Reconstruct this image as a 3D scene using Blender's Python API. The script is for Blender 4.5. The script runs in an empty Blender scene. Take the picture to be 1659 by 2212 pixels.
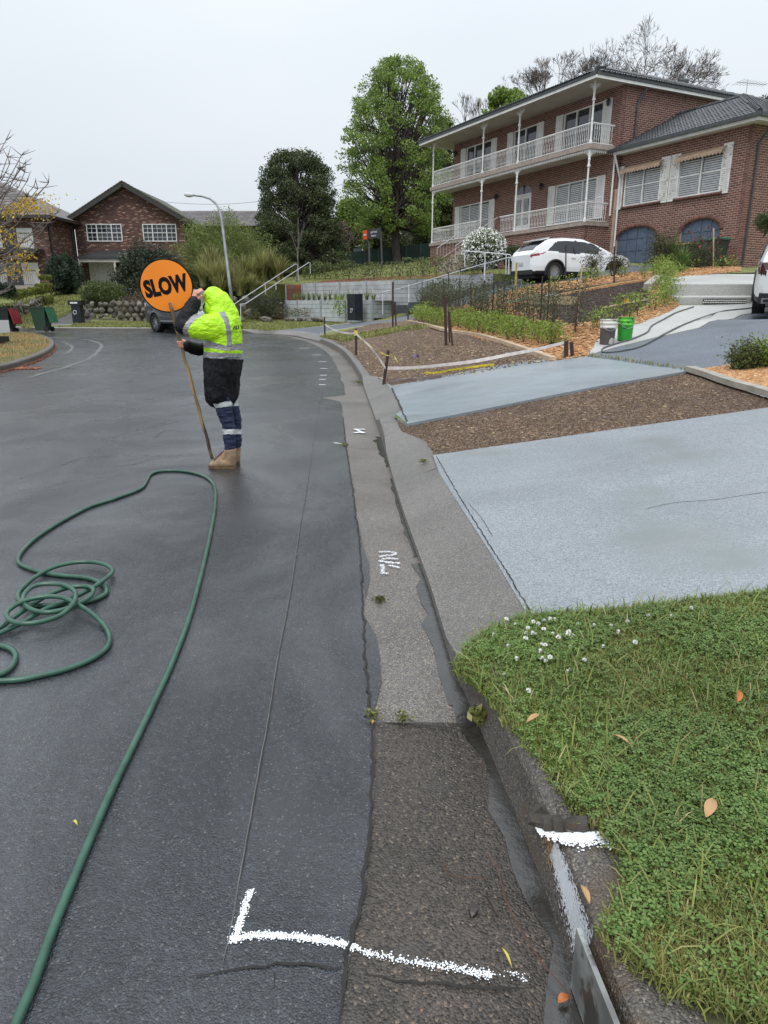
import bpy, math, random
import numpy as np
from mathutils import Vector, Matrix, noise
from mathutils.geometry import delaunay_2d_cdt
R=math.radians
rng=np.random.default_rng(7); random.seed(7)
SC=bpy.context.scene; COL=SC.collection
# ---------------- camera ----------------
H=1.5; TH=R(16.76); FP=1500.0; CX,CY=829.5,1106.0
cam_d=bpy.data.cameras.new('camera'); cam=bpy.data.objects.new('camera',cam_d); COL.objects.link(cam)
cam.location=(0,0,H); cam.rotation_euler=(R(90)-TH,0,0)
cam_d.sensor_fit='VERTICAL'; cam_d.sensor_height=36; cam_d.lens=36*FP/2212
cam_d.clip_start=.05; cam_d.clip_end=3000
SC.camera=cam
# ---------------- world, sun, exposure ----------------
SUN_EL,SUN_AZ=R(58),R(200)
wd=bpy.data.worlds.new('World'); SC.world=wd; wd.use_nodes=True
nt=wd.node_tree; nt.nodes.clear()
o=nt.nodes.new('ShaderNodeOutputWorld'); bg=nt.nodes.new('ShaderNodeBackground'); bg.inputs[1].default_value=.1
sk=nt.nodes.new('ShaderNodeTexSky'); sk.sky_type='NISHITA'; sk.sun_disc=False; sk.sun_elevation=SUN_EL; sk.sun_rotation=SUN_AZ; sk.dust_density=4
mx=nt.nodes.new('ShaderNodeMix'); mx.data_type='RGBA'; mx.inputs[0].default_value=.95
tc=nt.nodes.new('ShaderNodeTexCoord'); mp=nt.nodes.new('ShaderNodeMapping'); mp.inputs['Scale'].default_value=(1,1,2.6)
nz=nt.nodes.new('ShaderNodeTexNoise'); nz.inputs['Scale'].default_value=1.6; nz.inputs['Detail'].default_value=4; nz.inputs['Roughness'].default_value=.45
rp=nt.nodes.new('ShaderNodeValToRGB'); rp.color_ramp.elements[0].position=.3; rp.color_ramp.elements[1].position=.72
rp.color_ramp.elements[0].color=(.525,.570,.618,1); rp.color_ramp.elements[1].color=(.61,.65,.69,1)
sc_=nt.nodes.new('ShaderNodeVectorMath'); sc_.operation='SCALE'; sc_.inputs['Scale'].default_value=10.2
L=nt.links.new
L(tc.outputs['Generated'],mp.inputs[0]); L(mp.outputs[0],nz.inputs['Vector']); L(nz.outputs['Fac'],rp.inputs[0]); L(rp.outputs[0],sc_.inputs[0])
# an overcast sky is brighter overhead than at the horizon
sx=nt.nodes.new('ShaderNodeSeparateXYZ'); L(tc.outputs['Generated'],sx.inputs[0])
cl0=nt.nodes.new('ShaderNodeClamp'); L(sx.outputs[2],cl0.inputs[0]); pw=nt.nodes.new('ShaderNodeMath'); pw.operation='POWER'; pw.inputs[1].default_value=2; L(cl0.outputs[0],pw.inputs[0])
mad=nt.nodes.new('ShaderNodeMath'); mad.operation='MULTIPLY_ADD'; mad.inputs[1].default_value=1.7; mad.inputs[2].default_value=1.0; L(pw.outputs[0],mad.inputs[0])
sc2=nt.nodes.new('ShaderNodeVectorMath'); sc2.operation='SCALE'; L(sc_.outputs[0],sc2.inputs[0]); L(mad.outputs[0],sc2.inputs['Scale'])
L(sk.outputs[0],mx.inputs[6]); L(sc2.outputs[0],mx.inputs[7]); L(mx.outputs[2],bg.inputs[0]); L(bg.outputs[0],o.inputs[0])
sd=bpy.data.lights.new('sun','SUN'); sd.energy=1.2; sd.angle=R(25); sd.color=(1,.97,.93)
so=bpy.data.objects.new('sun',sd); COL.objects.link(so)
dirv=Vector((math.sin(SUN_AZ)*math.cos(SUN_EL),math.cos(SUN_AZ)*math.cos(SUN_EL),math.sin(SUN_EL)))
so.rotation_euler=dirv.to_track_quat('Z','Y').to_euler(); so.location=(0,-5,30)
SC.view_settings.view_transform='Standard'; SC.view_settings.look='None'; SC.view_settings.exposure=0.36; SC.view_settings.gamma=1; SC.view_settings.use_curve_mapping=False
SC.render.engine='CYCLES'
# ---------------- picture -> place helpers ----------------
CT,ST=math.cos(TH),math.sin(TH)
def ray(u,v):
    a=(u-CX)/FP; b=(CY-v)/FP
    return Vector((a,CT+b*ST,-ST+b*CT))
def P(u,v,t): return Vector((0,0,H))+ray(u,v)*t
def rayplane(u,v,o,n):
    d=ray(u,v); o=Vector(o); n=Vector(n); c=Vector((0,0,H))
    return c+d*((o-c).dot(n)/d.dot(n))
TS=np.concatenate([np.linspace(.8,12,900),np.linspace(12,60,1200),np.linspace(60,140,200)])
def G(u,v,h,dz=0):
    d=ray(u,v); x=d.x*TS; y=d.y*TS; z=H+d.z*TS
    f=z-h(x,y)-dz
    i=np.argmax(f<0)
    if f[i]>=0: i=len(TS)-1
    if i==0: t=TS[0]
    else:
        w=f[i-1]/(f[i-1]-f[i]); t=TS[i-1]*(1-w)+TS[i]*w
    return Vector((0,0,H))+d*float(t)
# ---------------- object helpers ----------------
def tag(o,label=None,cat=None,group=None,kind=None):
    if label: o['label']=label
    if cat: o['category']=cat
    if group: o['group']=group
    if kind: o['kind']=kind
    return o
def thing(name,label,cat,loc=(0,0,0),rz=0,group=None):
    o=bpy.data.objects.new(name,None); COL.objects.link(o); o.empty_display_size=.2
    o.location=loc; o.rotation_euler=(0,0,rz)
    return tag(o,label,cat,group)
def obj(name,me,parent=None,world=True):
    o=bpy.data.objects.new(name,me); COL.objects.link(o)
    if parent is not None:
        o.parent=parent
        if world: o.matrix_parent_inverse=(Matrix.Translation(parent.location)@Matrix.Rotation(parent.rotation_euler.z,4,'Z')).inverted()
    return o
def copy_tree(o,parent=None):
    c=o.copy(); COL.objects.link(c); c.parent=parent
    for ch in [x for x in ALLCH.get(o.name,[])] : copy_tree(ch,c)
    return c
ALLCH={}
def kids(root):
    return [x for x in bpy.data.objects if x.parent==root]
def dup(root,loc,rz=0,label=None,sc=1):
    r=root.copy(); COL.objects.link(r); r.location=loc; r.rotation_euler=(0,0,rz); r.scale=(sc,sc,sc) if not isinstance(sc,tuple) else sc
    if label: r['label']=label
    for ch in kids(root):
        c=ch.copy(); COL.objects.link(c); c.parent=r
        for g in kids(ch):
            d=g.copy(); COL.objects.link(d); d.parent=c
    return r
class MB:
    def __init__(s): s.v=[]; s.f=[]; s.m=[]; s.mi=0
    def add(s,vs,fs):
        n=len(s.v); s.v.extend([tuple(p) for p in vs]); s.f.extend([tuple(i+n for i in f) for f in fs]); s.m.extend([s.mi]*len(fs))
        return s
    def box(s,c,size,ux=(1,0,0),uy=(0,1,0),uz=(0,0,1)):
        c=Vector(c); ux=Vector(ux)*size[0]/2; uy=Vector(uy)*size[1]/2; uz=Vector(uz)*size[2]/2
        vs=[c+ux*a+uy*b+uz*d for d in(-1,1) for b in(-1,1) for a in(-1,1)]
        return s.add(vs,[(0,2,3,1),(4,5,7,6),(0,1,5,4),(2,6,7,3),(0,4,6,2),(1,3,7,5)])
    def bar(s,a,b,w,h=None,up=(0,0,1)):
        a=Vector(a); b=Vector(b); d=b-a; l=d.length
        if l<1e-6: return s
        d/=l; up=Vector(up)
        if abs(d.dot(up))>.98: up=Vector((0,1,0))
        x=d.cross(up).normalized(); z=x.cross(d)
        return s.box((a+b)/2,(w,l,h or w),x,d,z)
    def tube(s,pts,r,n=8,caps=True,closed=False):
        pts=[Vector(p) for p in pts]; m=len(pts)
        rs=r if hasattr(r,'__len__') else [r]*m
        vs=[]; prev=None
        for i,p in enumerate(pts):
            d=(pts[min(i+1,m-1)]-pts[max(i-1,0)])
            if d.length<1e-9: d=Vector((0,0,1))
            d.normalize()
            if prev is None:
                up=Vector((0,0,1)) if abs(d.z)<.9 else Vector((1,0,0))
                x=d.cross(up).normalized()
            else:
                x=(prev-d*prev.dot(d))
                x=x.normalized() if x.length>1e-6 else d.orthogonal().normalized()
            prev=x; y=d.cross(x)
            for k in range(n):
                a=2*math.pi*k/n; vs.append(p+(x*math.cos(a)+y*math.sin(a))*rs[i])
        fs=[]
        for i in range(m-1):
            for k in range(n):
                k2=(k+1)%n; fs.append((i*n+k,i*n+k2,(i+1)*n+k2,(i+1)*n+k))
        if caps: fs.append(tuple(range(n-1,-1,-1))); fs.append(tuple((m-1)*n+k for k in range(n)))
        return s.add(vs,fs)
    def lathe(s,prof,c=(0,0,0),n=20,axis='z'):
        vs=[]; m=len(prof)
        for (r,z) in prof:
            for k in range(n):
                a=2*math.pi*k/n
                q=(r*math.cos(a),r*math.sin(a),z) if axis=='z' else ((r*math.cos(a),z,r*math.sin(a)) if axis=='y' else (z,r*math.cos(a),r*math.sin(a)))
                vs.append(Vector(q)+Vector(c))
        fs=[(i*n+k,i*n+(k+1)%n,(i+1)*n+(k+1)%n,(i+1)*n+k) for i in range(m-1) for k in range(n)]
        return s.add(vs,fs)
    def prism(s,poly,d):
        # poly: list of 3D points, d: extrusion vector
        n=len(poly); poly=[Vector(p) for p in poly]; d=Vector(d)
        vs=poly+[p+d for p in poly]
        fs=[tuple(range(n-1,-1,-1)),tuple(range(n,2*n))]+[(i,(i+1)%n,n+(i+1)%n,n+i) for i in range(n)]
        return s.add(vs,fs)
    def mesh(s,name,mats,smooth=False):
        me=bpy.data.meshes.new(name); me.from_pydata(s.v,[],s.f)
        for m in (mats if isinstance(mats,(list,tuple)) else [mats]): me.materials.append(m)
        if any(s.m): me.polygons.foreach_set('material_index',s.m)
        if smooth: me.polygons.foreach_set('use_smooth',[True]*len(s.f))
        me.update(); return me
    def build(s,name,mats,parent=None,world=True,smooth=False):
        return obj(name,s.mesh(name,mats,smooth),parent,world)
def npmesh(name,V,F,mat,smooth=False,col=None):
    """V (n,3), F (m,k) arrays"""
    V=np.ascontiguousarray(V,dtype=np.float32); F=np.ascontiguousarray(F,dtype=np.int32)
    me=bpy.data.meshes.new(name); me.vertices.add(len(V)); me.vertices.foreach_set('co',V.ravel())
    k=F.shape[1]; me.loops.add(F.size); me.loops.foreach_set('vertex_index',F.ravel())
    me.polygons.add(len(F)); me.polygons.foreach_set('loop_start',np.arange(0,F.size,k,dtype=np.int32)); 
    try: me.polygons.foreach_set('loop_total',np.full(len(F),k,dtype=np.int32))
    except Exception: pass
    if smooth: me.polygons.foreach_set('use_smooth',np.ones(len(F),dtype=bool))
    if mat: me.materials.append(mat)
    me.update(calc_edges=True); return me
# ---------------- materials ----------------
MATS={}
def nodes(name):
    m=bpy.data.materials.new(name); m.use_nodes=True; n=m.node_tree; b=n.nodes['Principled BSDF']; return m,n,b
def rgba(c): return (c[0],c[1],c[2],1)
def mk(name,base,rough=.6,base2=None,scale=6,bump=.0,bscale=60,metal=0,spec=.5,isl=None,detail=4,coat=0,trans=0,rough2=None,stretch=None,dist=.004,third=None,transl=0):
    """noise-mottled principled; isl = list of colours picked per loose piece"""
    if name in MATS: return MATS[name]
    m,n,b=nodes(name); N=n.nodes.new; l=n.links.new
    b.inputs['Roughness'].default_value=rough; b.inputs['Metallic'].default_value=metal; b.inputs['Specular IOR Level'].default_value=spec
    if coat: b.inputs['Coat Weight'].default_value=coat; b.inputs['Coat Roughness'].default_value=.05
    tc=N('ShaderNodeTexCoord'); src=tc.outputs['Object']
    if stretch:
        mp=N('ShaderNodeMapping'); mp.inputs['Scale'].default_value=stretch; l(src,mp.inputs[0]); src=mp.outputs[0]
    nz=N('ShaderNodeTexNoise'); nz.inputs['Scale'].default_value=scale; nz.inputs['Detail'].default_value=detail; l(src,nz.inputs['Vector'])
    base2=base2 or tuple(c*.72 for c in base)
    mx=N('ShaderNodeMix'); mx.data_type='RGBA'; mx.inputs[6].default_value=rgba(base); mx.inputs[7].default_value=rgba(base2)
    rm=N('ShaderNodeMapRange'); rm.inputs[1].default_value=.35; rm.inputs[2].default_value=.65; l(nz.outputs['Fac'],rm.inputs[0]); l(rm.outputs[0],mx.inputs[0])
    out=mx.outputs[2]
    if isl:
        ge=N('ShaderNodeNewGeometry'); oi=N('ShaderNodeObjectInfo'); ad=N('ShaderNodeMath'); ad.operation='ADD'; fr=N('ShaderNodeMath'); fr.operation='FRACT'
        l(ge.outputs['Random Per Island'],ad.inputs[0]); l(oi.outputs['Random'],ad.inputs[1]); l(ad.outputs[0],fr.inputs[0])
        cr=N('ShaderNodeValToRGB'); cr.color_ramp.interpolation='LINEAR'
        k=len(isl); els=cr.color_ramp.elements
        while len(els)<k: els.new(.5)
        for i,c in enumerate(isl): els[i].position=i/(k-1) if k>1 else 0; els[i].color=rgba(c)
        l(fr.outputs[0],cr.inputs[0])
        m2=N('ShaderNodeMix'); m2.data_type='RGBA'; m2.blend_type='MULTIPLY'; m2.inputs[0].default_value=1
        l(cr.outputs[0],m2.inputs[6])
        g=N('ShaderNodeMix'); g.data_type='RGBA'; g.inputs[6].default_value=(1,1,1,1); g.inputs[7].default_value=(.75,.75,.75,1); l(rm.outputs[0],g.inputs[0]); l(g.outputs[2],m2.inputs[7])
        out=m2.outputs[2]
    if third:  # (colour, scale, threshold, width)
        n3=N('ShaderNodeTexNoise'); n3.inputs['Scale'].default_value=third[1]; n3.inputs['Detail'].default_value=5; l(src,n3.inputs['Vector'])
        r3=N('ShaderNodeMapRange'); r3.inputs[1].default_value=third[2]; r3.inputs[2].default_value=third[2]+third[3]; l(n3.outputs['Fac'],r3.inputs[0])
        m3=N('ShaderNodeMix'); m3.data_type='RGBA'; l(r3.outputs[0],m3.inputs[0]); l(out,m3.inputs[6]); m3.inputs[7].default_value=rgba(third[0]); out=m3.outputs[2]
    l(out,b.inputs['Base Color'])
    if transl:
        b.inputs['Transmission Weight'].default_value=0
        tr=N('ShaderNodeBsdfTranslucent'); ms=N('ShaderNodeMixShader'); ms.inputs[0].default_value=transl; l(out,tr.inputs[0]); l(b.outputs[0],ms.inputs[1]); l(tr.outputs[0],ms.inputs[2]); l(ms.outputs[0],n.nodes['Material Output'].inputs[0])
    if trans: b.inputs['Transmission Weight'].default_value=trans
    if rough2 is not None:
        rr=N('ShaderNodeMapRange'); rr.inputs[1].default_value=.35; rr.inputs[2].default_value=.65; rr.inputs[3].default_value=rough; rr.inputs[4].default_value=rough2; l(nz.outputs['Fac'],rr.inputs[0]); l(rr.outputs[0],b.inputs['Roughness'])
    if bump:
        n2=N('ShaderNodeTexNoise'); n2.inputs['Scale'].default_value=bscale; n2.inputs['Detail'].default_value=6; n2.inputs['Roughness'].default_value=.65; l(src,n2.inputs['Vector'])
        bp=N('ShaderNodeBump'); bp.inputs['Strength'].default_value=bump; bp.inputs['Distance'].default_value=dist; l(n2.outputs['Fac'],bp.inputs['Height']); l(bp.outputs[0],b.inputs['Normal'])
    MATS[name]=m; return m
def asphalt(name,c0,c1,grain,bump,r0,r1,streak=.25,stone=None,bscale2=3.0,speck=.5,patch=None,wet=0,wets=.5,cracks=0):
    """wet aggregate surface: voronoi stones in relief, fine binder noise, broad damp/dry patches in the roughness"""
    m,n,b=nodes(name); N=n.nodes.new; l=n.links.new
    tc=N('ShaderNodeTexCoord'); s=tc.outputs['Object']
    vo=N('ShaderNodeTexVoronoi'); vo.inputs['Scale'].default_value=grain; vo.feature='F1'; l(s,vo.inputs['Vector'])
    nz=N('ShaderNodeTexNoise'); nz.inputs['Scale'].default_value=grain*.45; nz.inputs['Detail'].default_value=8; nz.inputs['Roughness'].default_value=.7; l(s,nz.inputs['Vector'])
    big=N('ShaderNodeTexNoise'); big.inputs['Scale'].default_value=streak; big.inputs['Detail'].default_value=7; big.inputs['Roughness'].default_value=.62; big.inputs['Distortion'].default_value=.4
    mp=N('ShaderNodeMapping'); mp.inputs['Scale'].default_value=(1,bscale2,1) ; mp.inputs['Rotation'].default_value=(0,0,.25); l(s,mp.inputs[0]); l(mp.outputs[0],big.inputs['Vector'])
    cr=N('ShaderNodeMapRange'); cr.inputs[1].default_value=.33; cr.inputs[2].default_value=.68; l(big.outputs['Fac'],cr.inputs[0])
    mx=N('ShaderNodeMix'); mx.data_type='RGBA'; mx.inputs[6].default_value=rgba(c0); mx.inputs[7].default_value=rgba(c1); l(cr.outputs[0],mx.inputs[0])
    # per-stone tint
    hs=N('ShaderNodeSeparateColor'); l(vo.outputs['Color'],hs.inputs[0])
    st=N('ShaderNodeMapRange'); st.inputs[1].default_value=0; st.inputs[2].default_value=1; st.inputs[3].default_value=1-speck; st.inputs[4].default_value=1+speck*1.3; l(hs.outputs[0],st.inputs[0])
    nn=N('ShaderNodeMapRange'); nn.inputs[1].default_value=.3; nn.inputs[2].default_value=.7; nn.inputs[3].default_value=.72; nn.inputs[4].default_value=1.25; l(nz.outputs['Fac'],nn.inputs[0])
    mu=N('ShaderNodeMath'); mu.operation='MULTIPLY'; l(st.outputs[0],mu.inputs[0]); l(nn.outputs[0],mu.inputs[1])
    vm=N('ShaderNodeVectorMath'); vm.operation='SCALE'; l(mx.outputs[2],vm.inputs[0]); l(mu.outputs[0],vm.inputs['Scale'])
    out=vm.outputs[0]
    if stone:  # a few pale/warm stones
        gt=N('ShaderNodeMath'); gt.operation='GREATER_THAN'; gt.inputs[1].default_value=stone[1]; l(hs.outputs[1],gt.inputs[0])
        m2=N('ShaderNodeMix'); m2.data_type='RGBA'; l(gt.outputs[0],m2.inputs[0]); l(out,m2.inputs[6]); m2.inputs[7].default_value=rgba(stone[0]); out=m2.outputs[2]
    if patch:
        pn=N('ShaderNodeTexNoise'); pn.inputs['Scale'].default_value=patch[1]; pn.inputs['Detail'].default_value=6; l(s,pn.inputs['Vector'])
        pr=N('ShaderNodeMapRange'); pr.inputs[1].default_value=patch[2]; pr.inputs[2].default_value=patch[2]+.12; l(pn.outputs['Fac'],pr.inputs[0])
        m3=N('ShaderNodeMix'); m3.data_type='RGBA'; l(pr.outputs[0],m3.inputs[0]); l(out,m3.inputs[6]); m3.inputs[7].default_value=rgba(patch[0]); out=m3.outputs[2]
    if cracks:
        # coarser mottling, and crazed hairline cracks where the surface is worn
        n5=N('ShaderNodeTexNoise'); n5.inputs['Scale'].default_value=34; n5.inputs['Detail'].default_value=9; n5.inputs['Roughness'].default_value=.75; l(s,n5.inputs['Vector'])
        r5=N('ShaderNodeMapRange'); r5.inputs[1].default_value=.36; r5.inputs[2].default_value=.66; r5.inputs[3].default_value=.62; r5.inputs[4].default_value=1.5; l(n5.outputs['Fac'],r5.inputs[0])
        v5=N('ShaderNodeVectorMath'); v5.operation='SCALE'; l(out,v5.inputs[0]); l(r5.outputs[0],v5.inputs['Scale']); out=v5.outputs[0]
        dn=N('ShaderNodeTexNoise'); dn.inputs['Scale'].default_value=3.5; dn.inputs['Detail'].default_value=5; l(s,dn.inputs['Vector'])
        dm=N('ShaderNodeMix'); dm.data_type='RGBA'; dm.inputs[0].default_value=.22; l(s,dm.inputs[6]); l(dn.outputs['Color'],dm.inputs[7])
        ve=N('ShaderNodeTexVoronoi'); ve.feature='DISTANCE_TO_EDGE'; ve.inputs['Scale'].default_value=1.9; l(dm.outputs[2],ve.inputs['Vector'])
        ce=N('ShaderNodeMapRange'); ce.inputs[1].default_value=.004; ce.inputs[2].default_value=.013; ce.inputs[3].default_value=1; ce.inputs[4].default_value=0; l(ve.outputs['Distance'],ce.inputs[0])
        cm=N('ShaderNodeTexNoise'); cm.inputs['Scale'].default_value=.33; cm.inputs['Detail'].default_value=4; l(s,cm.inputs['Vector']); cg=N('ShaderNodeMapRange'); cg.inputs[1].default_value=.54; cg.inputs[2].default_value=.60; l(cm.outputs['Fac'],cg.inputs[0])
        cx_=N('ShaderNodeMath'); cx_.operation='MULTIPLY'; l(ce.outputs[0],cx_.inputs[0]); l(cg.outputs[0],cx_.inputs[1]); c8=N('ShaderNodeMath'); c8.operation='MULTIPLY'; c8.inputs[1].default_value=.85; l(cx_.outputs[0],c8.inputs[0])
        mc=N('ShaderNodeMix'); mc.data_type='RGBA'; l(c8.outputs[0],mc.inputs[0]); l(out,mc.inputs[6]); mc.inputs[7].default_value=(.006,.006,.007,1); out=mc.outputs[2]
    l(out,b.inputs['Base Color'])
    ro=N('ShaderNodeMapRange'); ro.inputs[1].default_value=.33; ro.inputs[2].default_value=.68; ro.inputs[3].default_value=r0; ro.inputs[4].default_value=r1; l(big.outputs['Fac'],ro.inputs[0]); l(ro.outputs[0],b.inputs['Roughness'])
    inv=N('ShaderNodeMath'); inv.operation='MULTIPLY_ADD'; inv.inputs[1].default_value=-1.1; l(vo.outputs['Distance'],inv.inputs[0]); l(nz.outputs['Fac'],inv.inputs[2])
    bp=N('ShaderNodeBump'); bp.inputs['Strength'].default_value=bump; bp.inputs['Distance'].default_value=.6/grain; l(inv.outputs[0],bp.inputs['Height']); l(bp.outputs[0],b.inputs['Normal'])
    if wet:
        wn=N('ShaderNodeTexNoise'); wn.inputs['Scale'].default_value=wets; wn.inputs['Detail'].default_value=9; wn.inputs['Roughness'].default_value=.68; wn.inputs['Distortion'].default_value=.8; l(mp.outputs[0],wn.inputs['Vector'])
        wr_=N('ShaderNodeMapRange'); wr_.inputs[1].default_value=.42; wr_.inputs[2].default_value=.60; wr_.inputs[3].default_value=.4*wet; wr_.inputs[4].default_value=wet; l(wn.outputs['Fac'],wr_.inputs[0]); l(wr_.outputs[0],b.inputs['Coat Weight'])
        b.inputs['Coat Roughness'].default_value=.15; b.inputs['Coat IOR'].default_value=1.5
        bc=N('ShaderNodeBump'); bc.inputs['Strength'].default_value=bump*.22; bc.inputs['Distance'].default_value=.6/grain; l(inv.outputs[0],bc.inputs['Height']); l(bc.outputs[0],b.inputs['Coat Normal'])
    MATS[name]=m; return m
M_ASPH=asphalt('wet_asphalt',(.0085,.0105,.0145),(.029,.0325,.039),200,1.15,.20,.40,.5,((.09,.088,.085),.975),.8,.75,wet=1.0,wets=.6,cracks=1)
M_GUT=asphalt('gutter_concrete',(.085,.076,.069),(.14,.128,.118),190,.6,.3,.5,.8,((.3,.24,.18),.93),1,.45)
M_KERB=asphalt('kerb_concrete',(.10,.094,.086),(.155,.146,.136),190,.6,.4,.6,.8,((.26,.23,.20),.95),1,.4)
M_SLAB1=asphalt('painted_pebble_drive',(.205,.226,.246),(.25,.275,.297),170,.7,.3,.5,.6,((.13,.14,.15),.94),1.6,.26,patch=((.19,.215,.215),.9,.56),wet=.5,wets=.8)
M_SLAB2=asphalt('painted_smooth_drive',(.20,.232,.258),(.248,.282,.31),150,.2,.28,.5,.7,None,2.2,.12,patch=((.21,.24,.24),1.1,.55),wet=.5,wets=.9)
M_DRIVE=asphalt('grey_blue_drive',(.075,.088,.108),(.125,.143,.17),90,.45,.38,.6,.5,None,2.2,.3)
M_DRIVE_D=asphalt('dark_drive',(.07,.075,.088),(.12,.13,.15),60,.35,.4,.6,.5,None,1.5,.3)
M_DRIVE_B=asphalt('brown_drive',(.05,.043,.04),(.085,.075,.07),60,.35,.4,.6,.5,None,1.5,.3)
M_CONC=asphalt('pale_concrete',(.33,.33,.315),(.42,.42,.40),90,.12,.55,.75,.6,None,1,.12)
M_SOIL=asphalt('damp_soil',(.085,.052,.032),(.155,.10,.065),38,1.0,.75,.95,.9,((.25,.2,.15),.97),1,.5)
M_SOILD=asphalt('dark_soil',(.035,.024,.02),(.075,.052,.042),38,1.0,.75,.95,.9,((.2,.15,.12),.985),1,.5)
M_MULB=mk('mulch_base',(.28,.15,.07),.9,(.17,.09,.045),30,.6,60)
M_REDM=mk('red_mulch',(.16,.045,.025),.9,(.08,.022,.015),30,.8,60,isl=[(.16,.045,.03),(.10,.03,.02),(.2,.07,.04)])
M_TURF=mk('turf',(.11,.14,.03),.9,(.19,.185,.06),2.2,.9,90,dist=.02,third=((.2,.17,.07),1.1,.56,.12))
M_TURF_N=mk('turf_under',(.075,.08,.03),.95,(.05,.05,.02),12,.8,60,dist=.01)
M_TURF_DRY=mk('turf_dry',(.16,.13,.045),.9,(.09,.10,.03),1.5,.9,90,dist=.02,third=((.2,.11,.035),.7,.52,.1))
# ---------------- ground shape ----------------
def sstep(x): x=np.clip(x,0,1); return x*x*(3-2*x)
def zr(x,y): return .3*sstep((np.asarray(y,float)-9)/22)
def onR0(u,v): return G(u,v,zr)
def catmull(pts,n=8):
    pts=[Vector(p) for p in pts]; q=[pts[0]*2-pts[1]]+pts+[pts[-1]*2-pts[-2]]; out=[]
    for i in range(1,len(q)-2):
        for k in range(n):
            t=k/n; a,b,c,d=q[i-1],q[i],q[i+1],q[i+2]
            out.append(.5*((2*b)+(c-a)*t+(2*a-5*b+4*c-d)*t*t+(3*b-a-3*c+d)*t**3))
    out.append(pts[-1]); return out
def resample(pts,ds):
    pts=[Vector(p) for p in pts]; out=[pts[0]]; acc=0
    for a,b in zip(pts[:-1],pts[1:]):
        l=(b-a).length; 
        while acc+l>=ds:
            f=(ds-acc)/l; a=a+(b-a)*f; out.append(a.copy()); l=(b-a).length; acc=0
        acc+=l
    out.append(pts[-1]); return out
kd=[(1275,2212),(1195,1960),(1060,1620),(975,1420),(925,1260),(875,1120),(850,1040),(830,965),(812,910),(795,862),(780,824),(760,790),(735,762),(700,743),(660,731),(600,723)]
kw=[G(u,v,zr) for u,v in kd]
kw=[Vector((.72,-2,0)),Vector((.58,-.4,0))]+[Vector((p.x,p.y,0)) for p in kw]+[Vector((-9,31.3,0)),Vector((-14,32.2,0)),Vector((-22,33.5,0)),Vector((-34,36,0)),Vector((-60,42,0))]
K=resample(catmull(kw,10),.12)
K=[p for i,p in enumerate(K)]
def offs(pl,w):
    out=[]
    for i,p in enumerate(pl):
        d=(pl[min(i+1,len(pl)-1)]-pl[max(i-1,0)]); d.z=0; d.normalize(); nrm=Vector((d.y,-d.x,0))
        out.append(p+nrm*(w[i] if hasattr(w,'__len__') else w))
    return out
def nearK(p): return min(range(len(K)),key=lambda i:(K[i].x-p.x)**2+(K[i].y-p.y)**2)
# kerb factor: 1 = upright kerb, 0 = layback at the driveways
def kpix(u,v): return nearK(G(u,v,zr))
ia=kpix(992,1440); ib=kpix(858,1060); ic=kpix(826,950); id_=kpix(817,925); ie=kpix(782,830); ig=kpix(668,733); ih=kpix(690,739)
iend=kpix(560,719)
kf=np.ones(len(K))
def setr(i0,i1,v): kf[i0:i1]=v
setr(ia,int(ic)-3,0); setr(id_+2,ie,0); setr(ih,iend,0)
kf[iend:]=.9
ker=np.ones(5)/5; kf2=np.convolve(np.pad(kf,2,mode='edge'),ker,'valid'); kf2[:ia-1]=1; kf=kf2
KW=.15*kf+.36*(1-kf)
Kz=np.array([float(zr(p.x,p.y)) for p in K])
KB=offs(K,KW)      # back of kerb = edge of land
# ---- land control points ----
cp=[]
for i in range(0,len(K),14):
    q=offs(K,KW)[i]; cp.append((q.x,q.y,Kz[i]+.15))
for (u,v,t) in [(1659,880,7.0),(1490,800,9.8),(1270,770,11.3),(1310,745,12.2),(1659,692,12.5),(1640,692,14.8),(1640,676,16.0),(1465,657,17),(1560,577,26),(1134,605,28),(1199,608,27),(1020,640,25),(1130,628,22.5),(1400,590,24),(1420,605,21),(1250,650,17.5),(1230,720,13.5),(1195,780,11),(1050,735,15),(960,712,19),(895,690,25),(890,680,30),(769,691,34),(617,690,37),(560,700,33),(150,690,35),(200,650,41),(245,612,49),(60,690,36),(60,640,45),(320,700,34.5),(330,640,44),(1300,565,29.5)]:
    p=P(u,v,t); cp.append(tuple(p))
cp+=[(-4,40.5,.95),(-2,46,1.4),(3.2,37.5,1.8),(-5,56,2),(6,46,2.4),(0,80,4),(-40,80,6),(50,80,8),(50,20,4.5),(25,5,2.2),(25,-8,1.8),(25,28,3.6),(14,31,2.8),(-45,45,1.2),(-45,60,3.5),(4.2,2,.5),(4.2,-2,.45),(2.2,1,.31),(2.2,-2,.3),(9,4,1.1)]
CPA=np.array(cp); 
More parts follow.
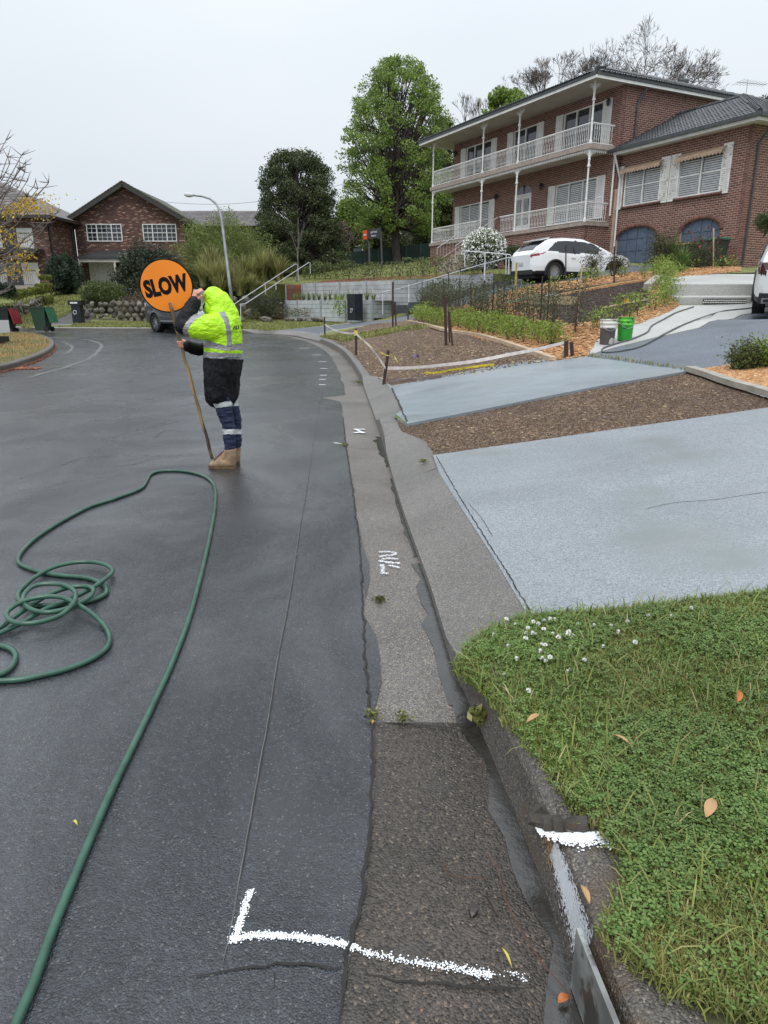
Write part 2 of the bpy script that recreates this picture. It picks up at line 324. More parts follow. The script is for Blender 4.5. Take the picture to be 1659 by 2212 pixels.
def rbf_fit(A,c=2.0):
    X=A[:,:2]; n=len(X); D=np.sqrt(((X[:,None]-X[None])**2).sum(-1)+c*c); 
    M=np.zeros((n+3,n+3)); M[:n,:n]=D; M[:n,n]=1; M[:n,n+1:]=X; M[n,:n]=1; M[n+1:,:n]=X.T
    M[:n,:n]-=np.eye(n)*.02
    w=np.linalg.solve(M,np.concatenate([A[:,2],np.zeros(3)]))
    def h(x,y):
        x=np.clip(np.asarray(x,float),-60,60); y=np.clip(np.asarray(y,float),-12,95); sh=x.shape
        xx=x.ravel(); yy=y.ravel(); out=np.empty(len(xx))
        for s in range(0,len(xx),20000):
            a=xx[s:s+20000,None]-X[:,0]; b_=yy[s:s+20000,None]-X[:,1]
            out[s:s+20000]=np.sqrt(a*a+b_*b_+c*c)@w[:n]+w[n]+w[n+1]*xx[s:s+20000]+w[n+2]*yy[s:s+20000]
        return out.reshape(sh)
    return h
hL=rbf_fit(CPA,1.2)
up=[tuple(P(*q)) for q in [(653,618,39),(848.5,605,32.5),(956,599,30.5),(1063,596.3,29),(700,590,44),(800,575,46),(860,572,50),(921,578,43),(620,600,44),(700,583,53),(930,560,50),(560,610,42)]]
up+=[(0,80,7),(-20,80,6),(20,60,6),(12,36,3.2),(-12,50,3.0),(30,80,8)]
hU=rbf_fit(np.array(up),2.0)
def onL(u,v,dz=0): return G(u,v,hL,dz)
def onU(u,v,dz=0): return G(u,v,hU,dz)
def onR(u,v,dz=0): return G(u,v,zr,dz)
def zL(x,y): return float(hL(x,y))
# ---------------- zone mesher ----------------
def pip(poly,x,y):
    inside=np.zeros(len(x),bool); n=len(poly); j=n-1
    for i in range(n):
        xi,yi=poly[i]; xj,yj=poly[j]
        c=((yi>y)!=(yj>y))&(x<(xj-xi)*(y-yi)/(yj-yi+1e-12)+xi); inside^=c; j=i
    return inside
def dens(poly,ds):
    out=[]; n=len(poly)
    for i in range(n):
        a=Vector(poly[i][:2]); b=Vector(poly[(i+1)%n][:2]); k=max(1,int((b-a).length/ds(a)))
        for j in range(k): out.append(a.lerp(b,j/k))
    return out
def zonemesh(h,outer,zones,grid,default,ds=lambda p:max(.25,min(2.0,p.length*.04))):
    """zones: list (name,poly,mat,offset,skirt) later ones win. returns dict of objects"""
    verts=[];edges=[]
    def addpoly(poly):
        n0=len(verts); verts.extend(poly); m=len(poly); edges.extend([(n0+i,n0+(i+1)%m) for i in range(m)])
    addpoly([Vector(p[:2]) for p in outer])
    for z in zones: addpoly(dens(z[1],ds))
    verts.extend([Vector(g) for g in grid])
    r=delaunay_2d_cdt(verts,edges,[],0,1e-4)
    V=np.array([(p.x,p.y) for p in r[0]]); T=np.array([f for f in r[2] if len(f)==3])
    c=V[T].mean(1); zid=np.full(len(T),-2); zid[pip([p[:2] for p in outer],c[:,0],c[:,1])]=-1
    for i,z in enumerate(zones):
        ins=pip([(p[0],p[1]) for p in z[1]],c[:,0],c[:,1])&(zid>-2); zid[ins]=i
    # winding
    a=V[T[:,1]]-V[T[:,0]]; b_=V[T[:,2]]-V[T[:,0]]; fl=(a[:,0]*b_[:,1]-a[:,1]*b_[:,0])<0; T[fl]=T[fl][:,::-1]
    Z=h(V[:,0],V[:,1]); outs={}
    emap={}
    for ti,t in enumerate(T):
        for k in range(3):
            e=(int(t[k]),int(t[(k+1)%3])); emap[e]=ti
    alld=[default]+[(z[0],)+tuple(z[2:]) for z in zones]
    offv=lambda zi: (alld[zi+1][2] if zi>-2 else -9)
    merged={}
    for zi in range(-1,len(zones)):
        nm,mat,off,sk=alld[zi+1][0],alld[zi+1][1],alld[zi+1][2],alld[zi+1][3]
        idx=np.where(zid==zi)[0]
        if not len(idx): continue
        TT=T[idx]; used,inv=np.unique(TT,return_inverse=True); VV=np.column_stack([V[used],Z[used]+off]); FF=inv.reshape(-1,3)
        vs=VV.tolist(); fs=FF.tolist()
        if sk>0:
            rm={int(u):i for i,u in enumerate(used)}
            for t in TT:
                for k in range(3):
                    e=(int(t[k]),int(t[(k+1)%3])); o=emap.get((e[1],e[0]))
                    if o is None or zid[o]!=zi:
                        if o is not None and offv(zid[o])>off: continue
                        n=len(vs); A=VV[rm[e[0]]]; B=VV[rm[e[1]]]
                        vs+= [A.tolist(),B.tolist(),[B[0],B[1],B[2]-sk],[A[0],A[1],A[2]-sk]]; fs.append([n+1,n,n+3,n+2])
        me=bpy.data.meshes.new(nm); me.from_pydata(vs,[],fs); me.materials.append(mat)
        me.polygons.foreach_set('use_smooth',[len(f)==3 for f in fs]); me.update()
        o=obj(nm,me); tag(o,kind='structure'); outs[nm+str(zi)]=o
    return outs
# ---- road ----
EW=[onR0(u,v) for u,v in [(728,2330),(735,2212),(748,2080),(772,1990),(790,1880),(800,1760),(806,1650),(800,1540),(790,1430),(786,1350),(782,1260),(775,1160),(762,1060),(747,960),(741,900),(737,870)]]
EW=[(p.x,p.y) for p in EW]
def ew(i):
    p=K[i]
    if p.y>EW[-1][1]+.8: return .36
    best=9
    for (ax,ay),(bx,by) in zip(EW[:-1],EW[1:]):
        t=max(0,min(1,((p.x-ax)*(bx-ax)+(p.y-ay)*(by-ay))/((bx-ax)**2+(by-ay)**2))); best=min(best,math.hypot(p.x-ax-t*(bx-ax),p.y-ay-t*(by-ay)))
    if p.y<EW[0][1]: best=math.hypot(EW[0][0]-K[nearK(Vector((EW[0][0]+.5,EW[0][1],0)))].x,0)
    return best
EWD=np.array([ew(i) for i in range(len(K))]); EWD=np.convolve(np.pad(EWD,1,mode='edge'),[.25,.5,.25],'valid')
RE=offs(K,-.36)
wob=[ .022*noise.noise(Vector((i*.9,0,0)))+.03*noise.noise(Vector((i*.13,5,0))) for i in range(len(RE))]
wob=[(w*.3+.012*noise.noise(Vector((i*.35,1,0)))+.006*noise.noise(Vector((i*1.1,7,0)))) if K[i].y<12 else w for i,w in enumerate(wob)]
RE=[p for p in offs(K,[-e+w for w,e in zip(wob,EWD)])]
routs=[(p.x,p.y) for p in RE]+[(-60,30),(-60,-3),(.0,-3)]
routs=[q for i,q in enumerate(routs)]
gx=[]
for y in np.concatenate([np.arange(-2.9,4,.6),np.arange(4,45,1.2)]):
    for x in np.concatenate([np.arange(-59,-8,2.5),np.arange(-8,1,.8)]): gx.append((float(x),float(y)))
gx=[g for g,i in zip(gx,pip(routs,np.array([g[0] for g in gx]),np.array([g[1] for g in gx]))) if i]
zonemesh(zr,routs,[],gx,('road',M_ASPH,0.0,.03))
# gutter ribbon (dished) running along the kerb foot
def ribbon(name,pl,prof,mat,kind='structure',zf=None,smooth=True,i0=0,i1=None,step=1):
    """prof(i)-> list of (offset,z) across"""
    i1=i1 or len(pl); ids=list(range(i0,i1,step)); vs=[]; 
    for i in ids:
        d=(pl[min(i+1,len(pl)-1)]-pl[max(i-1,0)]); d.z=0; d.normalize(); nrm=Vector((d.y,-d.x,0))
        for (w,z) in prof(i): q=pl[i]+nrm*w; vs.append((q.x,q.y,(zf(i) if zf else Kz[i])+z))
    m=len(prof(ids[0])); fs=[]
    for a in range(len(ids)-1):
        for k in range(m-1): fs.append((a*m+k,a*m+k+1,(a+1)*m+k+1,(a+1)*m+k))
    me=bpy.data.meshes.new(name); me.from_pydata(vs,[],fs); me.materials.append(mat)
    if smooth: me.polygons.foreach_set('use_smooth',[True]*len(fs))
    me.update(); o=obj(name,me); tag(o,kind=kind); return o
nn=lambda i,s=1.0,f=.7,o=0: s*noise.noise(Vector((i*f,o,0)))
ribbon('gutter',K,lambda i:[(-EWD[i]-.14,-.012),(-EWD[i],-.006),(-.2,-.016),(-.06,-.03),(.012,-.03)],M_GUT)
ib0=kpix(1175,1930); ib1=kpix(1158,1872)  # broken kerb piece
def kprof(i):
    k=kf[i]; nk=1.0 if i<kpix(990,1452) else 0.0; hf=.14*k+.02*(1-k)+nn(i,.004,.9)*k; W=KW[i]
    if i<=ib0: W+=.02
    r=.02*k+.004
    b=-.004*k
    f0=0+ nn(i,.006,1.3)*k
    if i==ib1: hf=.118
    return [(f0,-.05),(f0+.003+.03*nk,hf-r),(f0+r*.5+.032*nk,hf-r*.3),(f0+r+.004+.034*nk,hf),(W*.45+.004,hf+(.15-hf)*.45*(1 if k<.5 else 1)),(W,.145+b),(W+.07,.12)]
M_KERBN=asphalt('worn_kerb_concrete',(.055,.047,.040),(.10,.09,.08),190,.75,.35,.6,1.6,((.2,.17,.13),.95),1,.5,patch=((.095,.064,.036),5,.54))
ribbon('kerb',K,kprof,M_KERB,smooth=False,i0=kpix(990,1452))
ribbon('kerb',K,kprof,M_KERBN,smooth=False,i0=ib1,i1=kpix(990,1452)+1)
ribbon('kerb',K,kprof,M_KERBN,smooth=False,i0=0,i1=ib1+1)
# ---- land zones ----
def pl(pts): return [ (q.x,q.y) for q in (onL(u,v) for u,v in pts)]
def kbseg(i0,i1): return [(KB[i].x,KB[i].y) for i in (range(i0,i1+1) if i1>i0 else range(i0,i1-1,-1))]
pA=onL(1150,1333); pB=onL(1659,1285); ext=lambda a,b,k: (b.x+(b.x-a.x)*k,b.y+(b.y-a.y)*k)
pC=onL(940,983); pD=onL(1659,880)
farA=ext(pA,pB,1.6); farD=ext(pC,pD,.25)
z_lawn=kbseg(0,nearK(Vector((.3,2.75,0)))) + pl([(1010,1400),(1060,1365),(1150,1333),(1350,1318)])+[(pB.x,pB.y),farA,(farA[0]+1.5,farA[1]-5)]
ka=kpix(992,1440)
z_s1=kbseg(ka+1,ic-2)[0:0]+[ (q.x,q.y) for q in [pA]]+pl([(1350,1320)])+[(pB.x,pB.y),farA,farD,(pD.x,pD.y),(pC.x,pC.y)]
# back edge of the layback follows the slab edge
lay=kbseg(ka,ib)
z_s1=lay+pl([(935,983)])+[(pD.x,pD.y),farD,farA,(pB.x,pB.y)]+pl([(1350,1318),(1150,1333)])
lay2=kbseg(id_+1,ie)
z_s2=lay2+pl([(846,833),(1270,770),(1490,800),(880,915)])
z_soil1=kbseg(ib,id_)+pl([(880,915),(1490,800)])+pl([(1540,812),(1659,853)])+[farD,(pD.x,pD.y)]+pl([(940,983)])
z_soil2=kbseg(ie,ih)+pl([(700,727),(800,700),(895,690),(960,712),(1050,735),(1120,755),(1195,780),(1050,802),(846,833)])
z_mul1=pl([(895,690),(900,676),(960,668),(1080,655),(1150,660),(1232,700),(1330,690),(1405,655),(1400,625),(1425,606),(1480,590),(1600,577),(1600,586),(1520,594),(1455,605),(1452,640),(1468,660),(1380,700),(1320,712),(1290,735),(1267,769),(1195,780),(1120,755),(1050,735),(960,712)])
z_soil3=pl([(1090,660),(1150,643),(1260,622),(1410,604),(1404,640),(1395,668),(1330,690),(1232,705),(1150,690)])
z_mul2=pl([(1000,662),(1060,640),(1130,620),(1250,603),(1330,592),(1480,583),(1600,572),(1600,583),(1440,597),(1260,620),(1130,642),(1060,660)])
z_conc=pl([(1267,768),(1290,735),(1320,712),(1380,700),(1468,660),(1600,655),(1700,650),(1700,668),(1600,680),(1510,708),(1420,728),(1330,750)])
z_drv=pl([(1267,769),(1330,751),(1420,729),(1510,709),(1600,681),(1720,666),(1800,700),(1800,800),(1560,806),(1490,800)])
_F0=onL(1465.3,656.9); z_step=[(_F0.x+.0,_F0.y+.02),(14,_F0.y+.02),(14,_F0.y+5.5),(_F0.x+3.3,_F0.y+5.5),(_F0.x+2.4,_F0.y+5.1),(_F0.x+1.6,_F0.y+4.4),(_F0.x+.9,_F0.y+3.4),(_F0.x+.5,_F0.y+2.4),(_F0.x+.25,_F0.y+1.4)]
z_mul3=pl([(1500,801),(1545,794),(1600,785),(1800,770),(1900,880),(1659,850),(1580,822)])
z_driveF=kbseg(ih,iend)+pl([(580,716),(668,707),(760,698),(845,690),(900,672),(960,655),(1010,640),(1090,612),(1130,597),(1300,575),(1420,572),(1400,592),(1250,602),(1130,619),(1060,640),(1000,660),(930,676),(895,690),(845,697),(800,701),(720,713),(690,722)])
z_vergeF=kbseg(iend,min(len(K)-1,iend+25))+pl([(560,716)])
z_verge=kbseg(iend,nearK(Vector((-16.5,32.6,0))))+pl([(150,705),(165,697),(320,694),(460,693),(560,688),(640,697),(760,697),(668,707),(580,716)])
kl1,kl2=nearK(Vector((-17.2,32.7,0))),nearK(Vector((-20.5,33.2,0)))
z_ldrive=kbseg(kl1,kl2)+pl([(95,700),(150,672),(190,645),(208,626),(215,610),(255,600),(265,612),(225,650),(205,672),(190,700)])
outer=[(p.x,p.y) for p in KB]+[(-60,60),(-60,110),(60,110),(60,-6),(1.2,-6)]
gl=[]
for y in np.concatenate([np.arange(-5,16,.45),np.arange(16,60,1.1),np.arange(60,110,5)]):
    for x in np.concatenate([np.arange(-58,-12,2.6),np.arange(-12,0,1.2),np.arange(0,12,.55 if y<20 else 1.1),np.arange(12,60,3)]): gl.append((float(x),float(y)))
ok=pip(outer,np.array([g[0] for g in gl]),np.array([g[1] for g in gl])); gl=[g for g,i in zip(gl,ok) if i]
LAND=zonemesh(hL,outer,[
 ('verge_grass',z_verge,M_TURF,.0,0),('driveway',z_ldrive,M_DRIVE_B,.0,0),('driveway',z_driveF,M_DRIVE_D,.0,0),
 ('mulch_bed',z_mul2,M_MULB,.0,0),('mulch_bed',z_mul1,M_MULB,.0,0),('garden_soil',z_soil3,M_SOILD,.0,0),('garden_soil',z_soil2,M_SOIL,.0,0),
 ('garden_soil',z_soil1,M_SOIL,-.035,0),('driveway',z_drv,M_DRIVE,.0,.1),('driveway',z_conc,M_CONC,.004,.1),('mulch_bed',z_mul3,M_MULB,.0,0),
 ('ground_under_steps',z_step,M_SOIL,-1.2,0),('driveway',z_s2,M_SLAB2,.0,.12),('driveway',z_s1,M_SLAB1,.0,.12),('lawn',z_lawn,M_TURF_N,-.015,0)],gl,('ground',M_TURF,-.01,0))
far=MB(); 
ring=[(-60,110),(60,110),(60,-6),(-60,-6)]
for (a,b_) in [((-60,110),(60,110)),((60,110),(60,-6))]:
    ex={(-60,110):(-900,1500),(60,110):(900,1500),(60,-6):(1500,-300)}
    far.add([(a[0],a[1],zL(*a)-.02),(b_[0],b_[1],zL(*b_)-.02),(ex[b_][0],ex[b_][1],12),(ex[a][0],ex[a][1],12)],[(0,1,2,3)])
far.add([(-60,110,zL(-60,110)-.02),(-900,1500,12),(-900,40,0),(-60,42,.3)],[(0,1,2,3)])
tag(far.build('terrain',M_TURF),kind='structure')
# ---- left island verge ----
isl=[(0,1491),(60,1476),(105,1461),(160,1441),(205,1415),(222,1390),(205,1368),(160,1353),(100,1346),(0,1345)]
iw=[onR(u/1.8517,v/1.8517) for u,v in isl]; iw=[Vector((p.x,p.y,0)) for p in iw]
iw=[iw[0]+(iw[0]-iw[1]).normalized()*10]+iw+[iw[-1]+Vector((-14,.3,0))]
IS=resample(catmull(iw,8),.25)
IZ=[float(zr(p.x,p.y)) for p in IS]
o_=ribbon('kerb',IS,lambda i:[(.0,-.03),(-.01,.12),(-.03,.145),(-.14,.15),(-.16,.1)],M_KERBN,zf=lambda i:IZ[i],smooth=False)
isi=offs(IS,-.14); outerI=[(p.x,p.y) for p in isi]
outerI=outerI if True else outerI
gI=[(float(x),float(y)) for x in np.arange(-40,-4,1.0) for y in np.arange(8,34,1.0)]
ok=pip(outerI,np.array([g[0] for g in gI]),np.array([g[1] for g in gI])); gI=[g for g,i in zip(gI,ok) if i]
def zi(x,y): return zr(x,y)+.15+.0*np.asarray(x)
zonemesh(zi,outerI,[],gI,('verge_grass',M_TURF_DRY,0,0))
# ---- upper lawn behind the retaining walls ----
def UP(u,v): q=onU(u,v); return (q.x,q.y)
wT=[P(653,618,39),P(848.5,605,32.5),P(956,599,30.5),P(1063,596.3,29)]
outU=[(p.x+.05,p.y+.16) for p in wT]+[(8.2,34.8),(6,40),(2.6,47),(20,60),(30,95),(-30,95),(-16,60),(-10.5,50),(-8.0,44.5)]
gU=[(float(x),float(y)) for x in np.arange(-28,30,1.3) for y in np.arange(29,95,1.3)]
ok=pip(outU,np.array([g[0] for g in gU]),np.array([g[1] for g in gU])); gU=[g for g,i in zip(gU,ok) if i]
zonemesh(hU,outU,[('mulch_bed',[UP(653,618),UP(848,604.5),UP(956,598.5),UP(1063,596),UP(1060,589),UP(956,592),UP(848,597),UP(700,606)],M_REDM,.0,0)],gU,('upper_lawn',M_TURF,0,.8))
# ================= buildings =================
M_WHITE=mk('white_paint',(.74,.74,.72),.5,(.62,.62,.60),3,.1,80)
M_WHITEW=mk('worn_white_paint',(.72,.72,.70),.6,(.60,.59,.56),3,.2,60,third=((.30,.27,.24),9,.60,.05))
M_CREAM=mk('cream_soffit',(.50,.47,.43),.6,(.40,.375,.34),1.2,.1,60)
M_GUTR=mk('dark_gutter',(.055,.062,.065),.4,(.035,.04,.045),6)
M_SLABE=mk('verandah_slab',(.36,.30,.26),.7,(.26,.22,.19),5,.2,60)
M_GLASS=mk('window_glass',(.03,.038,.048),.06,(.018,.022,.03),2,spec=.8)
M_GLASSB=mk('window_glass_pale',(.16,.18,.2),.08,(.06,.07,.08),1.5,spec=.8)
M_BLIND=mk('white_louvre',(.62,.64,.66),.5,(.5,.52,.55),4)
M_GDOOR=mk('blue_grey_garage_door',(.095,.125,.19),.55,(.075,.10,.155),4,.1,40)
M_BR1=mk('red_brown_brick',(1,1,1),.85,(.8,.8,.8),9,.5,70,isl=[(.175,.08,.063),(.135,.062,.05),(.20,.095,.075),(.155,.072,.057),(.225,.11,.088),(.11,.054,.046)],dist=.006)
M_MO1=mk('pink_mortar',(.55,.40,.33),.9,(.45,.32,.26),6,.3,90)
M_BR2=mk('mixed_brown_brick',(1,1,1),.85,(.8,.8,.8),9,.4,70,isl=[(.10,.052,.042),(.13,.062,.050),(.09,.046,.04),(.15,.074,.058),(.12,.056,.045),(.13,.065,.052),(.36,.21,.155),(.46,.29,.22)],dist=.006)
M_MO2=mk('brown_mortar',(.19,.13,.105),.9,(.11,.075,.06),6,.3,90)
M_TILE=mk('dark_roof_tile',(1,1,1),.42,(.8,.8,.8),5,.3,50,isl=[(.035,.038,.042),(.055,.06,.066),(.028,.03,.033),(.07,.074,.08)])
M_TILE2=mk('weathered_roof_tile',(1,1,1),.6,(.7,.72,.68),4,.4,50,isl=[(.13,.115,.11),(.17,.15,.145),(.10,.09,.088),(.20,.18,.17)])
M_TILEM=mk('mossy_barge_tile',(.10,.105,.07),.8,(.06,.055,.045),3,.5,40)
M_DARKW=mk('dark_timber_trim',(.035,.03,.028),.5)
M_METAL=mk('galvanised_rail',(.55,.56,.56),.38,(.42,.43,.44),9,metal=.35)
M_CANVAS=mk('tan_canvas',(.42,.30,.21),.85,(.30,.21,.15),6,.3,90)
M_BLACK=mk('black_metal',(.012,.012,.013),.4)
class Pieces:
    """bricks / tiles: nearest 300 become parts, the rest one joined part"""
    def __init__(s,base,size_mesh,mat): s.items=[]; s.base=base; s.mat=mat; s.proto=size_mesh
    def add(s,M): s.items.append(M)
    def finish(s,root,n=300,pname='brick',rname='brick_courses'):
        if not s.items: return
        A=np.array([[list(r) for r in M] for M in s.items]); c=A[:,:3,3]
        d=np.linalg.norm(c-np.array([0,0,H]),axis=1)
        sz=A[:,:3,0]; sz=np.linalg.norm(sz,axis=1); d=d/np.clip(sz,.4,1)
        # only pieces that stand inside the picture count as showing
        rel=c-np.array([0,0,H]); dep=rel[:,1]*CT-rel[:,2]*ST; xx=np.abs(rel[:,0]/dep*FP); d=np.where(xx>815,1e3+d,d)
        order=np.argsort(d); near=order[:n]; rest=order[n:]
        inv=Matrix.Translation(root.location).inverted()
        me=bpy.data.meshes.new(pname); me.from_pydata(s.proto[0],[],s.proto[1]); me.materials.append(s.mat); me.update()
        for i in near:
            o=bpy.data.objects.new(pname,me); COL.objects.link(o); o.parent=root; o.matrix_local=inv@s.items[i]
        if len(rest):
            v=np.array(s.proto[0]); v=np.column_stack([v,np.ones(len(v))]); V=np.einsum('nij,kj->nki',A[rest],v)[:,:,:3]
            k=len(v); quads=[f for f in s.proto[1] if len(f)==4]; F=np.array(quads)[None]+(np.arange(len(rest))*k)[:,None,None]
            me2=npmesh(rname,V.reshape(-1,3),F.reshape(-1,4),s.mat); o=obj(rname,me2,root); tag(o,kind='stuff')
BV=[(x,y,z) for z in(-.5,.5) for y in(-.5,.5) for x in(-.5,.5)]
BF=[(4,5,7,6),(0,1,5,4),(3,2,6,7),(2,0,4,6),(1,3,7,5),(0,2,3,1)]
def frame(o,du,n):
    M=Matrix.Identity(4); up=Vector((0,0,1))
    for i,a in enumerate((du,n,up)):
        for j in range(3): M[j][i]=a[j]
    M.translation=Vector(o); return M
def brickwall(P_,back,o,du,n,L_,z0,z1,holes=(),top=None,fmin=None,course=.086,bl=.23,j=.017,proud=.004):
    """o: world base point (z ignored -> z values absolute); du along, n outward"""
    du=Vector(du); n=Vector(n); nc=int((z1-z0)/course)+1
    for c in range(nc):
        za=z0+c*course; zc=za+course/2; zb=min(za+course,z1+course)
        spans=[[0,L_]]
        if top:
            us=np.linspace(0,L_,200); okk=top(us)>zc
            if not okk.any(): continue
            uu=us[okk]; spans=[[uu[0],uu[-1]]]
        for hd in holes:
            u0,u1,h0,h1=hd[:4]; rise=hd[4] if len(hd)>4 else 0
            if zc<h0 or zc>h1+rise: continue
            a,b=u0,u1
            if zc>h1:
                f=math.sqrt(max(0,1-((zc-h1)/rise)**2)); m=(u0+u1)/2; a=m-(m-u0)*f; b=m+(u1-m)*f
            ns=[]
            for s in spans:
                if b<=s[0] or a>=s[1]: ns.append(s)
                else:
                    if a-s[0]>.02: ns.append([s[0],a])
                    if s[1]-b>.02: ns.append([b,s[1]])
            spans=ns
        for s in spans:
            ce=Vector(o)+du*((s[0]+s[1])/2); ce.z=(za+zb)/2
            back.box(ce-n*.1,(s[1]-s[0],.2,zb-za+.001),du,n)
            u=s[0]-((s[0]+(c%2)*(bl+j)/2)%(bl+j))
            while u<s[1]:
                a=max(u,s[0]+.003); b=min(u+bl,s[1]-.003)
                if b-a>.035:
                    q=Vector(o)+du*((a+b)/2); q.z=zc
                    M=frame(q+n*(proud/2-.02),du,n)@Matrix.Diagonal((b-a,proud+.04,course-j,1))
                    P_.add(M)
                u+=bl+j
def tileplane(P_,o,du,ds,nrm,poly,w=.31,e=.34):
    """poly in (u,s)"""
    xs=[p[0] for p in poly]; ys=[p[1] for p in poly]
    U,S=np.meshgrid(np.arange(min(xs),max(xs),w)+w/2,np.arange(min(ys),max(ys),e)+e/2)
    ins=pip(poly,U.ravel(),S.ravel())
    for u,s,i in zip(U.ravel(),S.ravel(),ins):
        if not i: continue
        M=Matrix.Identity(4)
        for a,(ax,scl) in enumerate(((du,w*.985),(ds,e*1.12),(nrm,1))):
            for j in range(3): M[j][a]=ax[j]*scl
        M.translation=Vector(o)+Vector(du)*float(u)+Vector(ds)*float(s)+Vector(nrm)*.012
        P_.add(M)
# one tile: a double roll with a front lip, tilted a little
tv=[];tf=[]
prof=[(-.5,0),(-.42,.028),(-.3,.04),(-.16,.012),(0,.005),(.14,.03),(.26,.04),(.38,.02),(.5,0)]
for (y,dz) in ((-.5,.03),(.5,.0)):
    for (x,z) in prof: tv.append((x,y,z+dz))
for (x,z) in prof: tv.append((x,-.5,z-.004))
np_=len(prof)
for i in range(np_-1): tf.append((i,i+1,np_+i+1,np_+i)); tf.append((2*np_+i,2*np_+i+1,i+1,i))
TILEP=(tv,tf)
BRICKP=(BV,BF)
def lin(a,b,t): return a+(b-a)*t
# ---------- brick house on the right ----------
az=R(-26.9); dF=Vector((math.sin(az),math.cos(az),0)); dS=Vector((dF.y,-dF.x,0)); UPV=Vector((0,0,1))
O=Vector((9.21,34.4,0))
def HW(p,q,z): v=O+dF*p+dS*q; v.z=z; return v
def z1(x,y): return (891.1+.4629*x,27+.4629*y)
def zB(x,y): return ((2400+.40506*x)/1.8517,(400+.40506*y)/1.8517)
def zA(x,y): return ((1650+.51236*x)/1.8517,(350+.51236*y)/1.8517)
def onq(uv,q):
    pt=rayplane(uv[0],uv[1],HW(0,q,0),dS); d=pt-O; return d.dot(dF),pt.z
def onp(uv,p):
    pt=rayplane(uv[0],uv[1],HW(p,0,0),dF); d=pt-O; return d.dot(dS),pt.z
house=thing('brick_house','two-storey red brick house with white lace balconies above the white car','house',HW(3,1.41,3.0))
QW=1.41; QG=1.62; FL=5.07; FU=8.3; EV=10.72; PR=-6.95; GF=2.72
bk=Pieces('brick',BRICKP,M_BR1); mo=MB()
def rect(a,b,q):  # two corners in picture coords -> p0,p1,z0,z1
    p0,za=onq(a,q); p1,zb_=onq(b,q); return min(p0,p1),max(p0,p1),min(za,zb_),max(za,zb_)
def rwin(root,kind,q,p0,p1,za,zb_,cols=2,rail=.55,shut=None,glass=None,louv=0,pname='window'):
    """window seen on a facade facing -dS at depth q"""
    m=MB(); t=.06
    Lp=p1-p0
    def bx(pa,pb,z_a,z_b,d=.07,off=0): m.box(HW((pa+pb)/2,q-off,(z_a+z_b)/2),(abs(pb-pa),d,abs(z_b-z_a)),dF,dS)
    bx(p0,p1,zb_-t,zb_); bx(p0,p1,za,za+t); bx(p0,p0+t,za+t,zb_-t); bx(p1-t,p1,za+t,zb_-t)
    for c in range(1,cols): pc=p0+Lp*c/cols; bx(pc-t*.55,pc+t*.55,za+t,zb_-t)
    if rail:
        for c in range(cols): bx(p0+Lp*c/cols+t,p0+Lp*(c+1)/cols-t,lin(za,zb_,rail)-.025,lin(za,zb_,rail)+.025,.05,.004)
    w=m.build(pname,M_WHITE,root)
    g=MB(); g.box(HW((p0+p1)/2,q+.045,(za+zb_)/2),(Lp-.04,.01,zb_-za-.04),dF,dS); g.build('pane',glass or M_GLASS,w)
    if louv:
        s=MB(); k=int((zb_-za-.2)/.085)
        for i in range(k):
            zc=za+.1+i*.085
            for c in range(cols):
                a=p0+Lp*c/cols+.09; b=p0+Lp*(c+1)/cols-.09
                s.box(HW((a+b)/2,q+.012,zc+.035),(b-a,.012,.05),dF,(dS*.9+UPV*.3).normalized(),(UPV*.95-dS*.3).normalized())
        s.build('louvre_slats',M_BLIND,w)
    return w
def shutter(root,q,p0,p1,za,zb_,mat=None):
    m=MB(); m.box(HW((p0+p1)/2,q-.03,(za+zb_)/2),(p1-p0,.03,zb_-za),dF,dS)
    fw=.05
    for (a,b,c,d) in ((p0,p0+fw,za,zb_),(p1-fw,p1,za,zb_),(p0+fw,p1-fw,za,za+.07),(p0+fw,p1-fw,zb_-.07,zb_),(p0+fw,p1-fw,(za+zb_)/2-.03,(za+zb_)/2+.03)):
        m.box(HW((a+b)/2,q-.055,(c+d)/2),(b-a,.022,d-c),dF,dS)
    k=int((zb_-za)/.07)
    for i in range(1,k-1):
        m.box(HW((p0+p1)/2,q-.05,za+i*.07+.03),(p1-p0-2*fw,.012,.04),dF,(dS+UPV*.5).normalized(),(UPV-dS*.5).normalized())
    m.build('shutter',mat or M_WHITE,root)
# openings
LW1=rect(zA(378,870),zA(592,1155),QW); LW2=rect(zA(1130,690),zA(1418,1035),QW); DR=rect(zA(800,820),zA(915,1100),QW)
UW1=rect(zA(425,470),zA(612,640),QW); UW2=rect(zA(800,300),zA(968,480),QW); UW3=rect(zA(1190,190),zA(1475,400),QW)
zl0,zl1=FL+.28,FL+2.12; zu0,zu1=FU+.05,FU+2.05
holes=[(LW1[0],LW1[1],zl0,zl1),(LW2[0],LW2[1],zl0,zl1),(DR[0],DR[1],FL,FL+2.0,.5),(UW1[0],UW1[1],zu0,zu1),(UW2[0],UW2[1],zu0,zu1),(UW3[0],UW3[1],zu0,zu1)]
PE=13.6; PS=-.3
brickwall(bk,mo,HW(PE,QW,0),-dF,-dS,PE-PS,2.6,EV,[(PE-b,PE-a,c,d)+tuple(r) for (a,b,c,d,*r) in holes])
brickwall(bk,mo,HW(PS,QW,0),dS,-dF,8.2,6.5,EV)
# verandah base
brickwall(bk,mo,HW(13.85,-.02,0),-dF,-dS,13.85+.05,2.3,FL-.16,[(13.85-8.5,13.85-6.6,2,5.5)])
brickwall(bk,mo,HW(-.05,-.02,0),dS,-dF,1.6,2.0,FL-.16)
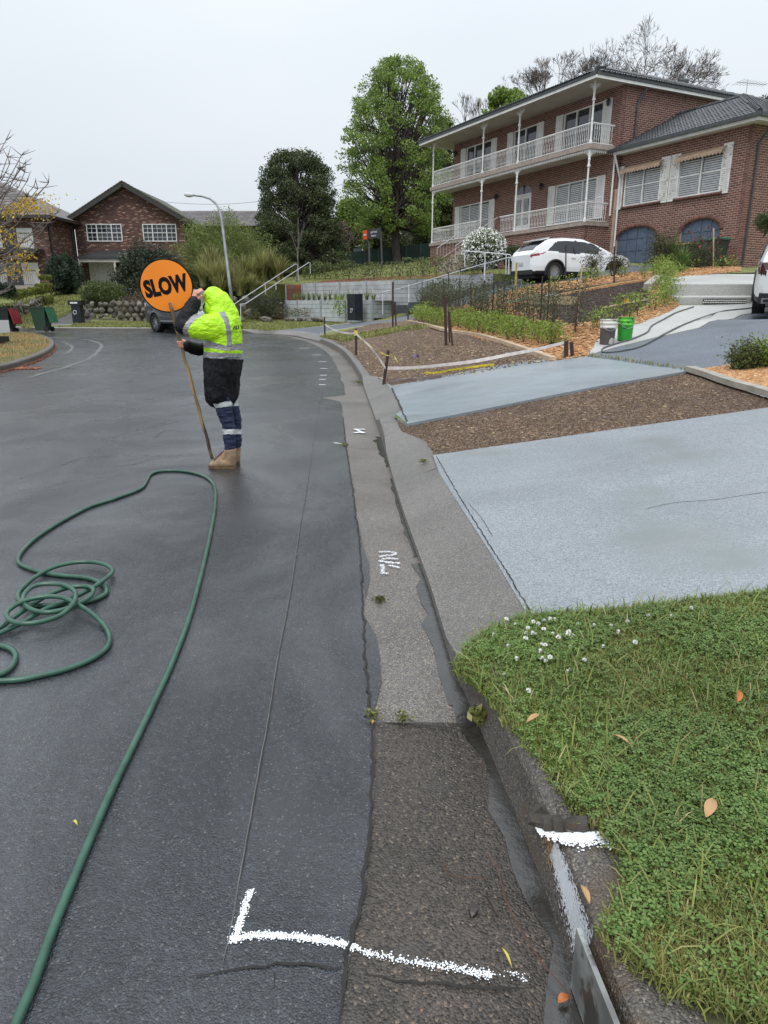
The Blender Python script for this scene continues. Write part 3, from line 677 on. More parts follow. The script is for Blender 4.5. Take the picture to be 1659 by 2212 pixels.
# wing
G1=[onq(zB(160,1370),QG)[0],onq(zB(565,1300),QG)[0]]; G2=[onq(zB(800,1262),QG)[0],onq(zB(1192,1225),QG)[0]]
WA=rect(zB(262,640),zB(598,925),QG); WB=rect(zB(805,500),zB(1205,835),QG)
WA=(WA[0],WA[1],5.72,7.25); WB=(WB[0],WB[1],5.72,7.25)
hw=[(G1[1],G1[0],GF,GF+1.62,.45),(G2[1],G2[0],GF,GF+1.62,.45),WA,WB]
brickwall(bk,mo,HW(PS-.02,QG,0),-dF,-dS,PS-.02-PR,2.2,7.95,[(PS-.02-b,PS-.02-a,c,d)+tuple(r) for (a,b,c,d,*r) in hw])
brickwall(bk,mo,HW(PR,QG,0),dS,-dF,8.0,2.4,7.95)
# arch soldier rings over the garage doors, brick sills
for (a,b) in ((G1[1],G1[0]),(G2[1],G2[0])):
    m=(a+b)/2; hwid=(b-a)/2
    for k in range(31):
        an=math.pi*(k+.5)/31; x=math.cos(an)*(hwid+.06); z=GF+1.62+math.sin(an)*(.45+.06)
        tn=Vector((-math.sin(an)*(hwid),math.cos(an)*.45)); tn.normalize(); rd=Vector((tn.y,-tn.x))
        du=dF*tn.x+UPV*tn.y; dz=dF*rd.x+UPV*rd.y
        M=Matrix.Identity(4)
        for i,(ax,s) in enumerate(((du,.078),(dS,.05),(dz,.17))):
            for j in range(3): M[j][i]=ax[j]*s
        M.translation=HW(m+x,QG-.012,z); bk.add(M)
for wv in (WA,WB):
    n_=int((wv[1]-wv[0]+.2)/.088)
    for k in range(n_):
        M=frame(HW(wv[0]-.1+(k+.5)*.088,QG-.05,wv[2]-.06),dF,dS)@Matrix.Diagonal((.076,.12,.10,1)); bk.add(M)
mo.build('wall',M_MO1,house)
bk.finish(house)
# garage doors
for (a,b) in ((G1[1],G1[0]),(G2[1],G2[0])):
    m=MB(); w=b-a
    for r_ in range(4):
        for c in range(4):
            m.box(HW(a+w*(c+.5)/4,QG+.1,GF+(r_+.5)*.52),(w/4-.03,.03,.49),dF,dS)
    m.box(HW((a+b)/2,QG+.13,GF+1.04),(w,.03,2.2),dF,dS)
    m.build('garage_door',M_GDOOR,house)
# windows of the wing with outer shutters, louvres behind and canvas awnings
for wv in (WA,WB):
    rwin(house,'w',QG+.03,wv[0],wv[1],wv[2],wv[3],2,.52,None,M_GLASSB,1)
    a,b=wv[0],wv[1]
    m=MB(); n_=int((b-a)/.16); z_t=wv[3]+.13
    for k in range(n_+1):
        x0=a-.05+k*(b-a+.1)/(n_+1); x1=a-.05+(k+1)*(b-a+.1)/(n_+1); xm=(x0+x1)/2
        m.mi=0
        pts=[HW(x0,QG-.02,z_t),HW(x1,QG-.02,z_t),HW(x1,QG-.3,z_t-.2),HW(x1-.012,QG-.31,z_t-.30),HW(xm,QG-.31,z_t-.35),HW(x0+.012,QG-.31,z_t-.30),HW(x0,QG-.3,z_t-.2)]
        m.add([tuple(q) for q in pts],[(0,1,2,6),(6,2,3,4,5)])
    for e in (a-.05,b+.05): m.bar(HW(e,QG,z_t-.6),HW(e,QG-.3,z_t-.25),.015)
    m.build('awning',M_CANVAS,house)
def pq(uv,q): return onq(uv,q)[0]
sh=[(pq(zB(165,800),QG),pq(zB(240,800),QG)),(pq(zB(605,700),QG),pq(zB(700,700),QG)),(pq(zB(690,700),QG)-.06,pq(zB(785,700),QG)-.06),(pq(zB(1205,600),QG)-.03,pq(zB(1305,600),QG)-.03)]
for (a,b) in sh: shutter(house,QG,min(a,b)+.02,max(a,b)-.02,5.62,7.42,M_WHITEW)
# main facade windows
rwin(house,'w',QW+.02,LW1[0],LW1[1],zl0,zl1,3,.45,None,M_GLASSB,1); rwin(house,'w',QW+.02,LW2[0],LW2[1],zl0,zl1,3,.45,None,M_GLASSB,1)
for u_ in (UW1,UW2,UW3): rwin(house,'w',QW+.02,u_[0],u_[1],zu0,zu1,3 if u_ is not UW2 else 2,0,None,M_GLASS)
for w_,za,zb_ in ((LW1,zl0,zl1),(LW2,zl0,zl1),(UW1,zu0,zu1),(UW2,zu0,zu1),(UW3,zu0,zu1)):
    shutter(house,QW,w_[0]-.55,w_[0]-.05,za-.02,zb_); shutter(house,QW,w_[1]+.05,w_[1]+.55,za-.02,zb_)
# door
m=MB(); a,b=DR[0],DR[1]; q=QW+.05
m.box(HW((a+b)/2,q,FL+1.0),(b-a,.04,2.0),dF,dS)
for e in (a+.05,b-.05,(a+b)/2-.0): m.box(HW(e,q-.04,FL+1.0),(.07,.05,2.0),dF,dS)
m.box(HW((a+b)/2,q-.04,FL+2.0),(b-a,.05,.09),dF,dS)
dr=m.build('door',M_WHITE,house)
g=MB(); w=b-a
g.box(HW((a+b)/2-w*.2,q-.03,FL+1.15),(w*.28,.02,1.3),dF,dS); g.box(HW((a+b)/2+w*.24,q-.03,FL+1.15),(w*.28,.02,1.3),dF,dS)
g.build('pane',M_GLASSB,dr)
g=MB()
for k in range(7):
    for s_ in (-.2,.24): g.box(HW((a+b)/2+w*s_+(k-3)*w*.036,q-.055,FL+1.15),(.008,.01,1.3),dF,dS)
g.build('security_bars',M_WHITE,dr)
g=MB(); pts=[HW((a+b)/2+math.cos(x)*(b-a)/2,q,FL+2.05+math.sin(x)*.44) for x in np.linspace(0,math.pi,16)]; g.prism(pts,dS*.03); g.build('fanlight',M_GLASS,house)
# slabs, soffits, fascia, gutters
def slab(name,p0,p1,q0,q1,za,zb_,mat): MB().box(HW((p0+p1)/2,(q0+q1)/2,(za+zb_)/2),(p1-p0,q1-q0,zb_-za),dF,dS).build(name,mat,house)
slab('verandah_floor',-.12,13.9,-.1,QW-.02,FL-.16,FL,M_SLABE)
slab('balcony_floor',-.12,13.9,-.1,QW-.02,FU-.2,FU,M_SLABE)
slab('balcony_ceiling',-.08,13.86,-.06,QW-.04,FU-.225,FU-.203,M_CREAM)
ge=-.5; p0e,p1e=-.62,14.6
slab('soffit',p0e+.03,p1e-.03,ge+.03,9.3,EV+.02,EV+.06,M_CREAM)
m=MB(); mg=MB()
def edge(m,a,b,w,h): m.bar(a,b,w,h)
zf=EV+.03
C=[HW(p1e,ge,zf),HW(p0e,ge,zf),HW(p0e,9.3,zf),HW(p1e,9.3,zf)]
for i in range(4):
    a,b=C[i],C[(i+1)%4]; mg.bar(a+UPV*.13,b+UPV*.13,.12,.13); m.bar(a+UPV*-.0,b+UPV*-.0,.04,.12)
m.build('fascia',M_WHITE,house); mg.build('gutter',M_GUTR,house)
# main hip roof
tl=Pieces('roof_tile',TILEP,M_TILE); pit=R(21); rise=math.tan(pit); hd=(9.3-ge)/2; zr_=zf+.2
rf=MB(); rA=HW(p1e,ge,zr_);rB=HW(p0e,ge,zr_);rC=HW(p0e,9.3,zr_);rD=HW(p1e,9.3,zr_); r1=HW(p0e+hd,(9.3+ge)/2,zr_+rise*hd); r2=HW(p1e-hd,(9.3+ge)/2,zr_+rise*hd)
rf.add([rA,rB,rC,rD,r1,r2],[(0,1,4,5),(1,2,4),(2,3,5,4),(3,0,5)])
# wing hip roof
gz=8.0; qa=QG-.52; qb=9.6; pa=PR-.55; wr=math.tan(R(25)); hd2=3.7; rz=gz+.1
wA=HW(PS,qa,rz);wB=HW(pa,qa,rz);wC=HW(pa,qa+2*hd2,rz);wD=HW(PS,qa+2*hd2,rz);v1=HW(pa+hd2,qa+hd2,rz+wr*hd2);v2=HW(PS,qa+hd2,rz+wr*hd2)
rf.add([wA,wB,wC,wD,v1,v2],[(0,1,4,5),(1,2,4),(2,3,5,4)])
roof=rf.build('roof',M_TILE,house)
c25,s25=math.cos(R(25)),math.sin(R(25))
tileplane(tl,wB,dF,dS*c25+UPV*s25,(-dS*s25+UPV*c25),[(0,-.06),(PS-pa,-.06),(PS-pa,hd2/c25),(hd2,hd2/c25)])
tileplane(tl,wC,-dS,dF*c25+UPV*s25,(-dF*s25+UPV*c25),[(0,-.06),(2*hd2,-.06),(hd2,hd2/c25)])
c21,s21=math.cos(pit),math.sin(pit)
tileplane(tl,rB,dF,dS*c21+UPV*s21,(-dS*s21+UPV*c21),[(0,-.08),(p1e-p0e,-.08),(p1e-p0e-1.6,1.6),(1.6,1.6)])
tileplane(tl,rC,-dS,dF*c21+UPV*s21,(-dF*s21+UPV*c21),[(0,-.08),(9.8,-.08),(8.2,1.6),(1.6,1.6)])
tl.finish(house,300,'roof_tile','roof_tile_rows')
for a,b in ((wB,v1),(v1,v2),(wC,v1),(rB,r1),(rC,r1),(r1,r2)):
    k=max(2,int((b-a).length/.38))
    for i in range(k):
        p=a.lerp(b,i/k)+UPV*.06; q_=a.lerp(b,(i+1.08)/k)+UPV*.045; MB().tube([p,q_],[.105,.09],8).build('ridge_cap',M_TILE,house)
m=MB(); mg=MB()
m.bar(HW(PS,qa+.03,gz-.05),HW(pa,qa+.03,gz-.05),.04,.16); m.bar(HW(pa+.03,qa,gz-.05),HW(pa+.03,qa+2*hd2,gz-.05),.04,.16)
mg.bar(HW(PS+.3,qa-.06,gz+.05),HW(pa-.1,qa-.06,gz+.05),.12,.13); mg.bar(HW(pa-.06,qa,gz+.05),HW(pa-.06,qa+2*hd2,gz+.05),.12,.13)
m.build('fascia',M_WHITE,house); mg.build('gutter',M_GUTR,house)
slab('soffit',pa,PS,qa+.06,QG,gz-.1,gz-.07,M_WHITE); slab('soffit',pa+.05,PR-.0,QG,qa+7,gz-.1,gz-.07,M_WHITE)
# downpipes
for nm,mat,pts in (('downpipe',M_WHITE,[HW(-.42,qa+.02,7.9),HW(-.42,qa+.05,7.75),HW(-.42,QG-.08,6.9),HW(-.42,QG-.08,2.7)]),('downpipe',M_WHITE,[HW(-.18,QW-.07,7.9),HW(-.18,QW-.07,FL+.3)]),
  ('downpipe',M_GUTR,[HW(PS-.3,2.55,EV),HW(PS-.25,2.5,EV-.15),HW(PS-.07,2.3,EV-.55),HW(PS-.07,2.25,EV-.8),HW(PS-.07,2.25,8.2)]),
  ('downpipe',M_GUTR,[HW(pa+.05,QG+.3,7.9),HW(pa+.1,QG+.3,7.75),HW(PR-.08,QG+.32,7.3),HW(PR-.08,QG+.32,2.8)])):
    MB().tube(pts,.045,8).build(nm,mat,house)
# columns
COLS=[0,5.26,8.41,13.7]
def column(p,za,zb_,q=0.0):
    m=MB(); c=HW(p,q,0)
    pr=[(.075,za),(.075,za+.12),(.05,za+.16),(.045,za+.9),(.055,za+.95),(.045,za+1.0),(.042,zb_-.75),(.075,zb_-.72),(.08,zb_-.66),(.05,zb_-.62),(.045,zb_-.45),(.065,zb_-.42),(.04,zb_-.36),(.04,zb_-.03),(.07,zb_)]
    m.lathe(pr,(c.x,c.y,0),12)
    o=m.build('column',M_WHITE,house)
    m=MB()
    dirs=[dF,-dF] if 0<p<13 else ([dF,dS] if p<1 else [-dF,dS])
    for d in dirs:
        for k,(r_,hh) in enumerate(((.36,.40),(.26,.30),(.17,.2))):
            pts=[c+d*(.04+r_*(1-math.cos(x)))+UPV*(zb_-.02-hh+hh*math.sin(x)) for x in np.linspace(0,math.pi/2,7)]
            for i in range(6): m.bar(pts[i],pts[i+1],.018,.03)
        for k in range(4):
            cc=c+d*(.09+.06*k)+UPV*(zb_-.09-.015*k)
            ring=[cc+d*(.035*math.cos(x))+UPV*(.035*math.sin(x)) for x in np.linspace(0,2*math.pi,8)]
            m.tube(ring,.008,4,False)
        for k in range(7):
            m.bar(c+d*(.06+.045*k)+UPV*(zb_-.02),c+d*(.06+.045*k)+UPV*(zb_-.30+.035*k),.012)
    m.build('lace_bracket',M_WHITE,house)
for p in COLS:
    column(p,FU,EV+.02); column(p,FL,FU-.22)
# lace fringe under the balcony edge
m=MB()
def fringe(a,b):
    n_=int((b-a).length/.12); d=(b-a).normalized()
    for k in range(n_):
        c=a+d*((k+.5)*.12); m.prism([c-d*.058,c+d*.058,c+d*.04-UPV*.06,c-UPV*.13,c-d*.04-UPV*.06],Vector((d.y,-d.x,0))*.015)
    m.bar(a,b,.02,.04)
fringe(HW(13.8,-.02,FU-.23),HW(0,-.02,FU-.23)); fringe(HW(-.02,0,FU-.23),HW(-.02,1.35,FU-.23))
m.build('lace_fringe',M_WHITE,house)
# balustrades
bm=MB(); bm.tube([(0,0,.06),(0.0,0,.3),(.02,0,.42),(0,0,.52),(-.015,0,.66),(0,0,.8)],[.009,.009,.012,.009,.009,.009],5); bm.tube([(0,0,.60),(.03,0,.66),(.02,0,.74),(0,0,.72)],.008,4); bm.tube([(0,0,.14),(-.03,0,.2),(-.02,0,.28),(0,0,.26)],.008,4)
BAL=bm.mesh('baluster',M_WHITE)
def balustrade(a,b,zoff=0):
    d=b-a; n_=max(1,int(d.length/.118)); m=MB()
    m.bar(a+UPV*.85,b+UPV*.85,.05,.045); m.bar(a+UPV*.06,b+UPV*.06,.03,.03); m.bar(a+UPV*.80,b+UPV*.80,.02,.015); m.build('balustrade_rail',M_WHITE,house)
    ang=math.atan2(d.y,d.x)
    for k in range(1,n_):
        o=bpy.data.objects.new('baluster',BAL); COL.objects.link(o); o.parent=house; p=a+d*(k/n_)
        o.matrix_local=Matrix.Translation(p-house.location)@Matrix.Rotation(ang,4,'Z')
for z_ in (FU,FL):
    for i in range(3):
        a,b=COLS[i]+.07,COLS[i+1]-.07
        if z_==FL and i==1: balustrade(HW(a,0,z_),HW(6.6,0,z_)); continue
        if z_==FL and i==2: balustrade(HW(8.5,0,z_),HW(b,0,z_)); continue
        balustrade(HW(a,0,z_),HW(b,0,z_))
    balustrade(HW(0,.07,z_),HW(0,1.34,z_)); balustrade(HW(13.7,.07,z_),HW(13.7,1.34,z_))
# lamps on the facade
for uv,q in ((zA(668,858),QW),(zA(1020,775),QW),(zA(1548,120),QW),(zA(350,520),QW)):
    p,z=onq(uv,q); m=MB(); m.lathe([(.0,-.16),(.05,-.13),(.09,.02),(.1,.06),(.05,.12),(.0,.17)],tuple(HW(p,q-.16,z)),6); m.bar(HW(p,q,z+.1),HW(p,q-.16,z+.18),.025); m.bar(HW(p,q-.01,z-.02),HW(p,q-.01,z+.14),.05); m.build('wall_lamp',M_BLACK,house)
# front steps with railings
ST_P0,ST_P1=6.62,8.5; ns=9; zb0=3.45
for k in range(ns):
    z_=FL-.17*(k+1)-.0; q0=-.12-.29*(k+1)
    MB().box(HW((ST_P0+ST_P1)/2,q0+.145+.0,z_-.3),(ST_P1-ST_P0,.29,.6),dF,dS).build('step',M_SLABE,house)
for pp in (ST_P0,ST_P1):
    m=MB(); a=HW(pp,-.1,FL+.85); b=HW(pp,-.12-.29*ns,FL+.85-.17*ns); m.tube([a,b,b+Vector((0,0,-.85))],.022,6)
    m.tube([a-UPV*.7,b-UPV*.7],.014,5)
    for k in range(1,13): t=k/13; q_=a.lerp(b,t); m.tube([q_,q_-UPV*.7],.009,4)
    m.build('step_railing',M_METAL,house)
# roof vents and tv aerial
m=MB(); c=HW(-3.2,6.2,0); m.lathe([(.12,9.7),(.12,10.0),(.22,10.05),(.22,10.25),(.0,10.32)],(c.x,c.y,-.25),12); m.build('roof_vent',M_GUTR,house)
m=MB(); c=HW(2.0,7.6,0); m.lathe([(.12,11.2),(.12,11.9),(.22,11.95),(.22,12.2),(.0,12.3)],(c.x,c.y,0),12); m.build('roof_vent',M_GUTR,house)
m=MB(); a=P(1607,235,32); a.z-=1; b=P(1616,172,32); m.tube([a,b],.02,5)
e0,e1=P(1592,177,32),P(1656,183,32); m.tube([e0,e1],.018,5)
for k in range(9):
    c=e0.lerp(e1,(k+.5)/9); l=.35-.02*k; m.tube([c-dF*l+UPV*.04,c+dF*l-UPV*.04],.009,4)
tag(m.build('tv_aerial',M_METAL),'grey television aerial with short cross rods above the tiled wing roof','aerial')
# ---------- gabled brick house at the left ----------
def z2(x,y): return (.32554*x,270.02+.32554*y)
YG=52.5
def gy(uv,Y=YG): q=rayplane(uv[0],uv[1],(0,Y,0),(0,1,0)); return q.x,q.z
xl,_=gy(z2(510,800)); xr,_=gy(z2(1225,700)); pkx,pkz=gy(z2(828,385)); _,ez=gy(z2(475,628))
gbz=2.6; house2=thing('brick_house','gabled brown speckled brick house with two white grid windows above its garage','house',((xl+xr)/2,YG,gbz))
bk=Pieces('brick',BRICKP,M_BR2); mo=MB()
w1=(gy(z2(583,772)),gy(z2(805,655))); w2=(gy(z2(955,775)),gy(z2(1168,658)))
wz0=(w1[0][1]+w2[0][1])/2; wz1=(w1[1][1]+w2[1][1])/2
ga,gb=gy(z2(597,1050)),gy(z2(765,895))
topf=lambda u: np.where(u+xl<pkx,lin(ez,pkz-.2,(u+xl-(xl-.4))/(pkx-xl+.4)),lin(pkz-.2,ez,(u+xl-pkx)/(xr+.4-pkx)))
brickwall(bk,mo,(xl,YG,0),(1,0,0),(0,-1,0),xr-xl,gbz-.8,pkz,[(w1[0][0]-xl,w1[1][0]-xl,wz0,wz1),(w2[0][0]-xl,w2[1][0]-xl,wz0,wz1),(ga[0]-xl,gb[0]-xl,gbz-1,gb[1])],topf)
brickwall(bk,mo,(xr,YG+.02,0),(0,1,0),(1,0,0),5,gbz-.8,ez-.1)
mo.build('wall',M_MO2,house2); bk.finish(house2)
for (a,b) in (w1,w2):
    m=MB(); x0,x1=a[0],b[0]; W_=x1-x0; Hh=wz1-wz0
    def bx(u0,u1,v0,v1,d,yo=0): m.box(((u0+u1)/2,YG-.01-yo,(v0+v1)/2),(u1-u0,d,v1-v0))
    bx(x0,x1,wz1-.06,wz1,.09);bx(x0,x1,wz0,wz0+.06,.09);bx(x0,x0+.06,wz0+.06,wz1-.06,.09);bx(x1-.06,x1,wz0+.06,wz1-.06,.09)
    c1=x0+W_*.29;c2=x0+W_*.71
    for c in (c1,c2): bx(c-.035,c+.035,wz0+.06,wz1-.06,.09)
    for (s,e,k) in ((x0,c1,2),(c1,c2,3),(c2,x1,2)):
        for i in range(1,k): c=s+(e-s)*i/k; bx(c-.012,c+.012,wz0+.06,wz1-.06,.03)
        rr=(1,2,3) if k==3 else (2,)
        for i in (1,2,3): 
            zc=wz0+Hh*i/4; th=.022 if i==2 else .011; bx(s+.04,e-.04,zc-th,zc+th,.032,.002)
    wn=m.build('window',M_WHITE,house2)
    g=MB(); g.box(((x0+x1)/2,YG+.05,(wz0+wz1)/2),(W_-.04,.01,Hh-.04)); g.build('pane',M_GLASS,wn)
m=MB()
for k in range(16):
    z_=gbz-.3+(k+.5)*(gb[1]-gbz+.3)/16; m.box(((ga[0]+gb[0])/2,YG+.12,z_),(gb[0]-ga[0]-.04,.03+.015*(k%2),(gb[1]-gbz+.3)/16-.01))
m.box(((ga[0]+gb[0])/2,YG+.09,gbz+.8),(.3,.03,.04))
m.build('garage_door',M_WHITEW,house2)
# roof slopes with barge tiles
m=MB(); y0,y1=YG-.55,YG+9; th=.22
e1=Vector((xl-.75,y0,ez-.25)); e2=Vector((xr+.75,y0,ez-.25)); pk=Vector((pkx,y0,pkz))
for e in (e1,e2): m.prism([e,pk,pk+Vector((0,0,-th)),e+Vector((0,0,-th))],(0,y1-y0,0))
roof2=m.build('roof',M_TILEM,house2)
m=MB()
for e in (e1,e2):
    k=22
    for i in range(k):
        a=e.lerp(pk,i/k); b=e.lerp(pk,(i+1.1)/k); m.bar(a+Vector((0,.1,.06)),b+Vector((0,.1,.03)),.34,.07)
m.build('barge_tile',M_TILEM,house2)
m=MB()
for e in (e1,e2): m.bar(e+Vector((0,-.03,-.16)),pk+Vector((0,-.03,-.16)),.05,.24)
m.build('barge_board',M_DARKW,house2)
# porch roof over the garage
cz0,cz1=gy(z2(510,872),YG-1.6)[1],gy(z2(600,832),YG-.1)[1]; cx0=gy(z2(508,872),YG-1.6)[0]; cx1=gy(z2(980,872),YG-1.6)[0]
m=MB(); m.add([(cx0,YG-1.6,cz0),(cx1,YG-1.6,cz0),(cx1-1,YG,cz1),(cx0+1,YG,cz1),(cx0,YG,cz0)],[(0,1,2,3),(0,3,4)]); m.box(((cx0+cx1)/2,YG-1.6,cz0-.08),(cx1-cx0,.1,.16)); m.build('porch_roof',M_TILE,house2)
m=MB(); m.box(((cx0+cx1)/2,YG-1.5,cz0-.27),(cx1-cx0-.2,.12,.2)); m.build('porch_beam',M_CREAM,house2)
for x in (gy(z2(525,900),YG-1.5)[0],gy(z2(760,900),YG-1.5)[0]): MB().box((x,YG-1.5,(cz0+gbz)/2-.5),(.13,.13,cz0-gbz+.6)).build('porch_post',M_CREAM,house2)
# long tiled roof of the rear wing
tl=Pieces('roof_tile',TILEP,M_TILE2); yb=62
ra=P(*z2(1120,572),60);rb=P(*z2(1850,572),60); ea=P(*z2(1120,668),57); 
e_=Vector((ra.x,56.5,0)); e_.z=rayplane(*z2(1300,672),(0,56.5,0),(0,1,0)).z; t_=Vector((ra.x,61,0)); t_.z=rayplane(*z2(1300,570),(0,61,0),(0,1,0)).z
dsl=(t_-e_); Ls=dsl.length; dsl.normalize(); nr=Vector((1,0,0)).cross(dsl); 
if nr.z<0: nr=-nr
Wd=rb.x-ra.x
house3=thing('rear_house','long low house roof of grey weathered tiles behind the pale green shrub','house',(ra.x+Wd/2,58,3))
m=MB(); m.add([e_,e_+Vector((Wd,0,0)),t_+Vector((Wd,0,0)),t_,t_+Vector((0,5,-2.5)),t_+Vector((Wd,5,-2.5))],[(0,1,2,3),(3,2,5,4)]); m.build('roof',M_TILE2,house3)
tileplane(tl,e_,Vector((1,0,0)),dsl,nr,[(0,0),(Wd,0),(Wd,Ls),(0,Ls)],.42,.42); tl.finish(house3,300,'roof_tile','roof_tile_rows')
MB().box((e_.x+Wd/2,57.2,e_.z-2),(Wd-.6,.3,4)).build('wall',M_MO2,house3)
# ---------- far left two-storey house ----------
YL=48.6; XR=-21.8*48.6/49.2
def z6(x,y): return (.16276*x,378+.16276*y)
def ly(uv): q=rayplane(uv[0],uv[1],(0,YL,0),(0,1,0)); return q.x,q.z
XR=ly(z6(655,900))[0]; XL=-34.5
lz0=1.2; _,lez=ly(z6(300,560)); house4=thing('brick_house','dark speckled brick house with white curtains and iron balconies at the left edge','house',((XL+XR)/2,YL,2))
bk=Pieces('brick',BRICKP,M_BR2); mo=MB()
ud=(ly(z6(60,1000)),ly(z6(420,690))); ld=(ly(z6(0,1480)),ly(z6(500,1170)))
brickwall(bk,mo,(XL,YL,0),(1,0,0),(0,-1,0),XR-XL,lz0,lez,[(ud[0][0]-XL-1.2,ud[1][0]-XL,ud[0][1],ud[1][1]),(ld[0][0]-XL-.6,ld[1][0]-XL,ld[0][1],ld[1][1])])
brickwall(bk,mo,(XR,YL,0),(0,1,0),(1,0,0),4.2,lz0,lez)
mo.build('wall',M_MO2,house4); bk.finish(house4)
for (d_,ex) in ((ud,1.2),(ld,.6)):
    x0=d_[0][0]-ex; x1=d_[1][0]; z0_=d_[0][1]; z1_=d_[1][1]
    m=MB(); m.box(((x0+x1)/2,YL+.15,(z0_+z1_)/2),(x1-x0,.02,z1_-z0_)); wn=m.build('door',M_GLASS,house4)
    for (s,e) in ((x0,x0+(x1-x0)*.34),(x1-(x1-x0)*.34,x1)):
        k=14; m=MB()
        for i in range(k):
            a=s+(e-s)*i/k; m.box((a+(e-s)/k/2,YL+.10-.02*(i%2),(z0_+z1_)/2),((e-s)/k,.02,z1_-z0_))
        m.build('curtain',M_WHITE,wn)
    m=MB(); rx0,rx1=XL,x1+.3; yy=YL-1.1
    m.box(((rx0+rx1)/2,yy,z0_+.95),(rx1-rx0,.05,.05)); m.box(((rx0+rx1)/2,yy,z0_+.08),(rx1-rx0,.03,.03))
    for i in range(int((rx1-rx0)/.13)): m.box((rx0+i*.13,yy,z0_+.5),(.014,.014,.9))
    m.build('balcony_railing',M_BLACK,house4)
    m=MB(); m.box(((XL+XR-.4)/2,YL-.55,z0_-.1),(XR-.4-XL,1.3,.28)); m.build('balcony_slab',M_DARKW if ex>1 else M_SLABE,house4)
m=MB(); ev=.6; ze=lez+.05; A=(XL,YL-ev,ze);B=(XR+ev,YL-ev,ze);C_=(XR+ev,YL+9,ze)
m.add([A,B,C_,(XR-4.5,YL+4,ze+2.6),(XL,YL+4,ze+2.6)],[(0,1,3,4),(1,2,3)]); m.build('roof',M_TILE2,house4)
tl=Pieces('roof_tile',TILEP,M_TILE2); cc=Vector((0,4.6,2.6)).normalized(); tileplane(tl,A,Vector((1,0,0)),cc,Vector((0,-cc.z,cc.y)),[(0,0),(XR+ev-XL,0),(XR-4.5-XL,5.2),(0,5.2)],.4,.4)
tl.finish(house4,300,'roof_tile','roof_tile_rows')
m=MB(); m.box(((XL+XR+ev)/2,YL-ev,ze-.08),(XR+ev-XL,.12,.18)); m.box((XR+ev,YL+2,ze-.08),(.12,5.2,.18)); m.build('gutter',M_DARKW,house4)
for yy in (YL+.15,YL+3.6): MB().tube([(XR+.06,yy,ze),(XR+.06,yy,lz0+1)],.05,6).build('downpipe',M_BLACK,house4)
# glimpse of another house behind the trees
m=MB(); a=P(690,575,66); b=P(765,575,66); hb=thing('distant_house','pink brick wall with white framed windows glimpsed between the tree trunks','house',(a.x,a.y,3))
MB().box(((a.x+b.x)/2,a.y,a.z+1),(b.x-a.x+4,.4,5)).build('wall',mk('distant_brick',(.25,.13,.10),.9),hb)
for k in range(3):
    x=a.x+.6+k*1.5; w=MB().box((x,a.y-.22,a.z+1.2),(1.1,.05,1.3)).build('window',M_WHITE,hb); MB().box((x,a.y-.26,a.z+1.2),(.9,.03,1.1)).build('pane',M_GLASSB,w)
# ================= street furniture, walls =================
def z7(x,y): return ((1050+.39180*x)/1.8517,(1050+.39180*y)/1.8517)
def z8(x,y): return ((1600+.36166*x)/1.8517,(1050+.36166*y)/1.8517)
def zC(x,y): return (459.04+.32554*x,270.02+.32554*y)
def z4(x,y): return (.22787*x,567.05+.22787*y)
def z5(x,y): return (729.06+.11394*x,475.24+.11394*y)
def zD(x,y): return (1242.1+.2513*x,594.05+.2513*y)
def z3(x,y): return ((1650+.85714*x)/1.8517,(900+.85714*y)/1.8517)
M_SLP=mk('pale_sleeper',(.46,.49,.50),.8,(.36,.385,.395),3,.4,30,isl=[(.47,.50,.51),(.42,.45,.46),(.50,.52,.53),(.38,.41,.42)],dist=.01)
M_SLPD=mk('grey_sleeper',(.3,.32,.33),.8,(.22,.24,.25),3,.4,30,isl=[(.40,.42,.43),(.33,.35,.36),(.44,.46,.47)],dist=.01)
M_SLPR=mk('rust_timber_sleeper',(.2,.08,.045),.8,(.13,.05,.03),4,.4,30,isl=[(.23,.085,.05),(.17,.065,.04),(.2,.08,.045)],dist=.01)
M_POSTG=mk('galvanised_post',(.33,.36,.38),.5,(.25,.28,.3),5)
M_DKBLK=mk('charcoal_block',(.045,.05,.06),.7,(.03,.034,.04),4,.3,40)
M_RUBBER=mk('rubber',(.012,.012,.013),.7)
def sleeper_wall(name,label,a,b,ztop,rows,mat,fr,post=True,th=.08,step=None,row=.2):
    a=Vector(a); b=Vector(b); d=(b-a); d.z=0; L_=d.length; d.normalize(); nrm=Vector((d.y,-d.x,0))
    if nrm.y>0: nrm=-nrm
    root=thing(name,label,'retaining wall',((a.x+b.x)/2,(a.y+b.y)/2,ztop-rows*row))
    for i in range(len(fr)-1):
        for k in range(rows):
            zt=ztop-k*row; l=(fr[i+1]-fr[i])*L_
            c=a+d*((fr[i]+fr[i+1])/2*L_); c.z=zt-row/2
            MB().box(c-nrm*.04,(l-.09,th,row-.012),d,nrm).build('sleeper',mat,root)
    for i,f in enumerate(fr):
        c=a+d*(f*L_); c.z=ztop-rows*row/2
        m=MB(); m.box(c+nrm*.02,(.085,.02,rows*row+.04),d,nrm); m.box(c-nrm*.04,(.012,.1,rows*row+.04),d,nrm); m.build('post',M_POSTG,root)
    return root
def fr_of(a,b,us):
    # fractions along a-b where picture columns fall
    out=[]
    for u in us:
        d=ray(u,1106); n=Vector((d.y,-d.x,0)); f=(n.dot(-a))/(n.dot(b-a)); out.append(f)
    return out
la,lb=P(*z7(235,395),36.6),P(*z7(1118,372),31); la.z=lb.z=1.63
f=fr_of(la,lb,[z7(430,0)[0],z7(648,0)[0],z7(880,0)[0]])
sleeper_wall('retaining_wall','lower pale concrete sleeper wall behind the black letterbox, grey-green plants on its ledge',la,lb,1.63,5,M_SLP,[0]+f+[1])
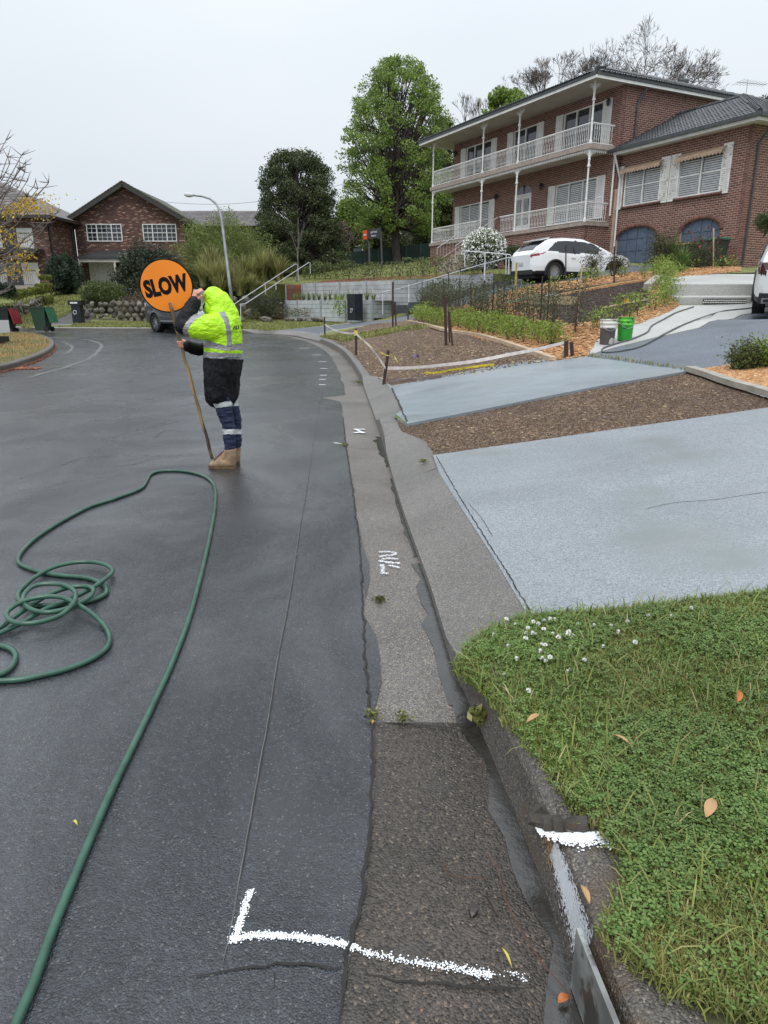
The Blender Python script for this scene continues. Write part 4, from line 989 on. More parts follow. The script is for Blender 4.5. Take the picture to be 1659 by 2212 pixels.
lc=P(*z7(1322,374),32.2); lc.z=1.63
sleeper_wall('retaining_wall','short darker sleeper wall joining the lower and upper walls beside the handrail foot',lb,lc,1.63,4,M_SLPD,[0,1])
ua,ub=P(*z7(405,240),37.8),P(848.5,605,32.5); ua.z=ub.z=2.52
f=fr_of(ua,ub,[z7(603,0)[0],z7(828,0)[0],z7(1078,0)[0]])
sleeper_wall('retaining_wall','upper pale concrete sleeper wall below the row of young hedge plants',ua,ub,2.52,6,M_SLP,[0]+f+[1])
uc=P(956,599,30.5); ud_=P(1063,596.3,29); 
sleeper_wall('retaining_wall','tall grey sleeper wall rising beside the path, right of the upper wall corner',ub,uc,2.52,8,M_SLPD,[0,.5,1])
sleeper_wall('retaining_wall','last grey sleeper wall section at the top of the dark steps',uc,ud_,2.66,8,M_SLPD,[0,1])
ra_,rb_=P(*z7(240,250),38.6),P(*z7(405,250),37.9); ra_.z=rb_.z=2.45
sleeper_wall('retaining_wall','rust-red timber sleeper panel at the left end of the upper wall',ra_,rb_,2.45,5,M_SLPR,[0,1])
rc_,rd_=P(*z7(-20,432),37.4),P(*z7(225,432),36.9); rc_.z=rd_.z=rd_.z
sleeper_wall('retaining_wall','low rust-red timber sleeper wall at the left end of the lower wall',rc_,rd_,rd_.z,4,M_SLPR,[0,1])
# terrace soil between lower and upper wall
m=MB(); m.add([la+Vector((0,0,-.05)),lb+Vector((0,0,-.05)),lc+Vector((.3,0,-.05)),Vector((ub.x,ub.y,1.58)),Vector((ua.x,ua.y,1.58)),Vector((ra_.x,ra_.y,1.58))],[(0,1,2,3,4,5)]); tag(m.build('terrace_soil',M_REDM),kind='structure')
# dark steps beside the wall
sa=P(*z8(40,505),31.0); sb=P(*z8(1250,215),27.8)
sroot=thing('garden_steps','dark charcoal block steps climbing beside the grey sleeper wall','steps',sa)
dst=(sb-sa); dst.z=0; dst.normalize(); nst=Vector((dst.y,-dst.x,0))
if nst.y>0: nst=-nst
n_=9
for k in range(n_):
    c=sa.lerp(sb,(k+.5)/n_); l=(sb-sa).length/n_
    MB().box(Vector((c.x,c.y,c.z-.1))-nst*.15,(l*1.0,1.3,.36),dst,nst).build('step',M_DKBLK,sroot)
# handrails
def rail(name,label,paths,posts,r=.024,mat=None,smooth=None):
    root=thing(name,label,'handrail',posts[0][1] if posts else paths[0][0])
    for pth in paths: MB().tube(pth,r,7).build('rail',mat or M_METAL,root)
    for a,b in posts:
        m=MB(); m.tube([a,b],r*.85,6); m.tube([b,b+Vector((0,0,.02))],r*2,6); m.build('post',mat or M_METAL,root)
    return root
tt=lambda x: lin(31.5,27.5,np.clip((x-688)/(1102-688)*1.0,-1,2))
def pr(uv,t): return P(uv[0],uv[1],t)
T_=lambda u: float(lin(31.5,27.3,(u-807)/(1104-807)))
top=[pr(z7(1203,352),T_(813)),pr(z7(1185,362),T_(807)),pr(z7(1178,340),T_(806)),pr(z7(1190,318),T_(808))]+[pr(uv,T_(uv[0])) for uv in (z7(1225,305),z8(0,288),z8(470,150),z8(940,12),z1(350,1170),z1(450,1143),z1(463,1148),z1(462,1160))]
posts=[]
for tp,bt in ((z7(1228,306),z7(1228,530)),(z7(1495,218),z7(1495,470)),(z8(97,262),z8(97,510)),(z8(382,178),z8(382,415)),(z8(660,95),z8(660,335)),(z8(936,15),z8(934,250)),(z1(338,1172),z1(336,1265)),(z1(450,1148),z1(449,1222))):
    a=pr(tp,T_(tp[0])); b=pr(bt,T_(bt[0])); posts.append((a,b))
rail('handrail','long sloping galvanised handrail rising beside the sleeper wall to the parked white car',[top],posts)
T2=28.6
rail('handrail','short level galvanised handrail above the steps in front of the white flowering bush',[[pr(z1(228,1130),T2),pr(z1(233,1113),T2),pr(z1(345,1120),T2-.3),pr(z1(455,1131),T2-.6),pr(z1(464,1145),T2-.6)]],[(pr(z1(243,1114),T2),pr(z1(244,1185),T2)),(pr(z1(338,1120),T2-.3),pr(z1(339,1200),T2-.3)),(pr(z1(437,1130),T2-.6),pr(z1(436,1222),T2-.6))])
rail('handrail','left pale metal stair rail climbing the grassy bank past the street lamp',[[pr(zC(140,1192),33),pr(zC(545,925),39),pr(zC(566,925),39.3)]],[(pr(zC(566,925),39.3),pr(zC(570,1030),39.3)),(pr(zC(350,1056),36),pr(zC(352,1125),36))])
rail('handrail','right pale metal stair rail climbing the bank beside the rust-red timber wall',[[pr(zC(187,1192),32.6),pr(zC(215,1188),33),pr(zC(640,912),39.5),pr(zC(648,916),39.6)]],[(pr(zC(187,1192),32.6),pr(zC(187,1300),32.6)),(pr(zC(648,916),39.6),pr(zC(649,985),39.6)),(pr(zC(421,1055),36),pr(zC(422,1092),36))])
# street lamp
M_LAMP=mk('weathered_lamp_pole',(.30,.31,.32),.5,(.2,.21,.22),3,metal=.3)
pts=[pr(z2(*q),33) for q in ((1542,1200),(1520,1020),(1490,780),(1470,620),(1455,560),(1432,520),(1395,490),(1345,474),(1275,466))]
lr=thing('street_lamp','tall grey street lamp with curved arm on the bank right of the gabled house','street lamp',pts[0])
MB().tube(pts,[.085,.078,.07,.062,.058,.055,.05,.045,.04],10).build('pole',M_LAMP,lr,smooth=True)
m=MB(); a,b=pts[-1],pr(z2(1222,461),33); m.tube([a+Vector((.05,0,0)),a.lerp(b,.3),a.lerp(b,.7),b],[.06,.11,.10,.04],8); m.build('lamp_head',mk('lamp_head',(.62,.63,.64),.4),lr,smooth=True)
# letterbox pillar 27
def textmesh(txt,size,ext=.002,cond=.8,name='lettering',mat=None,bold=0):
    cu=bpy.data.curves.new('t','FONT'); cu.body=txt; cu.size=size; cu.extrude=ext; cu.align_x='CENTER'; cu.align_y='CENTER'; cu.offset=bold; cu.resolution_u=3
    o=bpy.data.objects.new('t',cu); COL.objects.link(o); bpy.context.view_layer.update()
    me=bpy.data.meshes.new_from_object(o); bpy.data.objects.remove(o); 
    me.name=name; 
    for v in me.vertices: v.co.x*=cond
    me.materials.clear()
    if mat: me.materials.append(mat)
    return me
def place_text(me,name,parent,c,dx,dy):
    dx=Vector(dx).normalized(); dy=Vector(dy).normalized(); n=dx.cross(dy)
    M=Matrix.Identity(4)
    for i,a in enumerate((dx,dy,n)):
        for j in range(3): M[j][i]=a[j]
    M.translation=Vector(c); o=bpy.data.objects.new(name,me); COL.objects.link(o)
    if parent:
        o.parent=parent; o.matrix_parent_inverse=(Matrix.Translation(parent.location)@Matrix.Rotation(parent.rotation_euler.z,4,'Z')).inverted()
    o.matrix_world=M; o.matrix_basis=M
    return o
M_BOXB=mk('black_letterbox',(.014,.018,.026),.35,(.010,.013,.02),4)
lb0=P(*z7(945,588),32.2); dl=R(-36); d1=Vector((math.sin(dl),math.cos(dl),0)); d2=Vector((d1.y,-d1.x,0))
lb0=P(*z7(945,588),31.0)
LB=thing('letterbox','black letterbox pillar with the number 27 in front of the pale sleeper wall','letterbox',lb0)
Hb=1.11; c=lb0+d1*.27+d2*.0
wA_,wB_=.62,.42
cen=lb0+d1*wA_*.5+d2*wB_*.5
m=MB(); m.box(cen+UPV*(Hb/2-.02),(wA_,wB_,Hb),d1,d2); m.box(cen+UPV*(Hb-.01),(wA_+.03,wB_+.03,.03),d1,d2); m.build('pillar',M_BOXB,LB)
MB().box(cen-d2*(wB_/2+.004)+UPV*(Hb-.22),(.36,.012,.05),d1,d2).build('letter_slot',M_BLACK,LB)
fc=cen-d2*(wB_/2+.006)+UPV*.40
place_text(textmesh('27',.26,.003,.85,mat=M_WHITE),'house_number',LB,fc-d1*.03,-d1,UPV)
# reserve sign
M_SGN=mk('slate_sign',(.06,.062,.075),.5); M_ORG=mk('orange_panel',(.72,.10,.03),.5,(.66,.09,.028),3)
ps=[(z5(598,360),z5(605,897)),(z5(822,320),z5(842,872))]; tS=45
pa_=P(*ps[0][1],tS); pb_=P(*ps[1][1],tS-1.2); 
RS=thing('park_sign','slate and orange reserve name board on two black posts on the upper lawn','sign',pa_)
for (tp,bt),t in zip(ps,(tS,tS-1.2)):
    MB().bar(P(*bt,t)-UPV*.1,P(tp[0],tp[1]-12,t),.11,.11).build('post',M_BLACK,RS)
L0=P(*z5(508,280),tS+.3); R0=P(*z5(842,250),tS-1.3); dx=(R0-L0); zz=(L0.z+R0.z)/2; w=dx.length; dx.z=0; dx.normalize(); ny=Vector((dx.y,-dx.x,0)); hB=.53*45/45*.0+P(*z5(700,170),44).z-P(*z5(700,345),44).z
cen=(L0+R0)/2; cen.z=zz
MB().box(cen+dx*(w*.12)+ny*.08,(w*.76,.04,hB),dx,ny).build('name_panel',M_SGN,RS); MB().box(cen-dx*(w*.385)+ny*.08,(w*.235,.04,hB),dx,ny).build('orange_panel',M_ORG,RS)
place_text(textmesh('Judd Road',.19,.002,.9,mat=M_WHITE),'lettering',RS,cen+dx*(w*.12)+ny*.105+UPV*.1,dx,UPV); place_text(textmesh('Reserve',.19,.002,.9,mat=M_WHITE),'lettering',RS,cen+dx*(w*.12)+ny*.105-UPV*.12,dx,UPV)
MB().box(cen-dx*(w*.385)+ny*.103,(w*.17,.004,.07),dx,ny).build('white_mark',M_WHITE,RS)
# dark green fence behind the lawn
M_FEN=mk('dark_green_fence',(.035,.065,.06),.5,(.028,.052,.048),2)
fa,fb=P(676,588,54),P(940,560,50); fa.z=onU(676,585).z if False else fa.z
FN=thing('metal_fence','long dark green corrugated metal fence at the back of the upper lawn','fence',fa)
npn=9; dd=(fb-fa)
for k in range(npn):
    a=fa+dd*(k/npn); b=fa+dd*((k+1)/npn); d_=(b-a); d_.z=0; l=d_.length; d_.normalize(); n2=Vector((d_.y,-d_.x,0)); nr=14; vs=[];fs=[]
    for i in range(nr*2+1):
        p=a.lerp(b,i/(nr*2)); o_=n2*(.02 if i%2 else -.02)
        vs+= [p+o_-UPV*.6,p+o_+UPV*1.15]
    for i in range(nr*2): fs.append((2*i,2*i+2,2*i+3,2*i+1))
    MB().add(vs,fs).build('fence_panel',M_FEN,FN); m=MB(); m.box(a+UPV*.3,(.07,.07,1.9)); m.build('fence_post',M_FEN,FN)
# wheelie bins
def bin_(label,base,h,lidmat,bodymat,rz,open_=False,group=None):
    r=thing('wheelie_bin',label,'bin',base,rz,group); s=h/1.0
    m=MB(); w0,w1,d0,d1_=.40*s,.56*s,.42*s,.62*s; z0_,z1__=.05*s,.92*s
    def ringv(w,d,z): return [(-w/2,-d/2,z),(w/2,-d/2,z),(w/2,d/2,z),(-w/2,d/2,z)]
    m.add(ringv(w0,d0,z0_)+ringv(w1,d1_,z1__)+ringv(w1+.05*s,d1_+.05*s,z1__)+ringv(w1+.05*s,d1_+.05*s,z1__+.04*s),[(3,2,1,0)]+[(a+i,a+(i+1)%4,a+4+(i+1)%4,a+4+i) for a in (0,4,8) for i in range(4)])
    m.build('bin_body',bodymat,r,False)
    m=MB()
    if not open_:
        m.add([(-w1/2-.03,-d1_/2-.04,z1__+.03),(w1/2+.03,-d1_/2-.04,z1__+.03),(w1/2+.03,d1_/2+.05,z1__+.05),(-w1/2-.03,d1_/2+.05,z1__+.05),(-w1/2+.04,-d1_/2+.05,z1__+.09),(w1/2-.04,-d1_/2+.05,z1__+.09),(w1/2-.04,d1_/2-.03,z1__+.11),(-w1/2+.04,d1_/2-.03,z1__+.11)],[(0,1,5,4),(1,2,6,5),(2,3,7,6),(3,0,4,7),(4,5,6,7),(3,2,1,0)])
    else: m.box((0,d1_/2+.12,z1__-.28),(w1,.05,.62),(1,0,0),(0,1,.25),(0,-.25,1))
    m.build('bin_lid',lidmat,r,False)
    m=MB(); m.tube([(-w1/2+.05,d1_/2+.07,z1__),(w1/2-.05,d1_/2+.07,z1__)],.018,6); m.build('handle',bodymat,r,False)
    for sx in (-1,1): MB().lathe([(0,-.03),(.1*s,-.03),(.1*s,.03),(0,.03)],(sx*w0*.55,d0/2+.04,.1*s),14,'x').build('wheel',M_RUBBER,r,False)
    return r
M_BING=mk('green_bin_plastic',(.022,.055,.032),.45); M_BINB=mk('black_bin_plastic',(.014,.02,.016),.45); M_LIDG=mk('green_lid',(.02,.13,.055),.5); M_LIDR=mk('red_lid',(.22,.012,.018),.5); M_LIDY=mk('dark_yellow_lid',(.30,.19,.02),.5)
b=onL(*z4(415,655)); b.z=zL(b.x,b.y); bin_('dark green wheelie bin with bright green lid hanging open at the kerb',b,1.05,M_LIDG,M_BING,R(-95),True)
b=onL(*z4(75,668)); bin_('black wheelie bin with red lid at the left edge behind the white ute',b,1.05,M_LIDR,M_BINB,R(-95),True)
bs=HW(PR+.35,QG-.75,0); bs.z=2.82; bin_('black wheelie bin with green lid at the right corner of the garage wall',bs,1.08,M_LIDG,M_BINB,math.pi/2-az+R(90))
bs=HW(PR+1.75,QG-.8,0); bs.z=2.72; bin_('dark wheelie bin half hidden by shrubs in front of the right garage door',bs,1.08,M_LIDY,M_BINB,math.pi/2-az+R(90))
# dark letter box of the gabled house
q=onL(*z4(750,578)); LBX=thing('letterbox','small black letterbox with round mark beside the stone wall at the driveway foot','letterbox',q)
m=MB(); m.box((q.x,q.y,q.z+.42),(.42,.4,.9)); m.build('pillar',M_BOXB,LBX); MB().box((q.x,q.y,q.z+.95),(.62,.5,.22)).build('box_top',M_BLACK,LBX)
m=MB(); m.tube([Vector((q.x-.05+.08*math.cos(a),q.y-.21,q.z+.52+.09*math.sin(a))) for a in np.linspace(0,6.283,13)],.016,5,False); m.build('number_mark',M_WHITE,LBX); MB().box((q.x-.03,q.y-.262,q.z+.95),(.34,.01,.08)).build('letter_slot',M_WHITEW,LBX)
# ================= cars =================
M_CARW=mk('white_car_paint',(.74,.75,.76),.22,(.72,.73,.74),2,coat=.6); M_CARG=mk('charcoal_car_paint',(.045,.048,.055),.3,(.04,.043,.05),2,coat=.7,metal=.3)
M_CGLASS=mk('car_glass',(.012,.014,.018),.06,spec=.7); M_CBLK=mk('black_trim_plastic',(.018,.018,.02),.5); M_RIM=mk('alloy_rim',(.38,.39,.40),.3,metal=.7); M_TAIL=mk('red_tail_light',(.28,.008,.012),.12,coat=.8); M_PLATE=mk('number_plate',(.55,.55,.56),.4); M_HEADL=mk('clear_headlight',(.62,.64,.66),.1,coat=.8)
M_TAILD=mk('dark_tail_light',(.055,.008,.01),.12,coat=.8)
def smooth_interp(xs,pts,sm=.06):
    px=[p[0] for p in pts]; py=[p[1] for p in pts]
    d=np.linspace(-3*sm,3*sm,13); w=np.exp(-(d/sm)**2/2); w/=w.sum()
    return sum(wi*np.interp(xs+di,px,py) for wi,di in zip(w,d))
def car(name,label,base,heading,L_,W_,top,belt,bot,plan,wheels,wr,side_glass,paint,roofw=.78,cat='car',rear_glass=None,front_glass=None,tail=None,tailmat=None,head=None,plate=True,clad=True,spokes=10,extra=None):
    root=thing(name,label,cat,base,math.pi/2-heading)
    nx,nj=170,56; xs=np.linspace(0,L_,nx)
    zt=smooth_interp(xs,top); zb=smooth_interp(xs,bot,.04); zl=smooth_interp(xs,belt); hw=smooth_interp(xs,plan,.03)*W_/2
    zt=np.maximum(zt,zl*0+zb+.1); V=np.zeros((nx,nj,3))
    for i,x in enumerate(xs):
        lo=zb[i]; be=min(zl[i],zt[i]-.02); tp=zt[i]; w=hw[i]; cab=np.clip((tp-be)/.5,0,1); wt=w*(1-(1-roofw)*cab)
        key=[(0,lo),(w*.86,lo),(w*.97,lo+.07),(w*1.0,lo+(be-lo)*.42),(w*.985,lo+(be-lo)*.72),(w*.965,be),(lin(w*.96,wt*1.04,.9),be+(tp-be)*.86),(wt*.86,tp-.015*cab-.004),(wt*.5,tp),(0,tp+.012*cab)]
        kx=np.array([k[0] for k in key]); kz=np.array([k[1] for k in key]); s=np.array([0,.14,.2,.36,.5,.6,.82,.88,.94,1.0]); ss=np.linspace(0,1,nj)
        yy=np.interp(ss,s,kx); zz=np.interp(ss,s,kz)
        V[i,:,0]=x; V[i,:,1]=yy; V[i,:,2]=zz
    for _ in range(2):
        V[:,1:-1,1:]=(V[:,:-2,1:]+2*V[:,1:-1,1:]+V[:,2:,1:])/4
    body=[[],[],{}]; parts={'body':[], 'window':[], 'rear_window':[], 'windscreen':[], 'cladding':[],'tail':[],'head':[]}
    allV=[]; idx=lambda s,i,j: s*nx*nj+i*nj+j
    for s,sg in ((0,-1),(1,1)):
        VV=V.copy(); VV[:,:,1]*=sg; allV.append(VV.reshape(-1,3))
    AV=np.concatenate(allV)
    ii,jj=np.meshgrid(np.arange(nx-1),np.arange(nj-1),indexing='ij'); ii=ii.ravel(); jj=jj.ravel()
    cx=(V[ii,jj,0]+V[ii+1,jj,0])/2; cz=(V[ii,jj,2]+V[ii+1,jj+1,2])/2; cy=(V[ii,jj,1]+V[ii,jj+1,1])/2
    cls=np.zeros(len(ii),int)
    side=(jj<int(.86*nj))&(jj>int(.15*nj))
    for poly in side_glass: cls[pip(poly,cx,cz)&side&(jj>int(.5*nj))]=1
    if rear_glass: cls[(cx<rear_glass[1])&(cz>rear_glass[2])&(cz<rear_glass[3])&(cy<W_/2*rear_glass[4])&(jj>int(.6*nj))]=2
    if front_glass: cls[(cx>front_glass[0])&(cx<front_glass[1])&(cz>front_glass[2])&(cy<W_/2*roofw*.93)&(jj>int(.75*nj))]=3
    if clad: cls[(cz<clad if not isinstance(clad,bool) else cz<.42)&(cls==0)]=4
    if tail: 
        for tp_ in tail: cls[pip(tp_,cx,cz)&(cls==0)&(cy>W_/2*.35)]=5
    if head:
        for tp_ in head: cls[pip(tp_,cx,cz)&(cls==0)&(cy>W_/2*.35)]=6
    hole=np.zeros(len(ii),bool)
    for wx in wheels: hole|=((cx-wx)**2+(cz-wr)**2<(wr*1.12)**2)&(cy>W_/2-.32)
    names={0:('body',paint),1:('window',M_CGLASS),2:('rear_window',M_CGLASS),3:('windscreen',M_CGLASS),4:('sill_cladding',M_CBLK),5:('tail_light',tailmat or M_TAIL),6:('headlight',M_HEADL)}
    for k,(nm,mt) in names.items():
        sel=(cls==k)&~hole
        if not sel.any(): continue
        for grp in ((0,1),) if k in (0,2,3,4) else ((0,),(1,)):
            F=[]
            for s in grp:
                q=np.stack([idx(s,ii,jj),idx(s,ii+1,jj),idx(s,ii+1,jj+1),idx(s,ii,jj+1)],1)[sel]
                if s==1: q=q[:,::-1]
                F.append(q)
            F=np.concatenate(F); used,inv=np.unique(F,return_inverse=True)
            obj(nm,npmesh(nm,AV[used],inv.reshape(-1,4),mt,True),root,False)
    # end caps
    m=MB()
    for i in (0,nx-1):
        ring=[(V[i,j,0],-V[i,j,1],V[i,j,2]) for j in range(nj)]+[(V[i,j,0],V[i,j,1],V[i,j,2]) for j in range(nj-1,-1,-1)]
        m.add(ring,[tuple(range(len(ring)))])
    m.build('end_panel',paint if not clad else paint,root,False)
    # dark wheel wells, arches, wheels
    m=MB(); m.box((L_/2,0,wr*1.05),(L_-.5,W_-.75,.5)); m.build('underbody',M_CBLK,root,False)
    for wx in wheels:
        for sg in (-1,1):
            y=sg*(W_/2-.015)
            m=MB(); pts=[(wx+math.cos(a)*wr*1.14,y-sg*.02,wr+math.sin(a)*wr*1.14) for a in np.linspace(-.25,math.pi+.25,18)]; m.tube(pts,.045,6,False); m.build('wheel_arch',M_CBLK if clad else paint,root,False)
            m=MB(); m.lathe([(wr*1.12,-.25 if sg>0 else .25),(wr*1.12,.0)],(wx,y-sg*.02,wr),24,'y'); m.build('wheel_well',M_CBLK,root,False)
            wl=MB(); t=.115
            wl.lathe([(wr*.68,-t),(wr*.93,-t*1.05),(wr,-t*.8),(wr,t*.8),(wr*.93,t*1.05),(wr*.68,t),(wr*.66,t*.5),(wr*.66,-t*.5)],(wx,sg*(W_/2-.15),wr),28,'y')
            w=wl.build('wheel',M_RUBBER,root,False)
            rm=MB(); yo=sg*(W_/2-.15)+sg*t*.55
            rm.lathe([(wr*.70,-.03),(wr*.70,.035),(wr*.62,.03),(wr*.62,-.02)],(wx,yo+sg*.02,wr),28,'y')
            rm.lathe([(0,.02*sg+.0),(wr*.16,.02*sg),(wr*.16,-.03*sg)],(wx,yo,wr),12,'y')
            for k in range(spokes):
                a=2*math.pi*k/spokes; a2=a+.12
                rm.bar((wx+math.cos(a)*wr*.1,yo,wr+math.sin(a)*wr*.1),(wx+math.cos(a2)*wr*.66,yo+sg*.015,wr+math.sin(a2)*wr*.66),wr*.09,.03,(0,1,0))
            r_=rm.build('rim',M_RIM,w,False); 
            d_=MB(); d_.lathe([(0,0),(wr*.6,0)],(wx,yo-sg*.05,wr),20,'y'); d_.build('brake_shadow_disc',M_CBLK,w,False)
    return root
# white crossover by the house
g_=[(.62,1.12),(1.02,1.46),(1.9,1.52),(2.75,1.42),(3.28,1.06),(2.4,1.05),(1.5,1.06)]
c1_=P(*z1(665,1258),26.6); hd1=R(70); fwd=Vector((math.sin(hd1),math.cos(hd1),0)); lft=Vector((-fwd.y,fwd.x,0))
base=c1_-fwd*.98+lft*.95; base.z=c1_.z
A_=car('parked_car','white crossover parked nose-up in front of the brick house garage','',0,1,1,[],[],[],[],[],1,[],M_CARW) if False else None
A_=car('parked_car','white crossover car parked on the drive in front of the brick house',base,hd1,4.66,1.87,
 [(0,.95),(.06,1.08),(.35,1.36),(.75,1.585),(1.5,1.65),(2.3,1.625),(2.9,1.45),(3.5,1.12),(4.2,1.02),(4.55,.86),(4.66,.62)],
 [(0,.98),(.5,1.06),(1.5,1.0),(2.6,.97),(3.4,.98),(4.66,.8)],[(0,.40),(.12,.26),(1,.24),(4.2,.24),(4.5,.28),(4.66,.36)],[(0,.72),(.12,.88),(.4,.96),(1,1.0),(3.9,1.0),(4.35,.9),(4.6,.72),(4.66,.6)],
 [.98,3.67],.375,[g_],M_CARW,.74,rear_glass=(0,.62,1.15,1.5,.66),front_glass=(2.75,3.5,1.12),tail=[[(0,.98),(.45,1.06),(.62,1.10),(.40,.99),(.0,.90)]],head=[[(4.1,.82),(4.66,.70),(4.66,.62),(4.3,.72)]],clad=.40,spokes=20)
m=MB(); m.box((-.012,.0,.68),(.02,.38,.12)); m.build('number_plate',M_PLATE,A_,False)
m=MB(); m.box((.02,0,.93),(.03,1.5,.035)); m.build('tail_light_bar',M_TAIL,A_,False)
m=MB(); m.box((.05,0,.36),(.12,1.5,.16)); m.build('rear_diffuser',M_CBLK,A_,False)
m=MB(); m.box((.62,0,1.565),(.42,1.22,.03),(.97,0,.22),(0,1,0),(-.22,0,.97)); m.build('roof_spoiler',M_CARW,A_,False)
for sg in (-1,1):
    m=MB(); m.box((2.95,sg*1.02,1.08),(.13,.22,.15)); m.build('wing_mirror',M_CARW,A_,False)
    for x in (1.75,2.75): MB().box((x,sg*.945,.90),(.2,.025,.03)).build('door_handle',M_CARW,A_,False)
    m=MB(); m.bar((1.78,sg*.80,1.30),(1.82,sg*.90,1.03),.06,.02); m.build('window_pillar',M_CBLK,A_,False)
# large white suv at the right edge, seen from behind
c2=P(1614,690,14.6); hd2_=R(28); fwd=Vector((math.sin(hd2_),math.cos(hd2_),0)); lft=Vector((-fwd.y,fwd.x,0)); base=c2-lft*1.0; base.z=zL(c2.x+.8,c2.y)
B_=car('parked_car','large white SUV cut off by the right edge, its rear lights and exhaust showing',base,hd2_,5.1,1.98,
 [(0,.9),(.05,1.15),(.22,1.5),(.45,1.74),(1.2,1.82),(2.8,1.80),(3.4,1.52),(3.85,1.2),(4.7,1.08),(5.0,.85),(5.1,.6)],
 [(0,1.1),(3,1.05),(5.1,.9)],[(0,.40),(.15,.28),(4.6,.28),(5.1,.4)],[(0,.78),(.08,.9),(.3,.97),(1,1.0),(4.3,1.0),(4.9,.85),(5.1,.7)],[1.05,4.15],.40,
 [[(.55,1.15),(.75,1.62),(2.9,1.66),(3.4,1.2)]],M_CARW,.72,rear_glass=(0,.36,1.22,1.62,.80),front_glass=(3.1,3.85,1.22),tail=[[(0,.88),(.34,.92),(.34,1.14),(0,1.12)]],tailmat=M_TAILD,clad=.46,spokes=10)
B_.rotation_euler.y=-R(9)
m=MB(); m.box((.0,0,.44),(.14,1.7,.2)); m.build('rear_diffuser',M_CBLK,B_,False)
for sg in (-1,1):
    m=MB(); m.box((-.06,sg*.66,.40),(.06,.26,.10)); e_x=m.build('exhaust_trim',M_RIM,B_,False); MB().box((-.095,sg*.66,.40),(.01,.2,.06)).build('exhaust_opening',M_BLACK,B_,False)
m=MB(); m.box((-.01,0,.98),(.03,1.1,.04)); m.build('chrome_strip',M_RIM,B_,False)
tm=textmesh('GLS 400d',.085,.004,1.0,mat=M_RIM); Lc=B_.matrix_basis
o=bpy.data.objects.new('badge_lettering',tm); COL.objects.link(o); o.parent=B_; o.location=(.045,.52,1.17); o.rotation_euler=(R(90-12),0,R(-90))
# charcoal suv across the road
hd3=R(134); fwd=Vector((math.sin(hd3),math.cos(hd3),0)); lft=Vector((-fwd.y,fwd.x,0)); rw=P(*z2(1034,1371),29.9)
base=rw-fwd*1.05+lft*.93; base.z=rw.z
C3=car('parked_car','charcoal SUV parked across the road behind the orange sign and the worker',base,hd3,4.75,1.9,
 [(0,.9),(.05,1.1),(.3,1.45),(.55,1.68),(1.4,1.75),(2.6,1.72),(3.3,1.35),(3.65,1.12),(4.5,1.0),(4.75,.65)],[(0,1.1),(3,1.02),(4.75,.9)],[(0,.45),(.15,.3),(4.4,.3),(4.75,.4)],[(0,.8),(.1,.9),(.4,.97),(1,1.0),(4.0,1.0),(4.6,.85),(4.75,.7)],[1.05,3.84],.38,
 [[(.55,1.14),(.75,1.56),(2.7,1.58),(3.2,1.12)]],M_CARG,.78,rear_glass=(0,.4,1.2,1.58,.8),front_glass=(2.75,3.6,1.15),head=[[(4.1,.9),(4.75,.85),(4.75,.7),(4.3,.75)]],tail=[[(0,1.0),(.25,1.03),(.25,1.18),(0,1.15)]],tailmat=M_HEADL,clad=False,spokes=10)
for sg in (-1,1): MB().box((2.45,sg*.965,.46),(1.7,.03,.05)).build('chrome_strip',M_RIM,C3,False)
for sg in (-1,1): MB().box((3.1,sg*1.03,1.1),(.14,.22,.16)).build('wing_mirror',M_CARG,C3,False)
# white ute tray at the left edge
u0=P(*z4(16,700),19.5); u0.x-=.68
UT=thing('ute','white utility truck cut off by the left edge, a yellow strip on its tray','ute',(u0.x-2,u0.y,.1))
m=MB(); m.box((u0.x-1.25,u0.y+.9,.82),(2.5,1.8,.36)); m.build('tray',M_CARW,UT)
MB().box((u0.x-1.25,u0.y-.012,.90),(2.45,.02,.14)).build('yellow_strip',mk('yellow_reflector',(.75,.78,.02),.4),UT)
MB().box((u0.x-.75,u0.y+.9,1.06),(1.0,1.7,.14)).build('tray_rim',M_CARW,UT)
MB().box((u0.x-.14,u0.y+.9,.45),(.26,1.6,.16)).build('rear_bumper',M_CBLK,UT)
MB().box((u0.x-3.3,u0.y+.9,1.1),(1.6,1.75,1.3)).build('cab',M_CARW,UT)
for sg in (0,1):
    MB().lathe([(0,-.12),(.34,-.12),(.36,-.08),(.36,.08),(.34,.12),(0,.12)],(u0.x-1.1,u0.y+.15+1.5*sg,.42),24,'y').build('wheel',M_RUBBER,UT)
